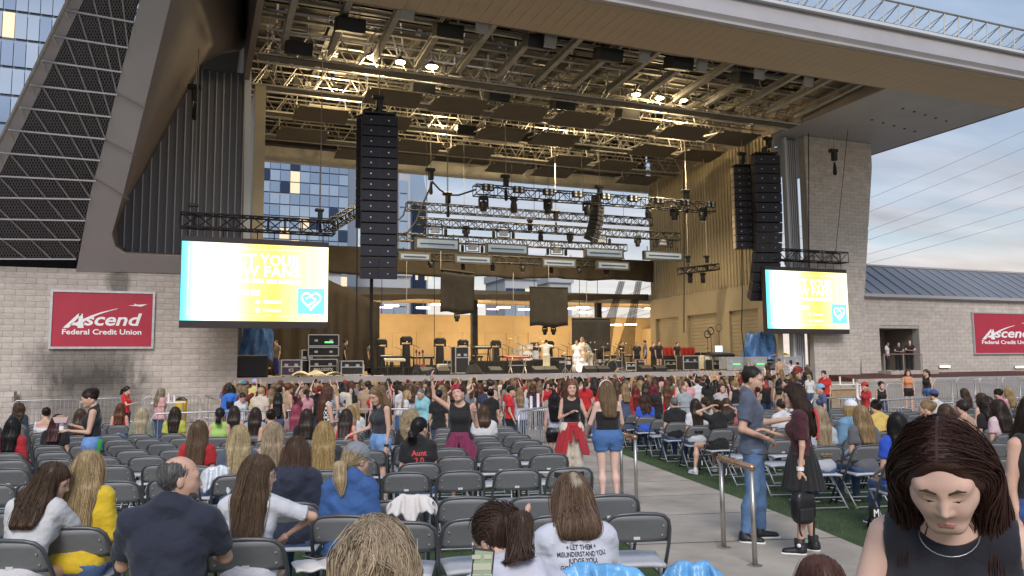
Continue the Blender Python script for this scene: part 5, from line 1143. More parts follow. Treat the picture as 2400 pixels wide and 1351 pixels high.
# ================================================================ folding chairs
mat('chair_frame', (.10, .103, .11), .38, metal=.3, var=.15, vs=8); mat('chair_back', (.21, .216, .228), .5, var=.12, vs=6, bump=.06, bs=300, rnd=.10); mat('chair_seat', (.50, .51, .55), .55, var=.12, vs=5, rnd=.08); mat('chair_leg', (.33, .34, .37), .4, metal=.5, var=.1, vs=6); mat('seat_tag', (.6, .6, .6), .6); mat('screw', (.5, .5, .5), .35, metal=.6)
def make_chair():
    t_ = thing('folding_chair', 'x', 'chair', group='folding chairs set out before the stage')
    W2 = .25
    # main frame: from the front feet up the back, round the top
    side = [(.245, .24, .012), (.243, .05, .33), (.240, -.10, .57), (.232, -.165, .70), (.215, -.195, .765), (.18, -.212, .80), (.12, -.22, .815), (0, -.222, .822)]
    pts = [np.array(p) for p in side]+[np.array((-p[0], p[1], p[2])) for p in side[-2::-1]]
    MB().tube(pts, .0135, 7).build('back_frame', 'chair_frame', t_, smooth=True)
    # backrest panel, curved
    def fn(u, v):
        x = (u-.5)*2; wz = .60+.205*v
        ww = .225-.05*max(0, (v-.6)/.4)**2.2; top = -.018*max(0, v-.5)*abs(x)**3
        y = -.105-.108*v*.98+.022*(1-x*x)*-1
        return np.array([x*ww, y, wz+top])
    b = MB().grid(fn, 10, 6).build('backrest', 'chair_back', t_, smooth=True, solid=.014)
    m = MB()
    for x in (-.18, .18):
        for v in (.25, .62): p = fn(.5+x/.45, v); m.box(p+np.array([0, -.010, 0]), (.011, .01, .011))
    m.build('screw_heads', 'screw', b)['kind'] = 'stuff'
    p = fn(.5, .16); MB().box(p+np.array([0, -.0105, 0]), (.045, .004, .024), rot=np.array(Matrix.Rotation(R(-27), 3, 'X')) if False else None).build('number_tag', 'seat_tag', b)
    def sf(u, v):
        x = (u-.5)*2; y = -.19+.41*v; cx_ = (1-abs(x)**6*.06); return np.array([x*.215*(1-.10*(1-v)), y, .445+.012*v-.012*(abs(x)**3)-.012*max(0, (v-.8)/.2)**2])
    MB().grid(sf, 10, 8).build('seat', 'chair_seat', t_, smooth=True, solid=.028)
    for sx_ in (-1, 1): MB().tube([(sx_*.218, .17, .425), (sx_*.222, -.02, .22), (sx_*.226, -.23, .012)], .012, 6).build('leg', 'chair_leg', t_, smooth=True)
    MB().tube([(-.224, -.215, .035), (.224, -.215, .035)], .010, 5).build('stretcher', 'chair_leg', t_); MB().tube([(-.222, -.10, .145), (.222, -.10, .145)], .009, 5).build('stretcher', 'chair_leg', t_); MB().tube([(-.244, .20, .085), (.244, .20, .085)], .009, 5).build('stretcher', 'chair_frame', t_)
    return t_
chair = snapshot(make_chair())
ROWS = [5.95, 6.8, 8.55, 10.1, 11.35, 12.5, 13.7, 14.9, 16.1, 17.3, 18.5, 19.7, 20.9]
CH = []; chair_first = True
LETTER = {2: 'M', 3: 'L', 4: 'K', 5: 'J', 6: 'I'}
def put_chair(p, rz, label, sc=1.0):
    global chair_first
    if chair_first: o = chair[0]; o.location = p; o.rotation_euler = (0, 0, rz); o['label'] = label; chair_first = False; o.scale = (sc*1.06, sc*1.04, sc)
    else: o = copy_tree(chair, None, p, rz, label, scale=(sc*1.06, sc*1.04, sc))
    return o
def on_view(p, h=.82):
    v = np.array(p)+np.array([0, 0, h])-CAM; D = v @ cf
    if D < .5: return False
    x, y = IW/2+F*(v @ cr)/D, IH/2-F*(v @ cu)/D
    return -60 < x < 2460 and y < 1400
rc_ = random.Random(4)
SEATS = {}
for r_i, t0 in enumerate(ROWS):
    for side in (0, 1):
        if side == 1 and r_i < 2: continue
        k = 0
        for i in range(26):
            s0 = 1.52-.585*i if side == 0 else 5.15+.585*i+(.1 if r_i == 2 else 0)
            bend = .010*max(0, -s0)**2*.2 if side == 0 else .012*(s0-5)**1.6
            t1 = t0+(bend if side == 0 else -bend)
            p = st(s0, t1)
            if not on_view(p): continue
            rz = -A_ANG+rc_.gauss(0, .05)+(-.012*s0 if side == 0 else .02*(s0-5))
            p = p+np.array([rc_.gauss(0, .02), rc_.gauss(0, .03), 0])
            if (t0 > 20 and side == 1 and s0 > 12) or (side == 0 and t0 > 17 and s0 > -7): continue
            k = i+1
            l = 'grey seated black folding chair %s of the aisle, row %s from the front edge, seat %s' % ('left' if side == 0 else 'right', ordn[r_i+1], ordn[k])
            l = 'folding chair %s of the aisle, %s row back to front, %s seat from the aisle' % ('left' if side == 0 else 'right', ordn[r_i+1], ordn[k])
            o = put_chair(p, rz, l); SEATS[(side, r_i, i)] = (p, rz); CH.append(o)
# row letter tags on aisle chairs of the right block
mat('tag_black', (.02, .02, .02), .5)
for r_i, ch in LETTER.items():
    p, rz = SEATS[(1, r_i, 0)]
    c = p+np.array([-.30, .10, .22]); o = MB().box(c, (.012, .10, .13)).build('row_tag', 'tag_black'); tag(o, 'small black row tag with a white %s on the aisle chair' % ch, 'tag')
    V, fs = text_mesh(ch, .11, True, 0, .002); m = MB(); put_text(m, V, fs, c+np.array([-.0, -.056, 0]), (1, 0, 0), (0, 0, 1), (0, -1, 0)); m.build('tag_letter', 'sign_white', o)
    V2 = MB(); V2.box(c+np.array([0, -.052, 0]), (.10, .006, .13)); V2.build('tag_plate', 'tag_black', o)
# ================================================================ aisle handrails
mat('rail_steel', (.50, .47, .43), .32, metal=.85, var=.15, vs=10); mat('rail_copper', (.62, .36, .24), .3, metal=.8, var=.1, vs=8)
for i, (a, b, l) in enumerate((((1770, 1330), (1702, 1290), 'short steel handrail with a coppery top bar beside the man in jeans'), ((1492, 1182), (1462, 1166), 'short steel handrail in the aisle beside the woman in denim shorts'))):
    p, q = gat(*a), gat(*b); d = nrm(q-p); q = p+d*.75; t_ = thing('aisle_handrail', l, 'handrail', p, group='handrails in the aisle')
    for c in (p, q): MB().tube([c, c+np.array([0, 0, .9])], .024, 8).build('post', 'rail_steel', t_, smooth=True); MB().lathe([(.07, .0), (.07, .018), (.035, .022)], c, 12).build('base_plate', 'rail_steel', t_)
    MB().tube([p+np.array([0, 0, .92])-d*.03, q+np.array([0, 0, .92])+d*.03], .032, 8).build('top_bar', 'rail_copper', t_, smooth=True)
# ================================================================ crowd barriers
mat('barrier', (.5, .5, .52), .4, metal=.7, var=.15, vs=4)
def make_barrier():
    t_ = thing('crowd_barrier', 'x', 'barrier', group='steel crowd barriers')
    w_, h_ = 2.2, 1.08
    MB().tube([(-w_/2, 0, .12), (-w_/2, 0, h_-.12), (-w_/2+.12, 0, h_), (w_/2-.12, 0, h_), (w_/2, 0, h_-.12), (w_/2, 0, .12)], .025, 6, closed=True).build('frame', 'barrier', t_, smooth=True)
    sm = MB().tube([(0, 0, .14), (0, 0, h_-.03)], .011, 5).build('bar', 'barrier', t_)
    repeat('bar', sm, [(-w_/2+.14*i, 0, 0) for i in range(1, 16)], t_)
    for sx_ in (-.8, .8): MB().bar((sx_, -.3, .03), (sx_, .3, .03), .06, .03).bar((sx_, 0, .03), (sx_, 0, .14), .04).build('foot', 'barrier', t_)
    return t_
br = snapshot(make_barrier()); bf = True
def barrier(p, rz, label):
    global bf
    if bf: o = br[0]; o.location = p; o.rotation_euler = (0, 0, rz); o['label'] = label; bf = False
    else: copy_tree(br, None, p, rz, label)
def bline(x0, y0_, x1, y1_, label, h=1.08):
    a, b = at(x0, y0_, h), at(x1, y1_, h); L_ = np.linalg.norm(b-a); n = max(1, round(L_/2.25)); d = (b-a)/n; rz = math.atan2(d[1], d[0])
    for i in range(n): 
        p = a+d*(i+.5); p[2] = gz(p[1]); barrier(p, rz, label if n == 1 else label+', %s along' % ordn[i+1])
bline(30, 940, 470, 928, 'steel crowd barrier before the stained block wall')
bline(440, 927, 560, 927, 'steel crowd barrier at the corner of wall and deck')
bline(425, 968, 520, 965, 'steel crowd barrier behind the pink shirted person')
bline(480, 965, 1000, 958, 'steel crowd barrier between the seats and the standing crowd')
bline(1228, 962, 1283, 955, 'steel crowd barrier at the head of the aisle')
bline(1540, 956, 1760, 948, 'steel crowd barrier before the right seat block')
bline(1900, 935, 2010, 930, 'steel crowd barrier beside the vendor tables')
bline(2030, 940, 2200, 932, 'steel crowd barrier behind the yellow sweater')
a, b = at2(2040, 889, 1.08), at2(2420, 884, 1.08)
for i in range(7):
    p = a+(b-a)*(i+.5)/7; p[2] = gz2(p[0], p[1]); barrier(p, math.atan2((b-a)[1], (b-a)[0]), 'steel crowd barrier below the low block wall, %s along' % ordn[i+1])
# mulch bed and kerb below the right wall
m = MB(); m.prism([(34.5, 33.8, .6), (34.5, FY+.48, .6), (34.5, FY+.48, 1.22), (34.5, 35, 1.1), (34.5, 33.8, .9)], (40, 0, 0)); structure(m.build('mulch_bed', 'mulch'))
m = MB(); m.bx(34.3, 75, 33.6, 33.8, .5, .96); structure(m.build('bed_kerb', 'concrete'))
LZ = 1.36
a = PY(2072, 830, FY-.3); b = PY(2160, 828, FY-.3)
t_ = thing('doorway_railing', 'waist high railing in front of the wall doorway', 'railing', (a[0], FY-.3, LZ))
MB().tube([(a[0], FY-.3, LZ+1.0), (b[0], FY-.3, LZ+1.0)], .035, 6).build('top_bar', 'rail_copper', t_)
for i in range(3): x = a[0]+(b[0]-a[0])*i/2; MB().tube([(x, FY-.3, LZ-.4), (x, FY-.3, LZ+1.0)], .03, 6).build('post', 'rail_steel', t_)
m = MB(); m.bx(DX0-.3, DX1+.3, FY-.5, FY+3.2, .5, LZ); o = structure(m.build('doorway_landing', 'concrete'))
# vendor tables with cup stacks
mat('table_white', (.78, .77, .75), .5, var=.06); mat('cup', (.85, .72, .70), .4); mat('wood_box', (.36, .24, .13), .7, var=.3, vs=3)
def vendor_table(label, x, y, w_, cups, h=.95):
    p = at2(x, y, h); t_ = thing('vendor_table', label, 'table', p, group='vendor tables')
    MB().box(p+np.array([0, 0, h]), (w_, .7, .04), bev=.01).build('tabletop', 'table_white', t_)
    for sx_ in (-1, 1):
        for sy in (-1, 1): MB().tube([p+np.array([sx_*w_*.42, sy*.28, 0]), p+np.array([sx_*w_*.42, sy*.28, h])], .02, 5).build('leg', 'chair_leg', t_)
    for i, (dx, n) in enumerate(cups):
        c = p+np.array([dx, 0, h+.02]); o = MB()
        for k in range(n): o.lathe([(.032, k*.03), (.04, k*.03+.09)], c, 10)
        ob = o.build('cup_stack', 'cup'); tag(ob, 'tall stack of pale pink cups, %s on the %s' % (ordn[i+1], label.split(' with ')[0]), 'cups', 'stacks of cups')
vendor_table('white table near the pink shirt with cups', 395, 944, 1.2, [(-.25, 12), (0, 9), (.2, 6)])
vendor_table('white table at the aisle head with cups', 1245, 960, .9, [(-.2, 12), (0, 9), (.2, 11)])
vendor_table('white table in the right plaza with cups', 1985, 902, 1.6, [(-.4, 10), (.4, 6)])
vendor_table('white table behind the right seats with cups', 2010, 935, 1.0, [(0, 14), (.15, 12)])
p = at2(1975, 908, 1.1); t_ = thing('plywood_bin', 'plywood bin beside the vendor table in the right plaza', 'bin', p)
MB().box(p+np.array([0, .3, .5]), (1.4, .8, 1.0), bev=.02).build('bin_body', 'wood_box', t_); MB().box(p+np.array([0, .3, 1.03]), (1.5, .9, .06), bev=.01).build('bin_lid', 'concrete', t_)
p = at(425, 930, 1.1); t_ = thing('yellow_bin', 'yellow upright bin beside the table near the pink shirt', 'bin', p); MB().lathe([(.2, 0), (.24, .9), (.25, .95)], p, 14).build('bin_body', 'yellow', t_, smooth=True); MB().lathe([(.26, .95), (.1, 1.08)], p, 14).build('bin_lid', 'case_black', t_)
m = MB(); 
for i in range(2): pass
p0 = at(8, 925, 1.3); t_ = thing('low_block_wall', 'low block end wall at the very left beside the barriers', 'wall', (p0[0]-1, p0[1], gz(p0[1])))
block_wall(t_, p0[0]-3, p0[0]+.35, gz(p0[1]), 1.1, p0[1], .6, .2, limit=30)
# ================================================================ figures: smooth distance fields meshed with surface nets
f4 = np.float32
def rcone(P, a, b, ra, rb):
    a = np.asarray(a, f4); b = np.asarray(b, f4); ba = b-a; pa = P-a; L2 = float(ba @ ba)
    if L2 < 1e-10: return np.sqrt((pa*pa).sum(-1))-ra
    h = np.clip((pa @ ba)/L2, 0, 1); d = pa-h[..., None]*ba
    return np.sqrt((d*d).sum(-1))-(ra+(rb-ra)*h)
def ellip(P, c, r, Rm=None):
    p = P-np.asarray(c, f4)
    if Rm is not None: p = p @ np.asarray(Rm, f4)
    r = np.asarray(r, f4); q = p/r; k0 = np.sqrt((q*q).sum(-1)); k1 = np.sqrt(((q/r)**2).sum(-1))+1e-6
    return k0*(k0-1)/k1
def prim(P, s):
    return rcone(P, *s[1:5]) if s[0] == 'c' else ellip(P, *s[1:4])
def smin(a, b, k):
    h = np.maximum(k-np.abs(a-b), 0)/k; return np.minimum(a, b)-h*h*k*.25
def field(prims, k=.03, sub=(), cuts=(), wr=0, seed=0, off=0):
    """distance field of smoothly joined round cones and ellipsoids, minus soft subtractions, cut by planes, with cloth wrinkles"""
    ph = seed*1.7
    def fn(P):
        d = None
        for s in prims:
            e_ = prim(P, s); d = e_ if d is None else smin(d, e_, s[5] if len(s) > 5 and s[5] else k)
        d = d-off
        if wr:
            x, y, z = P[..., 0], P[..., 1], P[..., 2]
            d = d+wr*(1.1*np.sin(31*x+17*z+ph+2*np.sin(9*y+ph))*np.sin(23*z-13*y+ph*2)+1.3*(1-np.abs(np.sin(21*z+19*np.abs(x)-9*y+2*np.sin(11*x+7*z+ph)+ph)))**3-.5+.9*(1-np.abs(np.sin(29*z-15*x+2.2*np.sin(8*y-9*x+ph*3))))**4+1.0*(1-np.abs(np.sin(44*z+26*x*np.sin(5*z+ph)+3*np.sin(9*y+13*x+ph))))**3)*-1
        for s in sub:
            e_ = prim(P, s); kk = s[5] if len(s) > 5 and s[5] else .01; d = -smin(-d, e_, kk)
        for (pt, n_) in cuts: d = np.maximum(d, (P-np.asarray(pt, f4)) @ np.asarray(n_, f4))
        return d
    return fn
def clothed(trunk, limbs, k, off, sub, cuts, wr, seed, legs_=False):
    """garment over trunk and limbs with the body's own blends; limbs = [(prims, end point, direction)], cut only near that limb"""
    ft = field(trunk, k); fl = [field(l[0], .01) for l in limbs]
    bases = [field(trunk+l[0], k, sub, (), wr, seed, off) for l in limbs] or [field(trunk, k, sub, (), wr, seed, off)]
    def fn(P):
        t_ = ft(P); ds = [f_(P) for f_ in fl]; md = None
        for d_ in ds: md = d_ if md is None else np.minimum(md, d_)
        tot = None
        for i, b_ in enumerate(bases):
            d = b_(P)
            if limbs and limbs[i][1] is not None:
                l = limbs[i]; d = np.where(ds[i] < t_+.02, np.maximum(d, (P-np.asarray(l[1], f4)) @ np.asarray(l[2], f4)), d)
            tot = d if tot is None else np.minimum(tot, d)
        for (pt, n_) in cuts:
            cd_ = np.maximum(tot, (P-np.asarray(pt, f4)) @ np.asarray(n_, f4)); tot = cd_ if md is None or legs_ else np.where(t_ < md+.012, cd_, tot)
        return tot
    return fn
def snets(fn, lo, hi, h):
    lo = np.asarray(lo, float); hi = np.asarray(hi, float); ax = [np.arange(lo[i], hi[i]+h*1.01, h).astype(f4) for i in range(3)]
    n = [len(a) for a in ax]; G = np.stack(np.meshgrid(*ax, indexing='ij'), -1); D = fn(G); s = D < 0
    c = [slice(0, -1), slice(1, None)]
    cnt = sum(s[c[i], c[j], c[k]].astype(np.int8) for i in (0, 1) for j in (0, 1) for k in (0, 1)); act = (cnt > 0) & (cnt < 8)
    idx = np.full(act.shape, -1, np.int32); I = np.argwhere(act); idx[act] = np.arange(len(I))
    if len(I) == 0: return np.zeros((0, 3)), np.zeros((0, 4), int)
    acc = np.zeros((len(I), 3)); num = np.zeros(len(I)); cor = [(i, j, k) for i in (0, 1) for j in (0, 1) for k in (0, 1)]
    for a in cor:
        for q in range(3):
            if a[q]: continue
            b = list(a); b[q] = 1; da = D[I[:, 0]+a[0], I[:, 1]+a[1], I[:, 2]+a[2]]; db = D[I[:, 0]+b[0], I[:, 1]+b[1], I[:, 2]+b[2]]
            m_ = (da < 0) != (db < 0); t = np.where(m_, da/np.where(m_, da-db, 1), 0); pt = np.tile(np.array(a, float), (len(I), 1)); pt[:, q] = t
            acc += pt*m_[:, None]; num += m_
    V = (I+acc/num[:, None])*h+lo
    Q = []
    for q in range(3):
        u, v = (q+1) % 3, (q+2) % 3
        sa = [slice(None)]*3; sb = [slice(None)]*3; sa[q] = slice(0, -1); sb[q] = slice(1, None)
        E = s[tuple(sa)] != s[tuple(sb)]; E = np.argwhere(E); E = E[(E[:, u] > 0) & (E[:, v] > 0) & (E[:, u] < n[u]-1) & (E[:, v] < n[v]-1)]
        def cell(du, dv):
            e_ = E.copy(); e_[:, u] -= du; e_[:, v] -= dv; return idx[e_[:, 0], e_[:, 1], e_[:, 2]]
        quad = np.stack([cell(1, 1), cell(0, 1), cell(0, 0), cell(1, 0)], 1)
        neg = s[E[:, 0], E[:, 1], E[:, 2]]; quad[~neg] = quad[~neg][:, ::-1]; Q.append(quad)
    return V, np.concatenate(Q)
def bounds(prims, pad=.03):
    lo = np.full(3, 9.); hi = np.full(3, -9.)
    for s in prims:
        if s[0] == 'c':
            for p, r in ((s[1], s[3]), (s[2], s[4])): lo = np.minimum(lo, np.asarray(p)-r); hi = np.maximum(hi, np.asarray(p)+r)
        else: r = max(s[2]); lo = np.minimum(lo, np.asarray(s[1])-r); hi = np.maximum(hi, np.asarray(s[1])+r)
    return lo-pad, hi+pad
def to_mesh(name, parts, mats, tint=None):
    """one mesh from [(verts, quads, material index per face)]"""
    V = []; Fq = []; M = []; o = 0; T = []
    for p in parts:
        v, q, mi = p[:3]; V.append(v); Fq.append(q+o); M.append(np.full(len(q), mi) if np.isscalar(mi) else mi); o += len(v); T.append(p[3] if len(p) > 3 else np.full(len(v), .5))
    V = np.concatenate(V); Fq = np.concatenate(Fq); M = np.concatenate(M); me = bpy.data.meshes.new(name)
    me.vertices.add(len(V)); me.vertices.foreach_set('co', V.astype(f4).ravel())
    nq = len(Fq); me.loops.add(nq*4); me.loops.foreach_set('vertex_index', Fq.astype(np.int32).ravel()); me.polygons.add(nq); me.polygons.foreach_set('loop_start', np.arange(0, nq*4, 4, dtype=np.int32)); me.polygons.foreach_set('loop_total', np.full(nq, 4, np.int32))
    for q in mats: me.materials.append(MATS[q] if isinstance(q, str) else q)
    me.polygons.foreach_set('material_index', M.astype(np.int32)); me.polygons.foreach_set('use_smooth', np.ones(nq, bool))
    if tint:
        at_ = me.attributes.new('tint', 'FLOAT', 'POINT'); at_.data.foreach_set('value', np.concatenate(T).astype(f4))
    me.update(); me.validate(); return me
mat('skin', (.60, .36, .26), .55, objcol=True, var=.08, vs=9, bump=.04, bs=200, spec=.4)
mat('lips', (.50, .22, .19), .45); mat('eyes', (.03, .02, .02), .25); mat('brow', (.07, .045, .03), .8)
mat('hair', (.1, .06, .03), .48, objcol=True, tint=.45, var=.15, vs=20, spec=.35)
mat('fabric', (.5, .5, .5), .85, objcol=True, var=.06, vs=7, bump=.6, bs=14, sheen=.15)
mat('denim', (.12, .22, .42), .85, objcol=True, var=.28, vs=9, bump=.25, bs=250)
mat('leather', (.02, .02, .02), .35, objcol=True, var=.2, vs=10, bump=.1, bs=60)
mat('shoe', (.03, .03, .03), .5, objcol=True); mat('sole', (.8, .8, .78), .6)
def rotm(yaw=0, pitch=0, roll=0):
    """head turn: yaw right, pitch down, roll to the right shoulder (degrees)"""
    return np.array(Matrix.Rotation(R(-yaw), 3, 'Z') @ Matrix.Rotation(R(-pitch), 3, 'X') @ Matrix.Rotation(R(roll), 3, 'Y'))
def head_prims(lvl, fem=True, beard=False):
    P = [('e', (0, -.012, .035), (.076, .097, .092), None), ('e', (0, .028, -.045), (.056, .062, .072) if fem else (.060, .066, .076), None, .05), ('c', (-.018, .074, -.088), (.018, .074, -.088), .022, .022, .03)]
    P = [(p+(None,)*(6-len(p)))[:6] if p[0] == 'c' else (p[0], p[1], p[2], p[3], None, (p[4] if len(p) > 4 else None)) for p in P]
    P += [('c', (-.05, -.03, -.05), (0, -.03, -.10), .03, .045, .04)]
    n = [('c', (0, .092, .014), (0, .110, -.024), .0065, .0100, .014), ('c', (-.009, .098, -.031), (.009, .098, -.031), .0078, .0078, .010)]
    if lvl: P += [('e', (0, .020, -.012), (.066, .072, .098), None, None, .03)]
    if lvl: P += n
    if lvl >= 1:
        P += [('c', (-.040, .068, .030), (.040, .068, .030), .017, .017, .025), ('c', (-.030, .066, -.035), (-.046, .048, -.022), .021, .020, .025), ('c', (.030, .066, -.035), (.046, .048, -.022), .021, .020, .025)]
        if lvl == 2:
            for sx_ in (-1, 1): P += [('e', (sx_*.031, .0790, .008), (.0150, .0125, .0105), None, None, .005)]
        for sx_ in (-1, 1): P += [('e', (sx_*.078, -.012, -.005), (.010, .019, .031), None, None, .008)]
    return P
def face_sub(lvl):
    if lvl == 2: return [('e', (-.031, .106, .012), (.018, .015, .011), None, None, .014), ('e', (.031, .106, .012), (.018, .015, .011), None, None, .014)]
    return [('e', (-.031, .102, .010), (.017, .018, .011), None, None, .012), ('e', (.031, .102, .010), (.017, .018, .011), None, None, .012)] if lvl >= 1 else []
def face_feat(lvl):
    """(tag, prims) small features with their own colour"""
    if lvl < 1: return []
    o = [(1, [('c', (-.019, .0880, -.0665), (0, .0930, -.064), .0028, .0048), ('c', (.019, .0880, -.0665), (0, .0930, -.064), .0028, .0048), ('c', (-.013, .0900, -.0725), (.013, .0900, -.0725), .0055, .0055)])]
    for sx_ in (-1, 1):
        o.append((2, [('e', (sx_*.031, .0815, .009), (.0125, .010, .0075), None)]) if lvl == 1 else (2, [('c', (sx_*.019, .0905, .0020), (sx_*.031, .0915, -.0010), .0018, .0024), ('c', (sx_*.031, .0915, -.0010), (sx_*.045, .0850, .0030), .0024, .0016)])); o.append((3, [('c', (sx_*.015, .0905, .0265), (sx_*.032, .0885, .0320), .0042, .0042), ('c', (sx_*.032, .0885, .0320), (sx_*.048, .0760, .0280), .0042, .0026)]))
    return o
def hand_prims(w, d, up, s=1.0, curl=.35, side=1):
    """palm and five fingers from the wrist w along d; up = back of the hand"""
    d = nrm(d); up = np.asarray(up, float); up = nrm(up-d*(up @ d)); x = cross3(d, up)*side
    P = [('c', w+d*.012*s, w+d*.075*s+x*.022*s, .021*s, .015*s), ('c', w+d*.012*s, w+d*.075*s-x*.022*s, .021*s, .014*s), ('c', w+d*.02*s, w+d*.08*s, .018*s, .016*s)]
    Fg = []
    for k, (o_, l) in enumerate(((.027, .062), (.009, .072), (-.009, .067), (-.026, .052))):
        b = w+d*.082*s+x*o_*s; c1 = curl; e1 = d*math.cos(c1)-up*math.sin(c1); e2 = d*math.cos(c1*2.6)-up*math.sin(c1*2.6)
        j = b+e1*l*.55*s; t = j+e2*l*.5*s; Fg += [('c', b-d*.01, j, .0095*s, .0085*s, .006), ('c', j, t, .0085*s, .0068*s, .006)]
    b = w+d*.03*s+x*.03*s; j = b+(d*.7+x*.6-up*.3)*.042*s; t = j+(d*.9+x*.15-up*.3)*.034*s; Fg += [('c', w+d*.02*s+x*.01*s, b, .016*s, .014*s), ('c', b, j, .0125*s, .0105*s, .008), ('c', j, t, .0105*s, .008*s, .006)]
    return P+Fg
def strands(fn, seeds, n_steps, step, dirf, rad, rng, jit=.35, curl=0, seg=3, stop=None):
    """locks that run over the surface of a hair shell"""
    p = np.array(seeds, f4); N = len(p); path = []; h = .006; alive = np.ones(N)
    rnd_ = rng.normal(0, 1, (N, 3)).astype(f4); ph = rng.uniform(0, 6.28, N)
    lift = (rng.uniform(-.002, .006, N)+(rng.random(N) < .06)*rng.uniform(0, .016, N)).astype(f4)
    for k in range(n_steps+1):
        d0 = fn(p); g_ = np.stack([fn(p+np.eye(3, dtype=f4)[i]*h)-d0 for i in range(3)], -1); g_ /= np.linalg.norm(g_, axis=-1, keepdims=True)+1e-6
        p = p-g_*(d0-lift)[:, None]*.9; path.append(p.copy())
        v = dirf(p)+rnd_*jit*.25; 
        if curl: v = v+curl*np.stack([np.sin(k*1.5+ph), np.cos(k*1.5+ph), np.sin(k*.9+ph*2)*.15], -1)
        v = v-g_*(v*g_).sum(-1, keepdims=True)*.85; v /= np.linalg.norm(v, axis=-1, keepdims=True)+1e-6; p = p+v*step*(.8+.4*rng.random((N, 1)))
    A = np.stack(path, 1); K = n_steps+1          # N,K,3
    if stop is not None:               # locks end at the hairline
        bad = np.maximum.accumulate(stop(A), axis=1)
        keep = ~bad[:, 2]; A, bad = A[keep], bad[keep]; N = len(A)
        if N == 0: return np.zeros((0, 3)), np.zeros((0, 4), int), 0, np.zeros(0)
        for k in range(1, K): A[:, k] = np.where(bad[:, k][:, None], A[:, k-1]+.0004, A[:, k])
    for _ in range(1 if curl else 2): A[:, 1:-1] = .5*A[:, 1:-1]+.25*(A[:, :-2]+A[:, 2:])
    T = np.gradient(A, axis=1); T /= np.linalg.norm(T, axis=-1, keepdims=True)+1e-6
    ref = np.array([.3, .5, .8], f4); X = np.cross(T, ref); X /= np.linalg.norm(X, axis=-1, keepdims=True)+1e-6; Y_ = np.cross(T, X)
    rr = rad*(.6+.8*rng.random(N))[:, None]*np.sin(np.linspace(.25, 3.05, K))[None]**.6
    ring = [A+rr[..., None]*(X*math.cos(2*math.pi*j/seg)+Y_*math.sin(2*math.pi*j/seg)) for j in range(seg)]
    V = np.stack(ring, 2).reshape(-1, 3); b = (np.arange(N)[:, None, None]*K+np.arange(K-1)[None, :, None])*seg; j = np.arange(seg)[None, None]
    Q = np.stack([b+j, b+(j+1) % seg, b+seg+(j+1) % seg, b+seg+j], -1).reshape(-1, 4)
    return V, Q, 0, np.repeat(rng.random(N), K*seg)
def surf_seeds(V, rng, n, ok):
    c = V[ok(V)]
    return c[rng.integers(0, len(c), n)] if len(c) else V[:1].repeat(n, 0)
PROPS = {}
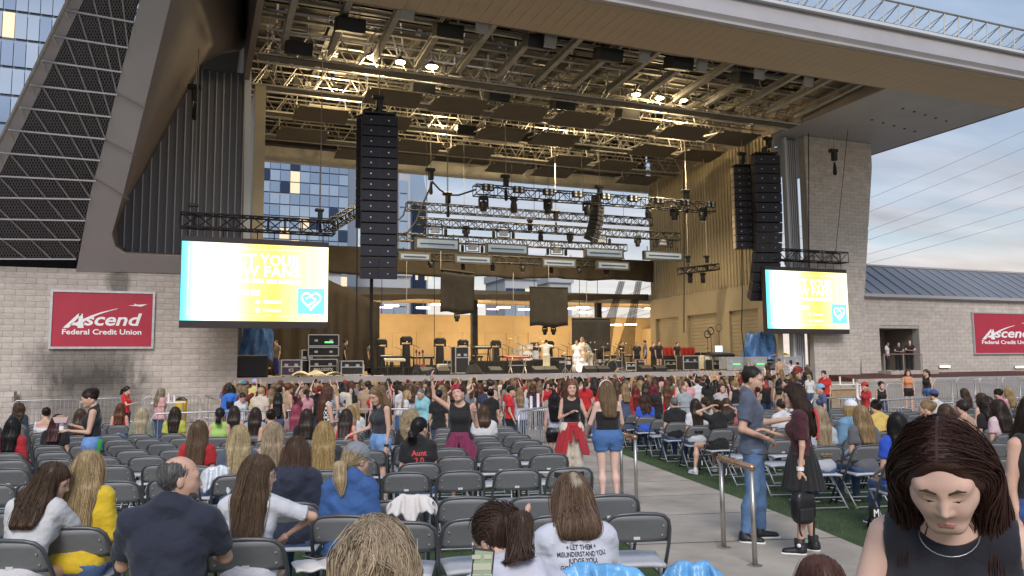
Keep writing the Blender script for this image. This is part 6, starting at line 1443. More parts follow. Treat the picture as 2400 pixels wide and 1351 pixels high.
def person(label, loc, face, h=1.68, w=1.0, fem=True, sit=False, lean=0, twist=0, head=(0, 0, 0), arms=None, legs=None, skin=(.62, .38, .28), hair=('long', (.08, .045, .025)), top=('tee', (.5, .5, .5)), bot=('jeans', (.08, .14, .28)), shoe=(.05, .05, .05), vox=.018, lvl=1, hands=0, strand=160, seed=1, group=None, scale=1, name='person', locks=None, mats=None, nolegs=False, extra_hair=None, sleeve=None, curl=0):
    """a posed figure: body (skin, one mesh) with hair, top, lower garment and shoes as its children. face = compass heading in degrees"""
    rng = np.random.default_rng(seed); k = h/1.70
    Hp = np.array([0, 0, .93]) if not sit else np.array([0, -.07, .56])
    ln = R(lean); sp = np.array([0, math.sin(ln), math.cos(ln)]); fw = np.array([0, math.cos(ln), -math.sin(ln)]); X = np.array([math.cos(R(twist)), -math.sin(R(twist)), 0])
    if twist: fw = nrm(cross3(sp, X))*1.0; fw = fw if fw[1] > -.2 else -fw
    NB = Hp+sp*.51; SC = Hp+sp*.455; sw = (.150 if fem else .178)*(.8+.2*w)
    Rh = rotm(*head) @ rotm(0, lean*.35, 0)
    if twist: Rh = rotm(twist, 0, 0) @ Rh
    NK = NB+sp*.05+fw*.012; HC = NK+Rh @ np.array([0, .028, .105])
    J = {}
    for sg, nm in ((1, 'R'), (-1, 'L')):
        S_ = SC+X*sg*sw-fw*.012; a = (arms or {}).get(nm) or ((.045, .0, -.27), (.0, .05, -.24) if not sit else (-.03, .22, -.08))
        e_ = np.array([sg*a[0][0], a[0][1], a[0][2]]); e2 = np.array([sg*a[1][0], a[1][1], a[1][2]]); E_ = S_+nrm(e_)*.285; W_ = E_+nrm(e2)*.25
        hd = nrm(e2); J[nm] = (S_, E_, W_, hd)
        lg = (legs or {}).get(nm)
        hj = Hp+np.array([sg*.088*w, 0, -.02])
        if lg: kn, an = np.array([sg*lg[0][0], lg[0][1], lg[0][2]]), np.array([sg*lg[1][0], lg[1][1], lg[1][2]])
        elif sit: kn, an = np.array([sg*.11, .37, .52]), np.array([sg*.12, .38, .09])
        else: kn, an = np.array([sg*.095, .015, .50]), np.array([sg*.105, -.03, .085])
        J['l'+nm] = (hj, kn, an)
    w2 = w
    def c(a, b, ra, rb, kk=None): return ('c', np.asarray(a, float)*k, np.asarray(b, float)*k, ra*k, rb*k, kk)
    hips_r, wa_r, ch_r = ((.104, .083, .090) if fem else (.100, .098, .106))
    wx = max(0, w-1)
    tors = [c(Hp-X*.065*w2+sp*.0, Hp+X*.065*w2, hips_r*w2**.7, hips_r*w2**.7), c(Hp+sp*.17-X*.042*w2, Hp+sp*.17+X*.042*w2, wa_r*w2**.9, wa_r*w2**.9, .08), c(Hp+sp*.33-X*.062*w2+fw*.006, Hp+sp*.33+X*.062*w2+fw*.006, ch_r*w2**.7, ch_r*w2**.7, .08), c(SC-X*sw*.72-sp*.0, SC+X*sw*.72, .054, .054, .06), c(NB+sp*.035-X*.02-fw*.012, SC-X*sw*.65+sp*.02-fw*.012, .044, .040, .05), c(NB+sp*.035+X*.02-fw*.012, SC+X*sw*.65+sp*.02-fw*.012, .044, .040, .05)]
    if fem: tors += [c(Hp+sp*.32+fw*.075+X*.065, Hp+sp*.32+fw*.075+X*.065, .062*w2, .062*w2, .05), c(Hp+sp*.32+fw*.075-X*.065, Hp+sp*.32+fw*.075-X*.065, .062*w2, .062*w2, .05)]
    neck = [c(NB-sp*.03, NK+sp*.06+fw*.01, .062 if not fem else .052, .054 if not fem else .045, .05)]
    aw = (.92+.08*w2)*w2**.4*(1 if fem else 1.12)
    upA = {n_: [c(J[n_][0], J[n_][1], .052*aw, .040*aw, .04)] for n_ in 'RL'}; loA = {n_: [c(J[n_][1], J[n_][2], .039*aw, .026*aw, .012)] for n_ in 'RL'}
    th = {n_: [c(J['l'+n_][0], J['l'+n_][1], .083*w2**.8, .054*w2**.7, .05)] for n_ in 'RL'}; ca = {n_: [c(J['l'+n_][1], J['l'+n_][1]*.62+J['l'+n_][2]*.38-np.array([0, .012, 0]), .049*w2**.7, .051*w2**.7, .012), c(J['l'+n_][1]*.62+J['l'+n_][2]*.38-np.array([0, .012, 0]), J['l'+n_][2], .052*w2**.7, .036, .04)] for n_ in 'RL'}
    # ---- body
    toes = {n_: nrm(np.array([(1 if n_ == 'R' else -1)*.25, 1, 0])) for n_ in 'RL'}
    feet = []
    for n_ in 'RL':
        an = J['l'+n_][2]; feet += [c(an-np.array([0, .0, .045]), an+toes[n_]*.13-np.array([0, 0, .055]), .036, .028)]
    body = tors+neck
    tk = top[0] if top else None; bk = bot[0] if bot else None
    for n_ in 'RL':
        body += upA[n_]+loA[n_]
        if not nolegs: body += th[n_]+ca[n_]
    if not nolegs: body += feet
    if not hands: body += [c(J[n_][2], J[n_][2]+J[n_][3]*.10, .030, .022, .02) for n_ in 'RL']+[c(J[n_][2]+J[n_][3]*.09, J[n_][2]+J[n_][3]*.155-sp*.02, .022, .014, .02) for n_ in 'RL']
    parts = []
    lo, hi = bounds(body); v, q = snets(field(body, .035*k, off=-.009 if vox < .02 else -.006), lo, hi, vox); parts.append((v, q, 0))
    hl = lvl if lvl else 0; HP = head_prims(hl, fem); hv = min(vox, .0066 if lvl == 1 else .0036) if lvl else max(.014, vox*.6)
    hs = k*.5+.5
    fld = field(HP, .035, sub=face_sub(hl)); lo, hi = bounds(HP, .02); v, q = snets(fld, lo, hi, hv); parts.append(((v*hs) @ Rh.T+HC*k, q, 0))
    def seat(pt, r_):                  # slide a feature along the view of the face until it lies in the skin
        y = np.linspace(.13, .05, 161); Q = np.stack([np.full(161, pt[0]), y, np.full(161, pt[2])], -1).astype(f4); d = fld(Q); i_ = int(np.argmax(d < -r_*.35)); return (pt[0], float(y[i_]), pt[2])
    for tg, fp in face_feat(hl):
        fp = [(s_[0], seat(s_[1], s_[3]), seat(s_[2], s_[4]), s_[3], s_[4]) if s_[0] == 'c' else s_ for s_ in fp]
        lo, hi = bounds(fp, .006); v, q = snets(field(fp, .004), lo, hi, .0022 if lvl > 1 else .003); parts.append(((v*hs) @ Rh.T+HC*k, q, tg))
    if hands:
        for n_ in 'RL':
            hp = hand_prims(J[n_][2]*k, J[n_][3], (locks or {}).get('up'+n_, (0, 0, 1) if abs(J[n_][3][2]) < .7 else ((.8 if n_ == 'R' else -.8), .3, 0)), k, (locks or {}).get('curl'+n_, .35), 1 if n_ == 'R' else -1); lo, hi = bounds(hp, .01); v, q = snets(field(hp, .010), lo, hi, .005); parts.append((v, q, 0))
    me = to_mesh(name, parts, ['skin', 'lips', 'eyes', 'brow']); o = bpy.data.objects.new(name, me); COL.objects.link(o)
    o.location = loc; o.rotation_euler = (0, 0, -R(face)); o.color = (*skin, 1); o.scale = (scale,)*3
    tag(o, label, 'person', group)
    def child(nm, me_, col):
        c_ = bpy.data.objects.new(nm, me_); COL.objects.link(c_); c_.parent = o; c_.color = (*col, 1); return c_
    cv = vox*1.0
    # ---- upper garment
    info = dict(ob=o, k=k, HC=HC*k, Rh=Rh, hs=hs, J={a: tuple(np.asarray(x)*k if i < 3 else x for i, x in enumerate(b)) for a, b in J.items()}, Hp=Hp*k, NB=NB*k, SC=SC*k, sp=sp, fw=fw, X=X)
    if top:
        kind, colr = top[0], top[1]; loose = dict(tee=.015, tank=.010, cami=.009, hoodie=.026, shirt=.018, dress=.009, crop=.008, long=.015, off=.012).get(kind, .014); tp = list(tors); subs = []; cuts = []
        sl = {'tee': .62, 'hoodie': 2, 'shirt': 2, 'long': 2, 'dress': 0, 'tank': 0, 'cami': 0, 'crop': 0, 'off': .5}.get(kind, .6) if sleeve is None else sleeve
        for n_ in 'RL':
            S_, E_, W_, hd = J[n_]; sgn = 1 if n_ == 'R' else -1
            if sl == 0: subs.append(c(S_+X*sgn*.035, S_+X*sgn*.25+(E_-S_)*.3, .062, .085, .015))
            elif sl <= 1.2:
                tp += [c(S_, S_+(E_-S_)*sl, .056*aw, .056*aw, .04)]; cp = S_+(E_-S_)*sl; cuts.append((cp*k, nrm(E_-S_)))
            else: tp += [c(S_, E_, .060*aw, .052*aw, .04), c(E_, W_-hd*.01, .050*aw, .040*aw, .03)]
        # cut planes of sleeves must not slice the torso: sleeves are meshed on their own below
        neckr = {'tee': .066, 'tank': .095, 'cami': .12, 'hoodie': .058, 'shirt': .060, 'dress': .11, 'crop': .10, 'long': .066, 'off': .16}.get(kind, .07)
        subs.append(c(NB+sp*.05+fw*(.02+(neckr-.06)*.7), NB+sp*.10+fw*(.05+(neckr-.06)*.7), neckr, neckr+.02, .012))
        hem = {'crop': .16, 'cami': .10, 'tank': .02, 'dress': -.05, 'off': .1}.get(kind, -.07)
        tor = list(tors)
        if hem < 0: tor += [c(Hp-sp*.08-X*.065*w2, Hp-sp*.08+X*.065*w2, (hips_r+.004)*w2**.7, (hips_r+.004)*w2**.7, .06)] if not sit else []
        if kind == 'hoodie': tor += [c(NB-fw*.055-X*.05, NB-fw*.055+X*.05, .05, .05, .04), c(NB-fw*.10-sp*.05-X*.055, NB-fw*.10-sp*.05+X*.055, .042, .042, .05), c(NB-fw*.095-sp*.13, NB-fw*.095-sp*.13, .05, .05, .05)]
        if kind == 'shirt': tor += [c(NB-fw*.03-X*.045+sp*.015, NB-fw*.03+X*.045+sp*.015, .04, .04, .03)]
        tcut = [((Hp+sp*hem)*k, -sp)]
        if kind in ('cami', 'off'): tcut.append(((Hp+sp*.37)*k, sp))
        tsubs = [s for s in subs]
        if bot and bot[0] == 'skirt' and kind != 'dress': tcut = [((Hp+sp*max(hem, .06))*k, -sp)]+tcut[1:]
        lim = []
        if sl:
            for n_ in 'RL':
                S_, E_, W_, hd = J[n_]
                if sl <= 1.2: lim.append((upA[n_]+(loA[n_] if sl > .9 else []), (S_+(E_-S_)*sl)*k, nrm(E_-S_)))
                else: lim.append((upA[n_]+loA[n_], (W_-hd*.01)*k, hd))
        F0 = clothed(tor, lim, .035*k, loose*k, tsubs, tcut, .0046 if lvl and kind not in ('tank', 'cami', 'crop', 'dress') else 0, seed)
        gp = []; lo, hi = bounds(tor+[p for l in lim for p in l[0]], loose+.03); v, q = snets(F0, lo, hi, cv); gp.append((v, q, 0))
        if kind in ('cami', 'dress', 'crop') and lvl:
            for sgn in (-1, 1):
                pts = [(Hp+sp*.36+fw*.10+X*sgn*.07)*k, (SC+sp*.055+fw*.03+X*sgn*.085)*k, (SC+sp*.045-fw*.05+X*sgn*.085)*k, (Hp+sp*.355-fw*.092+X*sgn*.07)*k]
                mb = MB().tube(pts, .010, 5); gp.append((np.array(mb.v), np.array([f_ for f_ in mb.f if len(f_) == 4]), 0))
        gm = to_mesh('shirt', gp, [top[2] if len(top) > 2 else 'fabric']); info['top'] = child({'hoodie': 'hoodie', 'dress': 'bodice', 'tank': 'tank_top', 'cami': 'camisole', 'tee': 't_shirt'}.get(kind, 'shirt'), gm, colr); info['F0'] = F0
    if bot and not nolegs:
        kind, colr = bot[0], bot[1]; gp = []
        if kind == 'skirt':
            Lh = bot[2] if len(bot) > 2 else .42
            def sk(P):
                p = P-np.asarray((Hp+sp*.15)*k, f4); z = -p[..., 2]/k; a_ = np.arctan2(p[..., 1], p[..., 0]); r_ = np.sqrt((p[..., 0]/1.12)**2+p[..., 1]**2)/k
                R_ = (.112+.30*np.clip(z, 0, .12)+.22*np.clip(z-.12, 0, 1))*w2**.8+.009*np.sin(a_*20)*np.clip(z*4, 0, 1); d = r_-R_
                return np.maximum(np.maximum(d*.7, z-Lh), -z-.01)*k
            v, q = snets(sk, np.array([-.38, -.36, .93-.30-Lh])*k, np.array([.38, .36, 1.14])*k, cv*.8); gp.append((v, q, 0))
        else:
            fr = {'jeans': 1.97, 'shorts': .42, 'pants': 1.97, 'leggings': 1.9, 'bike': .55}[kind] if len(bot) < 3 or not isinstance(bot[2], float) else bot[2]; lo_ = {'jeans': .012, 'shorts': .016, 'pants': .03, 'leggings': .006, 'bike': .01}[kind]
            hc = [((Hp+sp*(.11 if not top or top[0] in ('tank', 'cami', 'crop', 'dress') else -.01))*k, sp)]; tr_ = tors[:3]; lim = []
            for n_ in 'RL':
                hj, kn, an = J['l'+n_]
                if fr <= 1: lim.append((th[n_], (hj+(kn-hj)*fr)*k, nrm(kn-hj)))
                else: lim.append((th[n_]+ca[n_]+([c(kn, an, .05*w2**.7, .062, .04)] if kind == 'pants' else []), (kn+(an-kn)*(fr-1))*k, nrm(an-kn)))
            v, q = snets(clothed(tr_, lim, .035*k, lo_*k, (), hc, .0024 if lvl and kind != 'leggings' else 0, seed+5, True), *bounds(tr_+[p for l in lim for p in l[0]], lo_+.03), cv); gp.append((v, q, 0))
        child({'skirt': 'skirt', 'shorts': 'shorts', 'bike': 'shorts', 'leggings': 'leggings', 'jeans': 'jeans'}.get(kind, 'trousers'), to_mesh('garment', gp, [(mats or {}).get('bot') or ('denim' if kind in ('jeans', 'shorts') else 'fabric')]), colr)
    if shoe and not nolegs:
        gp = []
        for n_ in 'RL':
            an = J['l'+n_][2]; tz = toes[n_]; gz0 = an[2]-.085
            pr = [c(an-np.array([0, .015, .04]), an+tz*.14+np.array([0, 0, -.052]), .045, .036), c(an-np.array([0, .02, .0]), an-np.array([0, .02, .03]), .045, .047, .03)]
            v, q = snets(field(pr, .02, cuts=[((an-np.array([0, 0, .062]))*k, (0, 0, -1))]), *bounds(pr), max(cv*.7, .007)); gp.append((v, q, 0))
            so_ = [c(an+np.array([0, -.02, -.072]), an+tz*.15+np.array([0, 0, -.072]), .046, .038)]
            v, q = snets(field(so_, .02, cuts=[((an-np.array([0, 0, .083]))*k, (0, 0, -1)), ((an-np.array([0, 0, .058]))*k, (0, 0, 1))]), *bounds(so_), max(cv*.6, .007)); gp.append((v, q, 1))
        child('shoes', to_mesh('shoes', gp, ['shoe', 'sole']), shoe)
    # ---- hair
    if hair and hair[0] != 'none':
        style, hc_ = hair[0], hair[1]
        def H(p): return Rh @ (np.asarray(p, float)*hs)+HC*k
        cap = [('e', H((0, -.016, .042)), np.array((.088, .108, .100))*hs, Rh, None, None)]
        face_cut = [('e', H((0, .125, -.035)), np.array((.074, .085, .108))*hs, Rh, None, .02)]
        if lvl == 2 and extra_hair and 'front' in extra_hair: face_cut = [('e', H((0, .125, -.022)), np.array((.070, .085, .118))*hs, Rh, None, .02)]
        cuts = [(H((0, 0, -.06)), Rh @ np.array([0, .25, -1.]))] if style in ('short', 'bun', 'pony', 'pony_low', 'pulled') else []
        hp_ = list(cap); ext = []
        bk_ = lambda z, y: (NB+sp*z-fw*y)*k
        if style in ('long', 'mid', 'bob', 'curly', 'half'):
            Ld = {'long': .34, 'mid': .19, 'bob': .07, 'curly': .12, 'half': .17}[style] if not extra_hair or 'len' not in extra_hair else extra_hair['len']
            vol = 1.35 if style == 'curly' else 1.0
            base = NB
            for x_, rr_ in ((-.045, .050), (0, .054), (.045, .050)):
                a_ = H((x_*1.2, -.055, -.02)); m_ = (NB+X*x_*1.5-fw*(.062+.02*(w2-1))+sp*.0)*k; b_ = (NB+X*x_*1.45-fw*(.125 if Ld > .1 else .085)*(.9+.1*w2)-sp*Ld)*k
                ext += [('c', a_, m_, rr_*k*vol, .046*k*vol, .05), ('c', m_, b_, .042*k*vol, .022*k, .05)]
            for sgn in (-1, 1):
                a_ = H((sgn*.078, .0, .0)); e_ = (NB+X*sgn*(.085 if style != 'bob' else .075)+fw*(-.01)+sp*(.0-(.03 if style == 'long' else 0)))*k
                ext += [('c', a_, e_, .030*k*vol, .026*k*vol, .04)]
                if extra_hair and 'front' in extra_hair: ext += [('c', e_, (NB+X*sgn*.085+fw*.075-sp*extra_hair['front'])*k, .030*k, .018*k, .04)]
            if style == 'curly': ext += [('e', H((0, -.03, .02)), np.array((.118, .120, .118))*hs, Rh, None, .05)]
        if style in ('pony', 'pony_low', 'cap_pony'):
            tie = H((0, -.118, .045 if style == 'pony' else -.03)); L_ = .22 if style != 'pony' else .26
            m_ = tie+(Rh @ np.array([0, -.055, -.03]))*k; b_ = np.array([tie[0], min(tie[1]-.05, (NB-fw*.13)[1]*k), tie[2]-L_*k])
            ext += [('c', tie, m_, .026*k, .034*k, .02), ('c', m_, m_*.5+b_*.5-fw*.01, .036*k, .036*k, .02), ('c', m_*.5+b_*.5-fw*.01, b_, .036*k, .010*k, .02)]
        if style == 'bun': ext += [('e', H((0, -.105, .075)), np.array((.045, .042, .042))*hs, None, None, .012)]
        if style == 'half': ext += [('e', H((0, -.085, .06)), np.array((.05, .045, .05))*hs, None, None, .03)]
        if style == 'short': hp_ = [('e', H((0, -.022, .042)), np.array((.083, .102, .096))*hs, Rh, None, None)]
        if style == 'balding': hp_ = [('e', H((0, -.026, .030)), np.array((.0805, .099, .093))*hs, Rh, None, None)]; face_cut = face_cut+[('e', H((0, -.05, .145)), np.array((.058, .085, .06))*hs, Rh, None, .02), ('e', H((0, .06, .11)), np.array((.075, .07, .06))*hs, Rh, None, .02)]; cuts = [(H((0, 0, -.075)), Rh @ np.array([0, .3, -1.]))]
        fcap = field(hp_+ext, .03, face_cut, cuts, wr=.008 if style == 'curly' else 0, seed=seed)
        hv_ = .0075 if lvl else max(.016, vox*.62)
        lo, hi = bounds(hp_+ext, .02); v, q = snets(fcap, lo, hi, hv_); hpz = [(v, q, 0, np.full(len(v), .40))]  # shade beneath the locks is put into the shell's darker tint
        if strand and len(v):
            topz = H((0, 0, .05))[2]; tie = H((0, -.118, .045 if style == 'pony' else (.075 if style == 'bun' else -.03)))
            if style in ('pony', 'pony_low', 'cap_pony', 'bun'):
                def dirf(p):
                    d = np.asarray(tie, f4)-p; n_ = np.linalg.norm(d, axis=-1, keepdims=True); near = (n_ < .05) | (p[..., 1:2] < tie[1]-.01)
                    return np.where(near, np.array([0, -.1, -1.], f4), d/(n_+1e-6))
            elif style in ('short', 'balding'):
                def dirf(p): return np.tile(np.array([0, -.5, -.6], f4), (len(p), 1))
            else:
                part = H((0, .02, .14))
                def dirf(p):
                    d = p-np.asarray(part, f4); d[..., 2] = -np.abs(d[..., 2])-.10; return d/(np.linalg.norm(d, axis=-1, keepdims=True)+1e-6)*np.array([.8, .5, 1], f4)+np.array([0, -.12, -.5], f4)
            def stop(A_):
                L_ = (A_-np.asarray(HC*k, f4)) @ np.asarray(Rh, f4)/hs; fz = .085 if extra_hair and 'front' in extra_hair else .06
                return (L_[..., 1] > .035) & (np.abs(L_[..., 0]) < .072) & (L_[..., 2] < fz-(L_[..., 0]/.072)**2*.03) & (L_[..., 2] > -.16)
            if extra_hair and 'front' in extra_hair and lvl == 2:
                Rf = np.asarray(Rh, f4)
                def dirf(p):
                    L_ = (p-np.asarray(HC*k, f4)) @ Rf; up_ = (L_[..., 2:3] > .02); sgn = np.sign(L_[..., 0:1]+1e-6)
                    return np.where(up_, np.concatenate([sgn*1.0, np.full_like(sgn, -.25), np.full_like(sgn, -.45)], -1) @ Rf.T, np.array([0, -.05, -1.], f4)+np.concatenate([sgn*.12, sgn*0, sgn*0], -1))
            n1 = int(strand*3.3); hl_ = (hi-lo)[2]
            ok = (lambda V_: V_[:, 2] > topz) if style not in ('short', 'balding') else (lambda V_: V_[:, 2] > -9)
            steps = 16 if style in ('long', 'half', 'mid', 'pony', 'curly', 'cap_pony') else (9 if style not in ('short', 'balding') else 4)
            stp = hl_/steps*1.05 if style not in ('short', 'balding') else .010
            hpz.append(strands(fcap, surf_seeds(v, rng, n1, ok), steps, stp, dirf, (.0017 if lvl == 2 and extra_hair and 'front' in extra_hair else .0018 if style not in ('short', 'balding') else .0016)*(1.3 if style == 'curly' else 1), rng, .5, curl or (.8 if style == 'curly' else 0), stop=stop))
            if style in ('long', 'half', 'mid', 'curly', 'pony', 'cap_pony'):
                midz = (lo[2]+topz)/2; hpz.append(strands(fcap, surf_seeds(v, rng, n1//2, lambda V_: (V_[:, 2] < topz) & (V_[:, 2] > lo[2]+.08)), 8, hl_/18, dirf, .0017, rng, .6, curl or (.8 if style == 'curly' else 0), stop=stop))
        info['hair'] = child('hair', to_mesh('hair', hpz, ['hair'], tint=True), hc_); info['Hf'] = H
    info['H'] = lambda p: Rh @ (np.asarray(p, float)*hs)+HC*k
    return info
# ================================================================ people near the camera
BRN, DBR, BLK, BLD, LBL, AUB, RED_, GRY = (.075, .042, .024), (.035, .022, .016), (.012, .010, .011), (.42, .29, .13), (.30, .20, .10), (.13, .045, .02), (.25, .04, .02), (.16, .15, .15)
SKN, SK2, SK3 = (.66, .42, .32), (.56, .34, .25), (.34, .19, .13)
BLACK, WHITE, NAVY = (.010, .010, .011), (.62, .62, .64), (.018, .022, .042)
SEATED = []
def claim_seat(p, rz):
    """move the nearest free chair under the seated person and nudge its neighbours apart"""
    best = None
    for o in CH:
        if o.get('taken'): continue
        d = (o.location[0]-p[0])**2+(o.location[1]-p[1])**2
        if best is None or d < best[0]: best = (d, o)
    if best is None or best[0] > .8: return
    c = best[1]; c['taken'] = 1; c.location = p; c.rotation_euler = (0, 0, rz)
    for o in CH:
        if o is c: continue
        v = Vector((o.location[0]-p[0], o.location[1]-p[1], 0)); L_ = v.length
        if L_ < .50 and not o.get('taken'): v = v/max(L_, .01)*(.52); o.location = (p[0]+v[0], p[1]+v[1], o.location[2])
def sit(label, x, y, face=16, top_h=None, seat=True, h=1.66, snap=False, **k):
    p = at(x, y, (top_h or 1.335*h/1.68)); p[2] = gz(p[1])
    if snap:                           # take the free chair whose sitter's head would show closest to this pixel
        best = None
        for o in CH:
            if o.get('taken'): continue
            l = o.location; u_, v_ = pix((l[0], l[1], l[2]+1.32*h/1.68)); d = (u_-x)**2+(2.0*(v_-y))**2
            if best is None or d < best[0]: best = (d, o)
        c = best[1]; p = np.array(c.location); c['taken'] = 1; seat = False; face = -math.degrees(c.rotation_euler[2])
    if seat: claim_seat(p, -R(face))
    return person(label, p, face, h=h, sit=True, **k)
def stand(label, x, y, D, face, **k):
    p = PD(x, y, D); g_ = gz2(p[0], p[1]); hh = min(1.86, max(1.5, (p[2]-g_)/1.0)); h = k.pop('h', None) or hh
    return person(label, np.array([p[0], p[1], g_]), face, h=h*.985, **k)
def child_of(info, mb, name, mt, col=None, smooth=True):
    """garment or accessory built in the figure's own frame"""
    o = mb.build(name, mt, smooth=smooth); o.parent = info['ob']
    if col: o.color = (*col, 1)
    return o
def on_figure(info, p):
    """figure frame to world"""
    a = info['ob'].rotation_euler[2]; x, y, z = p; l = info['ob'].location
    return np.array([l[0]+x*math.cos(a)-y*math.sin(a), l[1]+x*math.sin(a)+y*math.cos(a), l[2]+z])
def print_on_back(info, lines, size, mt, z0, dz, w_=None, name='print'):
    """lettering projected on the back of the shirt"""
    F0 = info['F0']; m = MB()
    for i, (txt, sc_) in enumerate(lines):
        V, fs = text_mesh(txt, size*sc_, True, 0, 0); V = np.array(V)*np.array([w_ or 1, 1, 1]); z = z0-i*dz
        P = np.stack([V[:, 0], np.full(len(V), -.45), z+V[:, 1]], -1).astype(f4)
        for _ in range(40): d = F0(P); P[:, 1] += np.clip(d, -.02, .03)*.8
        P[:, 1] -= .004; m.add(P.tolist(), fs)
    return child_of(info, m, name, mt, smooth=False)
def shell(info, prims, name, col, mt='fabric', k=.03, sub=(), cuts=(), vox=.012, wr=0, off=0, seed=1, mats=None):
    lo, hi = bounds(prims, off+.03); v, q = snets(field(prims, k, sub, cuts, wr, seed, off), lo, hi, vox)
    me = to_mesh(name, [(v, q, 0)], [mt]); o = bpy.data.objects.new(name, me); COL.objects.link(o); o.parent = info['ob']; o.color = (*col, 1); return o
def cap_on(info, col, brim=True, back=False):
    H = info['H']; Rh = info['Rh']; hs = info['hs']
    o = shell(info, [('e', H((0, -.014, .052)), np.array((.094, .112, .100))*hs, Rh, None, None)], 'cap', col, cuts=[(H((0, 0, .035)), Rh @ np.array([0, -.15, -1.]))], vox=.008)
    if brim:
        m = MB(); s_ = -1 if back else 1
        m.grid(lambda u, v: H(((u-.5)*.15*(1-.15*v), s_*(.085+.075*v*(1-(2*u-1)**2*.5)), .045-.015*v-.02*(2*u-1)**2)), 10, 5); b = m.build('brim', 'fabric', smooth=True, solid=.006); b.parent = o; b.color = (*col, 1)
    return o
def beard_on(info, col):
    H = info['H']; Rh = info['Rh']; hs = info['hs']
    return shell(info, [('e', H((0, .046, -.072)), np.array((.056, .052, .050))*hs, Rh, None, None), ('c', H((-.055, .02, -.03)), H((-.03, .07, -.09)), .016, .02), ('c', H((.055, .02, -.03)), H((.03, .07, -.09)), .016, .02)], 'beard', col, 'hair', .02, sub=[('c', H((-.02, .105, -.066)), H((.02, .105, -.066)), .014, .014, .006)], vox=.005)
def glasses_on(info, col='case_black', up=0):
    H = info['H']; m = MB()
    for sx_ in (-1, 1):
        m.tube([H((sx_*.032+.024*math.cos(a), .102+.02*0, .010+up+.018*math.sin(a))) for a in np.linspace(0, 6.28, 13)[:-1]], .0022, 4, closed=True); m.tube([H((sx_*.056, .098, .014+up)), H((sx_*.080, .0, .012+up))], .002, 4)
    m.tube([H((-.009, .106, .012+up)), H((.009, .106, .012+up))], .002, 4)
    return child_of(info, m, 'glasses', col, smooth=False)
def tied_shirt(info, col, length=.36, mt='fabric'):
    k = info['k']; Hp = info['Hp']; w_ = 1.0
    def sk(P):
        p = P-np.asarray(Hp+np.array([0, 0, .10*k]), f4); z = -p[..., 2]/k; a_ = np.arctan2(p[..., 1], p[..., 0]); r_ = np.sqrt((p[..., 0]/1.15)**2+p[..., 1]**2)/k
        R_ = .118+.40*np.clip(z, 0, .10)+.22*np.clip(z-.10, 0, 1)+.010*np.sin(a_*13+9*z)*np.clip(z*5, 0, 1); d = np.abs(r_-R_)-.014
        front = (np.abs(p[..., 0])/k < .02+.22*z) & (p[..., 1] > 0) & (z > .05); d = np.where(front, np.maximum(d, .02), d)
        return np.maximum(np.maximum(d*.7, z-length-.03*np.sin(a_*3)), -z-.01)*k
    v, q = snets(sk, Hp+np.array([-.33, -.32, .06-length])*k, Hp+np.array([.33, .32, .14])*k, .011)
    kn = [('c', Hp+np.array([-.03, .145, .06])*k, Hp+np.array([.03, .145, .06])*k, .035, .03), ('c', Hp+np.array([-.02, .15, .05])*k, Hp+np.array([-.05, .17, -.16])*k, .022, .03), ('c', Hp+np.array([.02, .15, .05])*k, Hp+np.array([.045, .17, -.20])*k, .022, .028)]
    v2, q2 = snets(field(kn, .02), *bounds(kn), .008)
    me = to_mesh('tied_shirt', [(v, q, 0), (v2, q2, 0)], [mt]); o = bpy.data.objects.new('tied_shirt', me); COL.objects.link(o); o.parent = info['ob']; o.color = (*col, 1); return o
mat('phone_glass', (.02, .02, .025), .12); mat('phone_screen', (.1, .1, .1), .3, em=(.30, .42, .22), ems=.35); mat('tile_glow', (.1, .1, .1), .3, em=(.75, .75, .55), ems=.35)
def phone(label, p, d, up, screen='phone_glass', s=1.0, group='phones held up'):
    p = np.asarray(p, float); d = nrm(d); up = np.asarray(up, float); up = nrm(up-d*(up @ d)); x = cross3(d, up); rot = np.stack([x, d, up], 1)
    o = MB().box(p, (.078*s, .010*s, .158*s), rot=rot, bev=.003).build('phone', 'case_black'); tag(o, label, 'phone', group)
    MB().box(p-d*.0055*s, (.066*s, .002, .142*s), rot=rot).build('screen', screen, o); return o
V1 = .0135
# ---- nearest row of seated people
a = sit('woman leaning right in a white blouse with shoulder length brown hair at the left edge', 70, 1072, 22, lean=24, head=(72, 12, 6), hair=('mid', BRN), top=('long', (.58, .58, .60)), bot=('jeans', (.3, .3, .3)), arms={'R': ((.2, .6, -.7), (.1, .8, .5)), 'L': ((.2, .3, -1), (-.2, .9, .1))}, vox=V1, strand=260, seed=11, hands=1)
q = a['J']['R']; phone('phone in the hand of the woman in the white blouse', on_figure(a, q[2]+q[3]*.12), (0, -1, .4), (0, .3, 1), 'phone_screen')
a = sit('woman with long blonde hair in a yellow sweater seen from behind', 200, 1057, 14, lean=10, head=(-4, 8, 0), hair=('long', (.40, .29, .15)), top=('long', (.70, .48, .025)), vox=V1, strand=420, seed=12, w=1.12)
a = sit('balding man with a grey beard in a navy polo shirt looking right', 408, 1068, 12, h=1.78, fem=False, w=1.18, lean=6, head=(68, 2, 0), hair=('balding', (.12, .115, .115)), top=('shirt', NAVY), sleeve=.75, bot=('jeans', (.03, .04, .07)), vox=V1, lvl=2, strand=420, seed=13, arms={'R': ((.25, .5, -.8), (-.3, .9, -.2)), 'L': ((.25, .4, -.8), (-.2, 1, 0))})
beard_on(a, (.13, .12, .115))
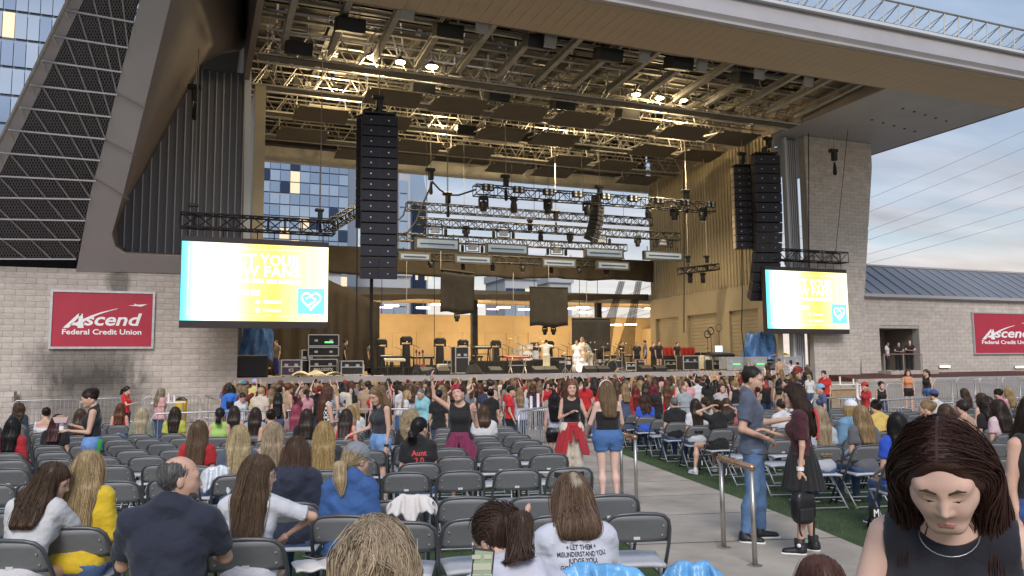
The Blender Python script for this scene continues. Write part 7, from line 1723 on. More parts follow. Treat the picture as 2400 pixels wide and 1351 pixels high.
a = sit('woman with long brown hair and glasses in a white t-shirt, elbow stuck out', 592, 1068, 14, lean=8, head=(74, 4, 4), hair=('long', (.10, .062, .036)), top=('tee', (.60, .61, .66)), sleeve=.8, bot=('pants', (.34, .27, .19)), arms={'R': ((.92, .30, -.35), (-.75, .35, -.55)), 'L': ((.3, .4, -.8), (-.3, .9, -.2))}, vox=V1, lvl=2, strand=420, seed=14, hands=1, extra_hair={'len': .26}); glasses_on(a, 'rail_steel')
a = sit('person with shoulder length brown hair in a navy hooded top', 692, 1026, 16, lean=6, head=(18, 4, 0), hair=('mid', (.085, .048, .028)), top=('hoodie', (.020, .026, .05)), vox=V1, strand=360, seed=15, w=1.1, extra_hair={'len': .05})
a = sit('woman in a faded cap with blonde ponytail and blue denim shirt', 822, 1040, 24, lean=10, head=(36, 10, 0), hair=('cap_pony', (.44, .34, .20)), top=('shirt', (.045, .12, .33), 'denim'), vox=V1, strand=300, seed=16); cap_on(a, (.22, .24, .28))
a = sit('woman with very long straight blonde hair in a dark top', 760, 990, 12, lean=4, head=(-6, 2, 0), hair=('long', (.40, .28, .12)), top=('tee', (.03, .03, .035)), vox=.016, strand=420, seed=17, extra_hair={'len': .45})
a = sit('woman with pale blonde hair in a slate grey t-shirt', 560, 996, 4, lean=14, head=(-12, 8, 6), hair=('long', (.46, .36, .20)), top=('tee', (.07, .09, .13)), vox=.016, strand=300, seed=18)
a = sit('woman with long fair hair in a white vest top', 640, 990, 16, lean=10, head=(-6, 10, 0), hair=('long', (.38, .29, .19)), top=('tank', WHITE), vox=.016, strand=300, seed=19)
a = sit('woman with half tied brown hair in a red top', 467, 988, 16, lean=4, hair=('half', (.14, .085, .05)), top=('tee', (.42, .016, .022)), vox=.016, strand=280, seed=20, extra_hair={'len': .24})
a = sit('woman in a black t-shirt with red lettering on the back and dark tied hair', 980, 980, 10, lean=6, w=1.15, head=(42, 4, 0), hair=('pony_low', BLK), top=('tee', (.012, .012, .015)), vox=.016, strand=200, seed=21); mat('print_red', (.65, .05, .05), .7); mat('print_black', (.03, .035, .05), .8)
print_on_back(a, [('Aunt', 1.0), ('2.0', 1.1)], .085, 'print_red', .92, .085)
a = sit('woman with curly pale blonde hair in a dark top behind the red lettered shirt', 962, 962, 20, hair=('curly', (.42, .33, .20)), top=('tee', (.03, .03, .04)), vox=.018, strand=200, seed=22)
# ---- the three closest heads at the bottom
a = sit('close head of wild curly blonde grey hair seen from behind at the bottom', 880, 1213, 10, top_h=1.40, h=1.74, seat=False, lean=6, hair=('curly', (.36, .28, .19)), top=('tee', (.2, .2, .2)), vox=.014, strand=900, seed=23, curl=.85)
a = sit('woman with dark ponytail and glasses in a white hooded top looking at a phone', 1205, 1152, 12, top_h=1.42, h=1.74, seat=False, lean=12, head=(-30, 24, -4), hair=('pony', (.06, .034, .024)), top=('hoodie', (.56, .57, .67)), arms={'R': ((.2, .7, -.6), (-.5, .8, .1)), 'L': ((.15, .7, -.6), (-.1, .9, .3))}, vox=.013, lvl=2, strand=800, seed=24, hands=1, extra_hair=None); glasses_on(a, 'rail_steel')
ph_ = phone('lit phone held low by the woman with the ponytail', PD(1130, 1340, 2.72), nrm(ray(1128, 1322)), (.12, 0, 1), 'phone_screen', .95)
m = MB(); dn = nrm(ray(1128, 1322)); xr2 = nrm(cross3(dn, (0, 0, 1))); c0 = PD(1130, 1340, 2.72)-dn*.0085
for (u, v_, a_, b_) in ((-.018, .045, .030, .014), (.018, .045, .026, .014), (0, .015, .062, .022), (-.018, -.018, .028, .022), (.018, -.018, .028, .022), (0, -.05, .06, .02)): m.box(c0+xr2*u*1.1+np.array([0, 0, v_*1.1]), (a_, .001, b_), rot=np.stack([xr2, dn, np.array([0, 0, 1.])], 1))
m.build('picture_tiles', 'tile_glow', ph_)['kind'] = 'stuff'
a = sit('woman with brown blonde half tied hair in a white top printed with dark lettering', 1345, 1106, 8, top_h=1.33, lean=8, w=1.22, head=(8, 12, 0), hair=('half', (.16, .10, .065)), top=('long', (.58, .60, .68)), vox=.013, lvl=2, strand=420, seed=25, curl=.35, extra_hair={'len': -.03}, arms={'L': ((.45, .5, -.5), (-.35, .4, .8)), 'R': ((.3, .3, -.9), (-.3, .9, .2))})
print_on_back(a, [('\u2726 LET THEM \u2726'.replace('\u2726', '+'), .95), ('MISUNDERSTAND YOU,', .90), ('\u2665 JUDGE YOU,'.replace('\u2665', '<3') if False else 'JUDGE YOU,', 1.0), ('GOSSIP ABOUT YOU.', .92)], .034, 'print_black', .957, .031, .82)
H = a['H']; shell(a, [('e', H((0, -.09, .055)), np.array((.052, .05, .055)), None, None, None), ('c', H((0, -.08, .10)), H((0, -.10, .02)), .03, .02)], 'hair_tuft', (.55, .47, .33), 'hair', .02, vox=.006, wr=.004)
m = MB(); m.grid(lambda u, v: H(((u-.5)*.17, .075-.05*(2*u-1)**2, .118+.030*v)), 10, 3); child_of(a, m, 'sunglasses', 'case_black')
a = sit('top of a dark auburn haired head at the bottom edge beside the aisle', 1962, 1336, 20, top_h=1.16, h=1.5, seat=False, lean=20, hair=('mid', (.10, .04, .03)), top=('tee', (.1, .1, .1)), vox=.02, strand=200, seed=26)
# ---- big woman at the right, looking down
hp_loc = PD(2216, 1000, 2.14)
hero = person('woman with dark brown hair in a black sleeveless top looking down, nearest the camera', np.array([hp_loc[0], hp_loc[1], 0]), 234, h=1.765, w=1.0, lean=9, head=(-2, 30, 2), hair=('mid', (.052, .022, .016)), top=('tank', (.012, .012, .020)), bot=('jeans', (.03, .04, .06)), shoe=None, arms={'R': ((.30, .15, -.9), (.05, .35, -.8)), 'L': ((.45, -.1, -.85), (-.5, .5, -.5))}, vox=.011, lvl=2, strand=2100, seed=27, skin=(.70, .46, .37), extra_hair={'len': .20, 'front': .16}, hands=1)
k_ = hero['k']; m = MB(); NB_ = hero['NB']; fw_ = hero['fw']; m.tube([NB_+np.array([.07*math.cos(t_), .04+.075*math.sin(t_), -.02-.05*math.sin(t_)]) for t_ in np.linspace(.1, 3.04, 14)], .0016, 4); child_of(hero, m, 'necklace', 'galv')
a = stand('person in a dark vest and jeans cut off at the right picture edge', 2424, 962, 5.2, 195, top=('tank', (.02, .02, .022)), bot=('jeans', (.05, .10, .28)), hair=('mid', DBR), vox=.018, strand=60, seed=28, h=1.68, w=1.15)
# ---- standing couple in the aisle
p = gat(1772, 1268); man = person('bearded man with glasses in a slate grey t-shirt and blue jeans standing in the aisle', p, 126, h=1.84, fem=False, w=1.10, lean=-2, head=(14, 10, 0), hair=('short', (.035, .03, .028)), top=('tee', (.085, .105, .155)), sleeve=.72, bot=('jeans', (.11, .20, .37)), shoe=(.012, .012, .014), arms={'R': ((.18, -.25, -.9), (-.25, .85, -.35)), 'L': ((.10, .5, -.8), (-.05, .95, .15))}, legs={'R': ((.11, -.02, .50), (.13, -.10, .085)), 'L': ((.09, .06, .50), (.10, .06, .085))}, vox=.013, lvl=2, strand=500, seed=30, hands=1, locks={'curlR': .7})
beard_on(man, (.075, .05, .035)); glasses_on(man)
q = man['J']['L']; phone('dark phone in the hand of the man in jeans', on_figure(man, q[2]+q[3]*.10+np.array([0, 0, .02])), (0, .3, -1), (1, 0, .1))
p = gat(1890, 1298); gw = person('woman in a sheer burgundy top and black pleated skirt standing beside the man', p, 318, h=1.665, head=(-6, 8, 0), hair=('long', (.045, .024, .017)), top=('tee', (.060, .010, .018)), sleeve=.8, bot=('skirt', (.010, .010, .011), .43), shoe=(.014, .014, .016), arms={'L': ((.12, -.05, -1), (.02, .12, -1)), 'R': ((.15, .4, -.8), (-.4, .8, .3))}, legs={'R': ((.095, .0, .50), (.12, -.06, .085)), 'L': ((.09, .02, .50), (.10, .05, .085))}, vox=.013, lvl=2, strand=500, seed=31, hands=1, extra_hair={'len': .22}, curl=.3)
# high tops
m = MB()
for n_ in 'RL': m = MB(); an = gw['J']['l'+n_][2]; m.lathe([(.052, -.05), (.05, .02), (.053, .075), (.047, .078)], an, 14); child_of(gw, m, 'shoe_shaft', 'case_black')
m = MB(); an = gw['J']['lL'][2]; m.lathe([(.02, -.004), (.02, .004)], an+np.array([-.055, 0, .02]), 10, axis='x'); child_of(gw, m, 'ankle_patch', 'sign_white')
# red cloth hanging down her back
Hn = gw['NB']; m = MB(); m.grid(lambda u, v: Hn+np.array([-.03+(u-.5)*.16+.03*v, -.145-.03*math.sin(v*3), .02-.30*v+.01*math.sin(u*9)]), 8, 10); o = m.build('red_scarf', 'fabric', smooth=True, solid=.012); o.parent = gw['ob']; o.color = (.62, .02, .03, 1)
m = MB(); q = gw['J']['L']; m.lathe([(.035, -.018), (.036, .018)], q[2]-q[3]*.02, 12); child_of(gw, m, 'wristband', 'sign_white', smooth=False)
# backpack in her hand
q = gw['J']['L']; b0 = on_figure(gw, q[2]+q[3]*.13)+np.array([0, 0, -.03])
bp = thing('backpack', 'small black backpack with a dangling strap held by the woman in the skirt', 'bag', b0)
def bag_shape(P):
    p = (P-np.asarray(b0+np.array([.02, -.02, -.19]), f4))/np.array([.125, .075, .165], f4); return ((np.abs(p)**3.2).sum(-1)**(1/3.2)-1)*.075
v, q_ = snets(bag_shape, b0+np.array([-.14, -.13, -.38]), b0+np.array([.18, .09, 0]), .009); me = to_mesh('bag_body', [(v-b0, q_, 0)], ['leather']); o = bpy.data.objects.new('bag_body', me); COL.objects.link(o); o.parent = bp; o.color = (.012, .012, .014, 1)
MB().box(b0+np.array([0, -.095, -.25]), (.17, .03, .12), bev=.012).build('front_pocket', 'case_black', bp); MB().tube([b0+np.array([-.04, 0, -.03]), b0+np.array([-.02, 0, .02]), b0+np.array([.02, 0, .02]), b0+np.array([.05, 0, -.03])], .009, 5).build('grab_handle', 'case_black', bp)
MB().tube([b0+np.array([.10, .02, -.25]), b0+np.array([.15, -.02, -.33]), b0+np.array([.13, -.03, -.45]), b0+np.array([.11, -.05, -.58])], .012, 5).build('strap', 'case_black', bp); MB().tube([b0+np.array([.0, .02, -.34]), b0+np.array([-.03, -.02, -.42]), b0+np.array([-.01, -.02, -.47])], .010, 5).build('strap', 'case_black', bp)
# ---- people standing among the seats and in the aisle
p = gat(1428, 1180); ga = person('woman in black camisole and blue denim shorts standing in the aisle, back turned', p, 10, h=1.68, w=1.24, hair=('mid', (.19, .125, .07)), top=('cami', BLACK), bot=('shorts', (.075, .17, .40)), shoe=(.55, .25, .42), arms={'R': ((.28, .25, -.9), (.0, .7, -.6)), 'L': ((.28, .25, -.9), (.0, .7, -.6))}, vox=.013, strand=380, seed=32, skin=(.72, .48, .40))
H = ga['H']; m = MB(); m.tube([H((.095*math.cos(t_), -.01, .04+.10*math.sin(t_))) for t_ in np.linspace(.0, 3.14, 14)], .014, 6); child_of(ga, m, 'headband', 'cup')
a = stand('woman in white trousers with a red checked shirt tied at her waist, facing the camera', 1338, 893, 13.2, 196, hair=('long', (.20, .085, .05)), top=('tank', BLACK), bot=('pants', (.66, .60, .50)), vox=.016, strand=200, seed=33, arms={'R': ((.2, .1, -1), (-.5, .5, .3)), 'L': ((.3, .15, -.8), (.3, .5, .8))}, extra_hair={'len': .2, 'front': .15}, hands=1); tied_shirt(a, (.40, .02, .03), .5)
a = stand('woman with wavy black hair in a pale top and black leather shorts, back turned', 1300, 927, 14.0, 25, hair=('mid', BLK), top=('tank', (.52, .53, .66)), bot=('shorts', (.012, .012, .014)), vox=.016, strand=220, seed=34, mats={'bot': 'leather'}, extra_hair={'len': .25}, arms={'R': ((.15, .15, -1), (.15, .3, -1))})
a = stand('woman in black overalls taking a selfie, maroon shirt tied at her waist', 1078, 902, 11.4, 205, hair=('pulled', (.08, .03, .025)), top=('tank', (.012, .012, .014)), bot=('bike', (.012, .012, .014)), vox=.015, lvl=2, strand=120, seed=35, arms={'R': ((.75, .25, .55), (.10, .15, 1)), 'L': ((.35, -.05, -1), (-.05, .55, .95))}, hands=1, head=(10, -4, 12), w=1.1); tied_shirt(a, (.20, .022, .075), .42)
q = a['J']['R']; phone('phone with a pale blue case held high for a selfie', on_figure(a, q[2]+q[3]*.12), (-.2, -1, 0), (1, 0, .2))
H = a['H']; m = MB()
for sx_ in (-1, 1): m.lathe([(.03, -.006), (.034, .0), (.03, .006)], H((sx_*.036, .085, .095)), 12, axis='y')
m.tube([H((-.09, 0, .075)), H((0, .09, .095)), H((.09, 0, .075))], .006, 5); child_of(a, m, 'sunglasses', 'sign_red', smooth=False)
a = stand('girl with long fair hair in a dark tank top and frayed denim shorts, looking down', 893, 903, 11.2, 252, hair=('long', (.24, .155, .085)), top=('tank', (.035, .032, .042)), bot=('shorts', (.20, .36, .66)), vox=.015, lvl=2, strand=320, seed=36, head=(-10, 26, 0), arms={'L': ((.08, -.05, -1), (.04, .2, -1)), 'R': ((.1, .3, -.9), (.2, .9, -.3))}, extra_hair={'len': .26, 'front': .22}, hands=1)
m = MB(); q = a['J']['L']; m.lathe([(.034, -.014), (.035, .014)], q[2]-q[3]*.03, 12); child_of(a, m, 'wrist_watch', 'case_black', smooth=False)
a = stand('woman with auburn hair in a black and white checked dress looking at a phone', 765, 905, 13.6, 75, hair=('long', (.12, .05, .03)), top=('dress', (.5, .5, .5)), bot=('skirt', (.5, .5, .5), .6), vox=.016, strand=220, seed=37, w=1.15, arms={'R': ((.15, .15, -1), (-.2, 1, .05)), 'L': ((.15, .15, -1), (-.3, 1, .05))}, hands=1, mats=None)
mc = mat('checks', (.8, .8, .8), .8); t = mc.node_tree; ck = t.nodes.new('ShaderNodeTexChecker'); ck.inputs['Scale'].default_value = 26; ck.inputs['Color1'].default_value = (.75, .75, .75, 1); ck.inputs['Color2'].default_value = (.012, .012, .012, 1); tcn = t.nodes.new('ShaderNodeTexCoord'); t.links.new(tcn.outputs['Object'], ck.inputs[0]); t.links.new(ck.outputs[0], t.nodes['Principled BSDF'].inputs['Base Color'])
for c in kids(a['ob']):
    if c.name.startswith(('bodice', 'skirt')): c.data.materials[0] = mc
a = stand('woman in a black tank top and light denim shorts carrying a paper food tray', 222, 912, 11.6, 272, hair=('bun', (.035, .016, .014)), top=('tank', (.012, .012, .014)), bot=('shorts', (.16, .30, .62)), vox=.015, lvl=2, strand=200, seed=38, w=1.15, head=(0, 16, 0), arms={'L': ((.12, .15, -1), (-.15, 1, .12)), 'R': ((.12, .25, -1), (-.1, 1, .35))}, hands=1)
m = MB(); Hp_ = a['Hp']; m.grid(lambda u, v: Hp_+np.array([-.165-.01*math.sin(v*4), -.06+(u-.5)*.20*(1-.4*v), .06-.24*v+.01*math.sin(u*8)]), 6, 8); o = m.build('green_bandana', 'fabric', smooth=True, solid=.006); o.parent = a['ob']; o.color = (.03, .30, .05, 1)
q = a['J']['R']; pc = on_figure(a, q[2]+q[3]*.14+np.array([-.02, .02, .03])); mat('paper_check', (.75, .55, .58), .8)
o = MB().prism([pc+np.array([-.10, -.07, .05]), pc+np.array([.10, -.07, .05]), pc+np.array([.07, -.05, -.03]), pc+np.array([-.07, -.05, -.03])], (0, .14, 0)).build('food_tray', 'paper_check'); tag(o, 'pink checked paper food tray carried by the woman in denim shorts', 'food tray')
MB().ell(pc+np.array([0, 0, .05]), (.075, .05, .035), 10).build('food', 'wood_box', o, smooth=True)
q = a['J']['L']; pc = on_figure(a, q[2]+q[3]*.11); o = MB().lathe([(.03, -.06), (.033, .06), (.028, .065)], pc+np.array([0, 0, .03]), 12).build('drink_can', 'galv'); tag(o, 'silver drink can in the hand of the woman with the food tray', 'can'); MB().lathe([(.034, -.03), (.034, .03)], pc+np.array([0, 0, .03]), 12).build('can_label', 'sign_white', o)
a = sit('woman in a black dress seated by the aisle with both hands in her hair', 1668, 958, 22, snap=True, h=1.66, lean=-2, w=1.1, hair=('bun', BRN), top=('tee', (.010, .010, .011)), sleeve=.7, bot=('shorts', (.010, .010, .011)), shoe=(.7, .7, .7), arms={'R': ((.85, .1, .45), (-.75, -.35, .35)), 'L': ((.85, .1, .45), (-.75, -.35, .35))}, legs={'L': ((.26, .30, .52), (.34, .22, .085)), 'R': ((.12, .37, .52), (.13, .38, .09))}, vox=.014, strand=220, seed=39, mats={'bot': 'fabric'}, hands=1)
# ---- things left on chairs
mat('poncho_blue', (.16, .44, .80), .25, var=.25, vs=9, bump=.8, bs=14); mat('clear_plastic', (.62, .66, .72), .18, var=.2, vs=9, bump=.9, bs=16); mat('cloth_white', (.72, .68, .66), .8, var=.1, vs=6); mat('cloth_green', (.02, .30, .04), .7, var=.2, vs=6)
def drape_on(label, cat, x, y, w_, h_, mt, D, seed, name='draped_jacket', th=.01):
    rr = random.Random(seed); ph = [rr.uniform(0, 6) for _ in range(6)]; p = PD(x, y, D); d2 = np.array([ray(x, y)[0], ray(x, y)[1], 0]); d2 = nrm(d2); sx_ = np.array([d2[1], -d2[0], 0])
    def fn(u, v):
        b = (u-.5); fold = .02*math.sin(u*19+ph[0]+3*v)+.012*math.sin(u*37+ph[1]); t = v*2-1
        edge = 1+.12*math.sin(v*7+ph[2]); zz = -abs(t)**1.25*h_*(1+.25*math.sin(u*9+ph[3]))*(1-.3*abs(2*u-1)**3)+.006*math.sin(u*13+ph[4])-.05*abs(2*u-1)**3
        return p+sx_*b*w_*edge+d2*(.05*t+fold*(.3+abs(t)))+np.array([0, 0, zz+fold*(.12+.5*abs(t))])
    o = MB().grid(fn, 34, 20).build(name, mt, smooth=True, solid=th); tag(o, label, cat); return o
drape_on('bright blue plastic poncho draped over the chair behind the lettered shirt', 'poncho', 1402, 1322, .36, .14, 'poncho_blue', 3.5, 1, 'rain_poncho')
drape_on('bright blue plastic poncho over the back of a chair beside the aisle', 'poncho', 1625, 1318, .28, .16, 'poncho_blue', 3.6, 2, 'rain_poncho')
drape_on('crumpled white cloth thrown over an empty chair back', 'cloth', 965, 1160, .36, .16, 'cloth_white', 6.2, 3, 'white_cloth')
drape_on('clear plastic poncho hung over a chair back', 'poncho', 512, 1093, .32, .22, 'clear_plastic', 8.2, 4, 'clear_poncho')
drape_on('green jacket hung over the chair of the woman in yellow', 'jacket', 183, 1188, .20, .10, 'cloth_green', 5.75, 5, 'green_jacket')
pz = PZ(745, 1325, .47); o = MB().grid(lambda u, v: pz+np.array([(u-.5)*.34, (v-.5)*.30, .035*math.sin(3.1*u)*math.sin(3.1*v)+.008*math.sin(u*15+v*6)]), 16, 14).build('tote_bag', 'cloth_white', smooth=True, solid=.015); tag(o, 'white tote bag lying flat on a chair seat', 'bag')
pz2 = pz+np.array([-.02, .06, .05]); o = MB().box(pz2, (.085, .16, .01), rot=np.array(Matrix.Rotation(.5, 3, 'Z')), bev=.003).build('phone', 'rail_steel'); tag(o, 'dark phone lying on the white tote bag', 'phone'); MB().box(pz2+np.array([0, 0, .0055]), (.075, .148, .002), rot=np.array(Matrix.Rotation(.5, 3, 'Z'))).build('screen', 'phone_glass', o)
for (x, y, l) in ((880, 1290, 'folding chair under the curly haired person'), (1215, 1300, 'folding chair under the woman with the ponytail'), (1535, 1290, 'empty folding chair cut off at the bottom beside the aisle')):
    D_ = {880: 2.9, 1215: 3.35, 1535: 3.4}[x]; pq = PD(x, y, D_); CH.append(put_chair(np.array([pq[0], pq[1], 0]), -R(14), l))
# ================================================================ people seated and standing farther off
VM = .024
def s2(label, x, y, hair, top, **k):
    k.setdefault('vox', VM); k.setdefault('strand', 50); k.setdefault('seed', int(x)); k.setdefault('lvl', 1 if y > 940 else 0); fc = k.pop('face', 16+random.Random(int(x)).uniform(-12, 12)); sit(label, x, y, fc, hair=hair, top=top, snap=True, **k)
s2('woman with black hair in a red mesh top at the left picture edge', 10, 988, ('mid', BLK), ('long', (.42, .02, .03)))
s2('person with curly brown hair in a dark denim jacket near the left barrier', 52, 952, ('curly', BRN), ('shirt', (.03, .04, .07)))
s2('woman with a dark bun and bare shoulders in a white off-shoulder top', 85, 969, ('bun', DBR), ('off', (.66, .64, .70)), head=(-20, 0, 0))
s2('person with red tinted black hair in black, bending forward', 143, 972, ('mid', (.06, .012, .014)), ('tee', BLACK), lean=14)
s2('person with brown hair in a navy top beside the food tray woman', 168, 970, ('mid', BRN), ('tee', NAVY))
s2('woman with auburn hair in a red tank top left of the pale blonde', 290, 948, ('mid', AUB), ('tank', (.48, .015, .02)))
s2('woman with pale blonde hair in a grey green print top', 337, 954, ('long', (.46, .38, .25)), ('long', (.22, .24, .19)))
s2('woman with dark hair in a yellow green t-shirt', 400, 956, ('mid', DBR), ('tee', (.50, .50, .08)))
s2('woman with a black braid in a lime green top', 508, 950, ('pony_low', BLK), ('tank', (.40, .62, .16)))
s2('woman with long dark hair and a pink top beside the lime green top', 553, 950, ('long', DBR), ('tank', (.55, .28, .26)))
s2('woman with long dark brown hair in a striped top behind the barrier', 606, 948, ('long', DBR), ('tee', (.35, .35, .38)))
s2('woman with a clip in her dark hair and bare tan shoulders', 636, 964, ('bun', DBR), ('tank', (.40, .24, .16)))
s2('person with brown hair and a pink cloth down the back', 690, 957, ('long', (.32, .06, .10)), ('tee', (.3, .2, .2)))
s2('woman with wavy dark hair in a black top', 720, 957, ('mid', DBR), ('long', BLACK))
s2('woman with short fair hair in a white top beyond the checked dress', 806, 945, ('mid', LBL), ('tee', WHITE))
s2('woman with blonde hair in a cream top near the fair girl', 840, 944, ('mid', BLD), ('tee', (.62, .58, .5)))
s2('woman in a red top bending forward beside the fair girl', 832, 966, ('long', DBR), ('tank', (.48, .02, .03)), lean=16)
s2('person with short brown hair in a white t-shirt with a bag strap', 1128, 950, ('bob', BRN), ('tee', WHITE), w=1.15)
s2('woman with curly brown hair in a bright blue t-shirt', 1520, 945, ('curly', (.07, .035, .025)), ('tee', (.03, .10, .55)), w=1.1)
s2('grey haired person in a black top beside the blue t-shirt', 1556, 966, ('short', GRY), ('tee', BLACK), fem=False)
s2('woman with dark hair in a white top in the right block', 1606, 944, ('long', DBR), ('tee', WHITE))
s2('woman with tied brown hair in a beige top facing sideways', 1648, 934, ('pony', BRN), ('tee', (.5, .42, .36)))
s2('person with dark hair just left of the man in jeans', 1702, 942, ('mid', BRN), ('tee', (.5, .12, .12)))
s2('person in a white top right behind the man in jeans', 1822, 934, ('short', DBR), ('tee', WHITE))
s2('woman with straight fair hair in a striped top', 1945, 964, ('long', (.36, .27, .17)), ('tee', (.45, .47, .52)))
s2('woman with brown blonde hair beside the white cap', 2000, 970, ('mid', LBL), ('tee', (.12, .12, .14)))
a = sit('person in a white cap and pale blue denim jacket', 2027, 964, 20, snap=True, h=1.70, hair=('bob', BLD), top=('hoodie', (.16, .30, .44), 'denim'), vox=.018, strand=90, seed=71, w=1.15); cap_on(a, (.72, .74, .80), True)
a = sit('woman with a dark bun in a yellow sweater bending forward', 2078, 936, 24, snap=True, lean=16, hair=('bun', DBR), top=('long', (.62, .44, .12)), vox=.02, strand=90, seed=72, w=1.15)
a = sit('woman with a long dark ponytail in a royal blue t-shirt', 2093, 970, 30, snap=True, hair=('long', BLK), top=('tee', (.02, .08, .52)), vox=.018, strand=120, seed=73, w=1.2, head=(30, 0, 0))
s2('woman with light brown pinned hair in a pink floral top', 2157, 956, ('bun', LBL), ('tee', (.6, .35, .33)), head=(-40, 0, 0))
s2('woman with brown hair right of the floral top', 2205, 960, ('mid', BRN), ('tee', (.3, .2, .18)))
s2('person with short dark hair and bare shoulders behind the nearest woman', 2256, 944, ('short', DBR), ('tank', (.45, .28, .2)))
s2('woman in a dark top with blonde brown hair right of the bare shoulders', 2293, 928, ('mid', BRN), ('tank', (.5, .3, .25)))
s2('woman with dark wavy hair in a black top at the right', 2316, 934, ('curly', DBR), ('tee', BLACK))
s2('woman with dark hair in a white and pink top near the right edge', 2352, 936, ('mid', DBR), ('tee', (.68, .5, .55)))
s2('person in a pink top farther back at the right', 2326, 912, ('bun', DBR), ('long', (.62, .22, .30)))
s2('person with brown hair in a striped top far right', 2266, 908, ('mid', BRN), ('tee', (.14, .14, .15)))
a = sit('person in a blue cap and white t-shirt far right', 2187, 913, 30, snap=True, h=1.7, hair=('short', DBR), top=('tee', WHITE), vox=.026, strand=0, lvl=0, seed=74); cap_on(a, (.05, .08, .22))
s2('blonde person resting a hand on the head far right', 2364, 898, ('mid', BLD), ('tank', (.45, .25, .22)))
s2('person in dark red at the right edge far back', 2392, 896, ('mid', BRN), ('tank', (.3, .06, .06)))
def st2(label, x, y, D, face, hair, top, bot=('jeans', (.05, .08, .16)), **k):
    k.setdefault('vox', VM); k.setdefault('strand', 40); k.setdefault('lvl', 1 if D < 22 else 0); k.setdefault('seed', int(x)); return stand(label, x, y, D, face, hair=hair, top=top, bot=bot, **k)
a = st2('man in a red polo shirt, black cap and black trousers at the aisle head', 1195, 906, 18.6, 120, ('short', BLK), ('tee', (.62, .012, .015)), ('pants', BLACK), fem=False, vox=.018, arms={'R': ((.1, .1, -1), (.05, .4, -.8))}); cap_on(a, (.012, .012, .012))
st2('vendor in a red shirt with tied dark hair by the left barrier', 296, 906, 24, 110, ('pony', DBR), ('tee', (.62, .015, .02)), ('pants', BLACK), arms={'R': ((.2, .4, -.6), (.2, .9, .2))})
st2('vendor in a pink shirt with a crossbody bag by the cup table', 376, 910, 21, 60, ('mid', (.3, .24, .16)), ('tee', (.62, .34, .32)), w=1.25)
st2('woman with long black hair in a blue jacket at the left end of the crowd', 543, 903, 22, 20, ('long', BLK), ('hoodie', (.03, .16, .60)))
a = st2('man in a yellow t-shirt and lavender cap at the left end of the crowd', 597, 889, 23, 15, ('short', LBL), ('tee', (.70, .58, .16)), ('pants', BLACK), fem=False, w=1.15); cap_on(a, (.45, .40, .62), back=True)
a = st2('person in an orange top and teal cap behind the yellow t-shirt', 570, 894, 25, 20, ('short', BRN), ('tee', (.65, .13, .03)), fem=False); cap_on(a, (.02, .25, .35))
st2('woman bending in a white top before the blue jacket', 566, 922, 21, 160, ('bun', DBR), ('tee', WHITE), head=(0, 30, 0))
st2('woman in a green top with tied dark hair in the left crowd', 655, 908, 24, 40, ('bun', DBR), ('tank', (.03, .36, .20)))
st2('woman with long black hair in a black dress in the left crowd', 652, 925, 19, 15, ('long', BLK), ('tank', BLACK))
st2('grey haired person in a pale blue jacket looking down', 990, 910, 19, 230, ('short', GRY), ('shirt', (.25, .52, .58)), w=1.15, head=(0, 25, 0))
st2('woman with blonde hair in a white top left of the pale blue jacket', 952, 920, 20, 100, ('mid', BLD), ('tee', WHITE))
st2('person in black filming left of the selfie woman', 1028, 915, 16, 30, ('short', BLK), ('tee', BLACK))
st2('woman in black seen from behind beside the red polo man', 1150, 913, 18, 20, ('bun', BLK), ('tee', BLACK), ('leggings', BLACK))
st2('woman with fair hair in a pale jacket right of the red polo man', 1218, 910, 19, 15, ('mid', LBL), ('shirt', (.5, .52, .6)))
st2('woman with dark red hair in a checked red shirt', 1490, 915, 20, 15, ('long', (.16, .02, .015)), ('shirt', (.34, .03, .03)))
st2('woman with red hair in a black jacket in the crowd', 1530, 905, 19, 15, ('mid', (.16, .015, .03)), ('hoodie', BLACK), w=1.15)
st2('woman in a red dress with auburn hair in the crowd', 1563, 905, 20, 20, ('long', AUB), ('dress', (.62, .02, .03)), ('skirt', (.62, .02, .03), .55))
st2('woman with fair brown hair in a dark strapless dress', 1465, 900, 20, 10, ('mid', LBL), ('cami', (.06, .08, .14)), ('skirt', (.06, .08, .14), .6))
st2('bald person in a grey t-shirt with a bag strap', 1604, 911, 21, 15, ('none', BRN), ('tee', (.32, .35, .38)), fem=False, skin=SK2)
st2('person in a colourful t-shirt facing the camera in the crowd', 1690, 900, 21, 190, ('mid', BRN), ('tee', (.45, .40, .42)))
st2('woman with blonde hair in a black open back top', 1722, 893, 21, 10, ('bun', BLD), ('tank', BLACK))
st2('man in a white t-shirt left of the woman in the skirt', 1845, 890, 20, 300, ('short', BLK), ('tee', WHITE), fem=False)
st2('woman in an orange top and black shorts standing in the right plaza', 2126, 866, 31, 210, ('mid', AUB), ('crop', (.62, .24, .10)), ('shorts', BLACK))
st2('woman in a black top and denim shorts standing in the right plaza', 2171, 866, 31, 270, ('pony', BRN), ('tank', BLACK), ('shorts', (.08, .16, .36)))
st2('vendor in a red shirt near the vendor table in the right plaza', 1931, 866, 29, 250, ('bun', DBR), ('tee', (.55, .02, .02)), ('pants', BLACK))
a = st2('person in a red top and black cap at the cup table', 2028, 897, 22, 280, ('short', BLK), ('tee', (.5, .03, .03)), ('pants', BLACK)); cap_on(a, (.5, .03, .03))
st2('woman with a dark bun in a black top beside the cup table', 2064, 896, 23, 200, ('bun', DBR), ('tank', BLACK))
a = st2('person in a pale blue cap right of the woman in the skirt', 1925, 902, 19, 300, ('short', DBR), ('tee', (.08, .10, .2))); cap_on(a, (.2, .42, .62))
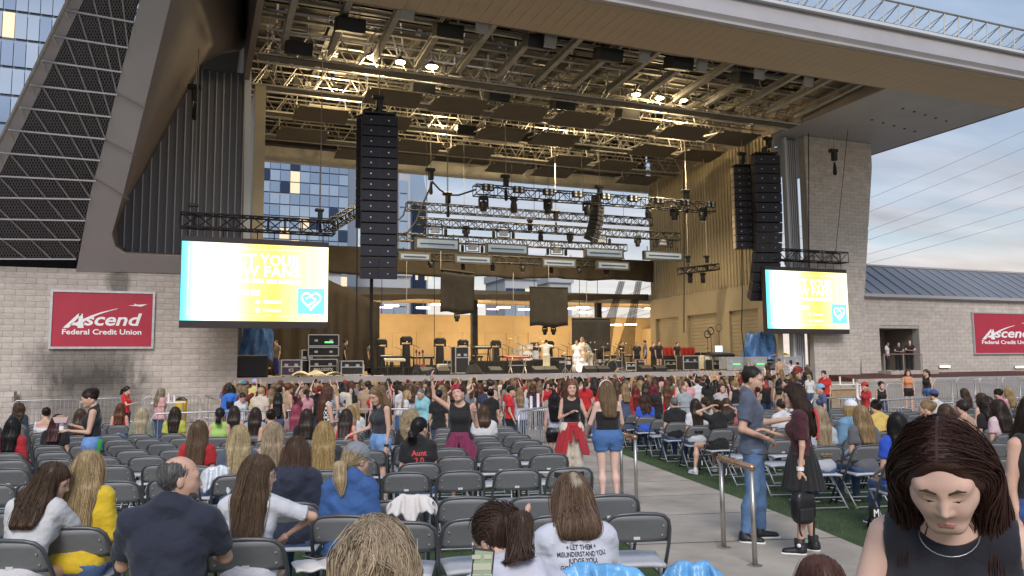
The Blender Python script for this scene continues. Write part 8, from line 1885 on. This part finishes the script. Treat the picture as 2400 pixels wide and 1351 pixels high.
# ---- doorway onlookers
for i, (x, l, tp, hr, sk_) in enumerate(((2080, 'person in a white vest standing at the left of the wall doorway', WHITE, ('short', BLK), SK3), (2106, 'person in black leaning on the doorway railing', BLACK, ('short', BLK), SK2), (2132, 'big bald person in black leaning on the doorway railing', BLACK, ('none', BLK), SKN))):
    p = PY(x, 840, FY+.15+.3*(i == 0)); person(l, (p[0], FY+.15+.3*(i == 0), LZ), 215 if i else 150, h=1.75 if i < 2 else 1.85, fem=False, w=1.0+.12*i, lean=0 if i == 0 else 14, hair=hr, top=('tee', tp), bot=('pants', BLACK), skin=sk_, vox=.03, lvl=0, strand=0, arms=None if i == 0 else {'R': ((.2, .6, -.7), (-.6, .7, -.1)), 'L': ((.2, .6, -.7), (-.6, .7, -.1))}, seed=90+i)
# ---- people on stage
def onstage(label, x, yb, Yd, face, hair, top, bot, **k):
    k.setdefault('fem', False); k.setdefault('h', 1.76); return person(label, sx_at(x, yb, Yd), face, hair=hair, top=top, bot=bot, vox=.028, lvl=0, strand=0, seed=int(x), **k)
onstage('performer in a white shirt and cream trousers with arms held out', 1281, 868, 38.4, 40, ('short', DBR), ('tee', (.80, .76, .64)), ('pants', (.62, .55, .36)), arms={'R': ((1, .1, -.1), (1, .3, .1)), 'L': ((1, .1, -.1), (.8, .4, .1))})
onstage('person in white holding someone up at the small drum kit', 1352, 866, 38.9, 200, ('short', BRN), ('tee', (.85, .84, .80)), ('pants', (.8, .8, .78)))
onstage('fair haired person in white raised above the small drum kit', 1366, 858, 39.5, 250, ('mid', LBL), ('tee', (.8, .72, .6)), ('pants', (.7, .65, .55)), h=1.95)
onstage('person in a grey shirt bending over by the small drum kit', 1386, 866, 38.7, 300, ('short', BLK), ('tee', (.32, .34, .33)), ('pants', (.5, .45, .38)), lean=22)
for x, yb, Yd, fc, tp, bt, l in ((1458, 864, 40.5, 160, BLACK, ('pants', BLACK), 'stage hand in black beside the black drum kit'), (1494, 857, 42, 200, BLACK, ('bike', BLACK), 'stage hand in black shorts behind the wedges'), (1513, 864, 39, 300, (.08, .10, .12), ('bike', BLACK), 'stage hand in a dark grey t-shirt and shorts'), (1545, 862, 40, 180, BLACK, ('bike', BLACK), 'stage hand in black right of the grey t-shirt'), (1532, 850, 43, 190, BLACK, ('pants', BLACK), 'stage hand in black far behind the others'), (1258, 838, 43.4, 200, BLACK, ('pants', BLACK), 'drummer sitting low behind the main drum kit'), (808, 866, 39.4, 100, BLACK, ('pants', BLACK), 'camera operator in black beside the lettered case'), (868, 846, 42.5, 130, (.1, .09, .08), ('pants', BLACK), 'person working at the gear left of the floor pillars'), (1742, 842, 40.6, 220, BLACK, ('pants', BLACK), 'person in black behind the monitor desk'), (1712, 838, 41.5, 250, (.5, .3, .05), ('pants', BLACK), 'person in an orange striped top behind the monitor desk'), (648, 845, 40.4, 240, (.16, .15, .13), ('jeans', (.03, .04, .3)), 'person in a grey t-shirt behind the blue tarpaulin'), (1588, 852, 42.4, 170, BLACK, ('pants', BLACK), 'stage hand in black before the red lidded rack')):
    onstage(l, x, yb, Yd, fc, ('short', random.choice([BLK, BRN, DBR])), ('tee', tp), bt, skin=random.choice([SKN, SK2]))
# ================================================================ the standing crowd before the deck
protos = []
mm = mat('crowd_skin', (.5, .5, .5), .7); an_ = mm.node_tree.nodes.new('ShaderNodeAttribute'); an_.attribute_name = 'tone'; mm.node_tree.links.new(an_.outputs['Color'], mm.node_tree.nodes['Principled BSDF'].inputs['Base Color'])
def proto(hair, top, bot, **k):
    i_ = person('x', (0, -50, 0), 0, hair=(hair, BRN), top=(top, WHITE), bot=bot, vox=.032, lvl=0, strand=26 if hair in ('long', 'mid', 'pony', 'curly') else 0, seed=len(protos), **k); protos.append((snapshot(i_['ob']), hair, top)); return i_
U = {'R': ((.5, .4, .6), (-.2, .4, .9))}
proto('long', 'tee', ('jeans', NAVY)); proto('mid', 'tank', ('shorts', NAVY)); proto('long', 'tank', ('skirt', BLACK)); proto('pony', 'tee', ('leggings', BLACK)); proto('bun', 'tee', ('shorts', NAVY)); proto('short', 'tee', ('jeans', NAVY), fem=False, w=1.1); proto('mid', 'long', ('jeans', NAVY)); proto('curly', 'tee', ('jeans', NAVY)); proto('long', 'hoodie', ('leggings', BLACK)); proto('mid', 'tee', ('jeans', NAVY), arms=U); proto('long', 'cami', ('shorts', NAVY), arms={'R': ((.2, .4, -.7), (-.5, .5, .5)), 'L': ((.2, .4, -.7), (-.5, .5, .5))}); proto('long', 'tee', ('shorts', NAVY), head=(40, 5, 0)); proto('mid', 'tank', ('jeans', NAVY), head=(-45, 0, 0), w=1.15); proto('short', 'tee', ('pants', BLACK), fem=False, w=1.0, arms={'R': ((.3, .3, -.7), (-.7, .5, .1)), 'L': ((.3, .3, -.7), (-.7, .5, .1))}); proto('bun', 'tank', ('jeans', NAVY), head=(20, 0, 8)); proto('bob', 'tee', ('jeans', NAVY), w=1.2); proto('mid', 'shirt', ('jeans', NAVY), head=(-20, 8, -6)); proto('pony', 'tank', ('shorts', NAVY), arms={'L': ((.6, .2, .5), (-.3, .2, .9)), 'R': ((.6, .2, .5), (-.3, .2, .9))})
HAIRS = [('dark-brown', DBR, 5), ('brown', BRN, 7), ('black', BLK, 4), ('blonde', (.40, .28, .14), 5), ('fawn', (.22, .14, .075), 6), ('auburn', AUB, 4), ('red', (.24, .03, .02), 2)]
TOPS = [('black', BLACK, 9), ('white', WHITE, 5), ('red', (.5, .015, .02), 4), ('burgundy', (.16, .015, .03), 3), ('pink', (.62, .30, .34), 3), ('grey', (.22, .23, .25), 3), ('navy', (.03, .045, .10), 3), ('pale-blue', (.30, .45, .62), 2), ('cream', (.62, .54, .42), 2), ('green', (.06, .22, .10), 1), ('bright-blue', (.03, .16, .55), 1), ('tan', (.42, .28, .18), 2)]
GAR = {'tee': 't-shirt', 'tank': 'tank top', 'long': 'blouse', 'hoodie': 'hoodie', 'cami': 'camisole', 'shirt': 'shirt'}
LM = [(560, 'wall corner'), (700, 'subwoofer'), (800, 'lettered case'), (900, 'cable loom'), (1000, 'covered piano'), (1100, 'tall rack'), (1200, 'long riser'), (1260, 'red keyboard'), (1320, 'white performer'), (1400, 'small drum kit'), (1480, 'black drum kit'), (1560, 'stage hands'), (1660, 'roller door'), (1760, 'monitor desk'), (1840, 'loose tarpaulin'), (2600, 'pale grey case')]
LABS = set(); rc2 = random.Random(21); placed = []; tries = 0; used = set()
def crowd_at(p, i):
    sn, hs_, tk = rc2.choice(protos); hn, hcol, _ = rc2.choices(HAIRS, [q[2] for q in HAIRS])[0]; tn, tcol, _ = rc2.choices(TOPS, [q[2] for q in TOPS])[0]
    f_ = 22+rc2.gauss(0, 16) if rc2.random() < .86 else rc2.uniform(90, 300); sc_ = rc2.gauss(.955, .035)
    x, y = pix((p[0], p[1], p[2]+1.6*sc_)); lm = next(l for b_, l in LM if x < b_); dp = 'at the deck' if p[1] > 31.5 else ('by the barrier' if p[1] < 25.5 else 'mid crowd')
    for _ in range(40):
        lab = '%s haired person in a %s %s, %s below the %s' % (hn, tn, GAR[tk], dp, lm)
        if lab not in LABS: break
        hn, hcol, _q = rc2.choice(HAIRS); tn, tcol, _q = rc2.choice(TOPS)
    LABS.add(lab)
    if sn[0].name in used: c = copy_tree(sn, None)
    else: c = sn[0]; used.add(c.name)
    c.location = p; c.rotation_euler = (0, 0, -R(f_)); c.scale = (sc_*rc2.uniform(.97, 1.06), sc_, sc_); c['label'] = lab; c['group'] = 'standing crowd before the stage'
    sk_ = rc2.choices([SKN, SK2, (.72, .50, .41), SK3], [6, 3, 4, 1])[0]; c.color = (*sk_, 1)
    v_ = rc2.uniform(.75, 1.25)
    return c, tcol, tuple(min(1, q*v_) for q in hcol), rc2.choice([(.03, .04, .07), BLACK, (.08, .15, .30), (.05, .09, .2), (.35, .30, .25), BLACK])
todo = []
while len(placed) < 345 and tries < 30000:
    tries += 1; x = rc2.uniform(525, 1900); Y = 35.3-15.3*rc2.random()**1.15; p = PY(x, 900, Y); p = np.array([p[0], Y, gz2(p[0], Y)])
    if p[0] > 31 or (Y < 26 and p[0] > 19) or Y < 19.8: continue
    if any((p[0]-q[0])**2+(p[1]-q[1])**2 < .20 for q in placed): continue
    if Y < 24 and 1215 < x < 1330: continue
    placed.append(p)
placed.sort(key=lambda q: q[1]); near_n = 180
for i, p in enumerate(placed[:near_n]): todo.append(crowd_at(p, i))
# the rest, mostly hidden behind others, are one mass
far_mesh = {}
def arr(me):
    if me.name not in far_mesh:
        v = np.empty(len(me.vertices)*3, f4); me.vertices.foreach_get('co', v); q = np.empty(len(me.polygons)*4, np.int32); me.polygons.foreach_get('vertices', q) if False else me.loops.foreach_get('vertex_index', q); far_mesh[me.name] = (v.reshape(-1, 3), q.reshape(-1, 4))
    return far_mesh[me.name]
FV, FQ, FC, nf = [], [], [], 0
for p in placed[near_n:]:
    sn, hs_, tk = rc2.choice(protos); hcol = rc2.choices(HAIRS, [q[2] for q in HAIRS])[0][1]; tcol = rc2.choices(TOPS, [q[2] for q in TOPS])[0][1]; a_ = -R(22+rc2.gauss(0, 16)); sc_ = rc2.gauss(.955, .035); ca_, sa_ = math.cos(a_), math.sin(a_)
    for ob_, ch_ in [(sn[0], None)]+[(q[0], 1) for q in sn[1]]:
        nm_ = ob_.name.split('.')[0]
        if nm_ in ('shoes',): continue
        v, q = arr(ob_.data); c_ = SKN if ch_ is None else hcol if nm_ == 'hair' else tcol if nm_ in ('t_shirt', 'tank_top', 'shirt', 'hoodie', 'camisole', 'bodice') else (.04, .05, .09)
        FV.append(np.stack([v[:, 0]*ca_-v[:, 1]*sa_, v[:, 0]*sa_+v[:, 1]*ca_, v[:, 2]], -1)*sc_+p); FQ.append(q+nf); FC.append(np.tile(np.array([*c_, 1], f4), (len(v), 1))); nf += len(v)
me = to_mesh('crowd', [(np.concatenate(FV), np.concatenate(FQ), 0)], ['crowd_skin']); ca2 = me.color_attributes.new('tone', 'FLOAT_COLOR', 'POINT'); ca2.data.foreach_set('color', np.concatenate(FC).ravel())
o = bpy.data.objects.new('crowd', me); COL.objects.link(o); tag(o, 'mass of people packed closest to the deck', 'crowd', kind='stuff')
cm = {}
for o in bpy.data.objects:
    if o.parent is not None: cm.setdefault(o.parent.name, []).append(o)
for c, tcol, hcol, bcol in todo:
    for k_ in cm.get(c.name, []):
        s_ = k_.name.split('.')[0]
        k_.color = (*(hcol if s_ == 'hair' else tcol if s_ in ('t_shirt', 'tank_top', 'shirt', 'hoodie', 'camisole', 'bodice') else bcol if s_ != 'shoes' else (.5, .5, .5) if rc2.random() < .4 else (.03, .03, .03)), 1)
for o in bpy.data.objects:             # figures: unused prototypes leave the scene
    pass
for sn, _, _ in protos:
    if sn[0].name not in used:
        for q in sn[1]: bpy.data.objects.remove(q[0])
        bpy.data.objects.remove(sn[0])
for c in CH:
    if 'taken' in c: del c['taken']
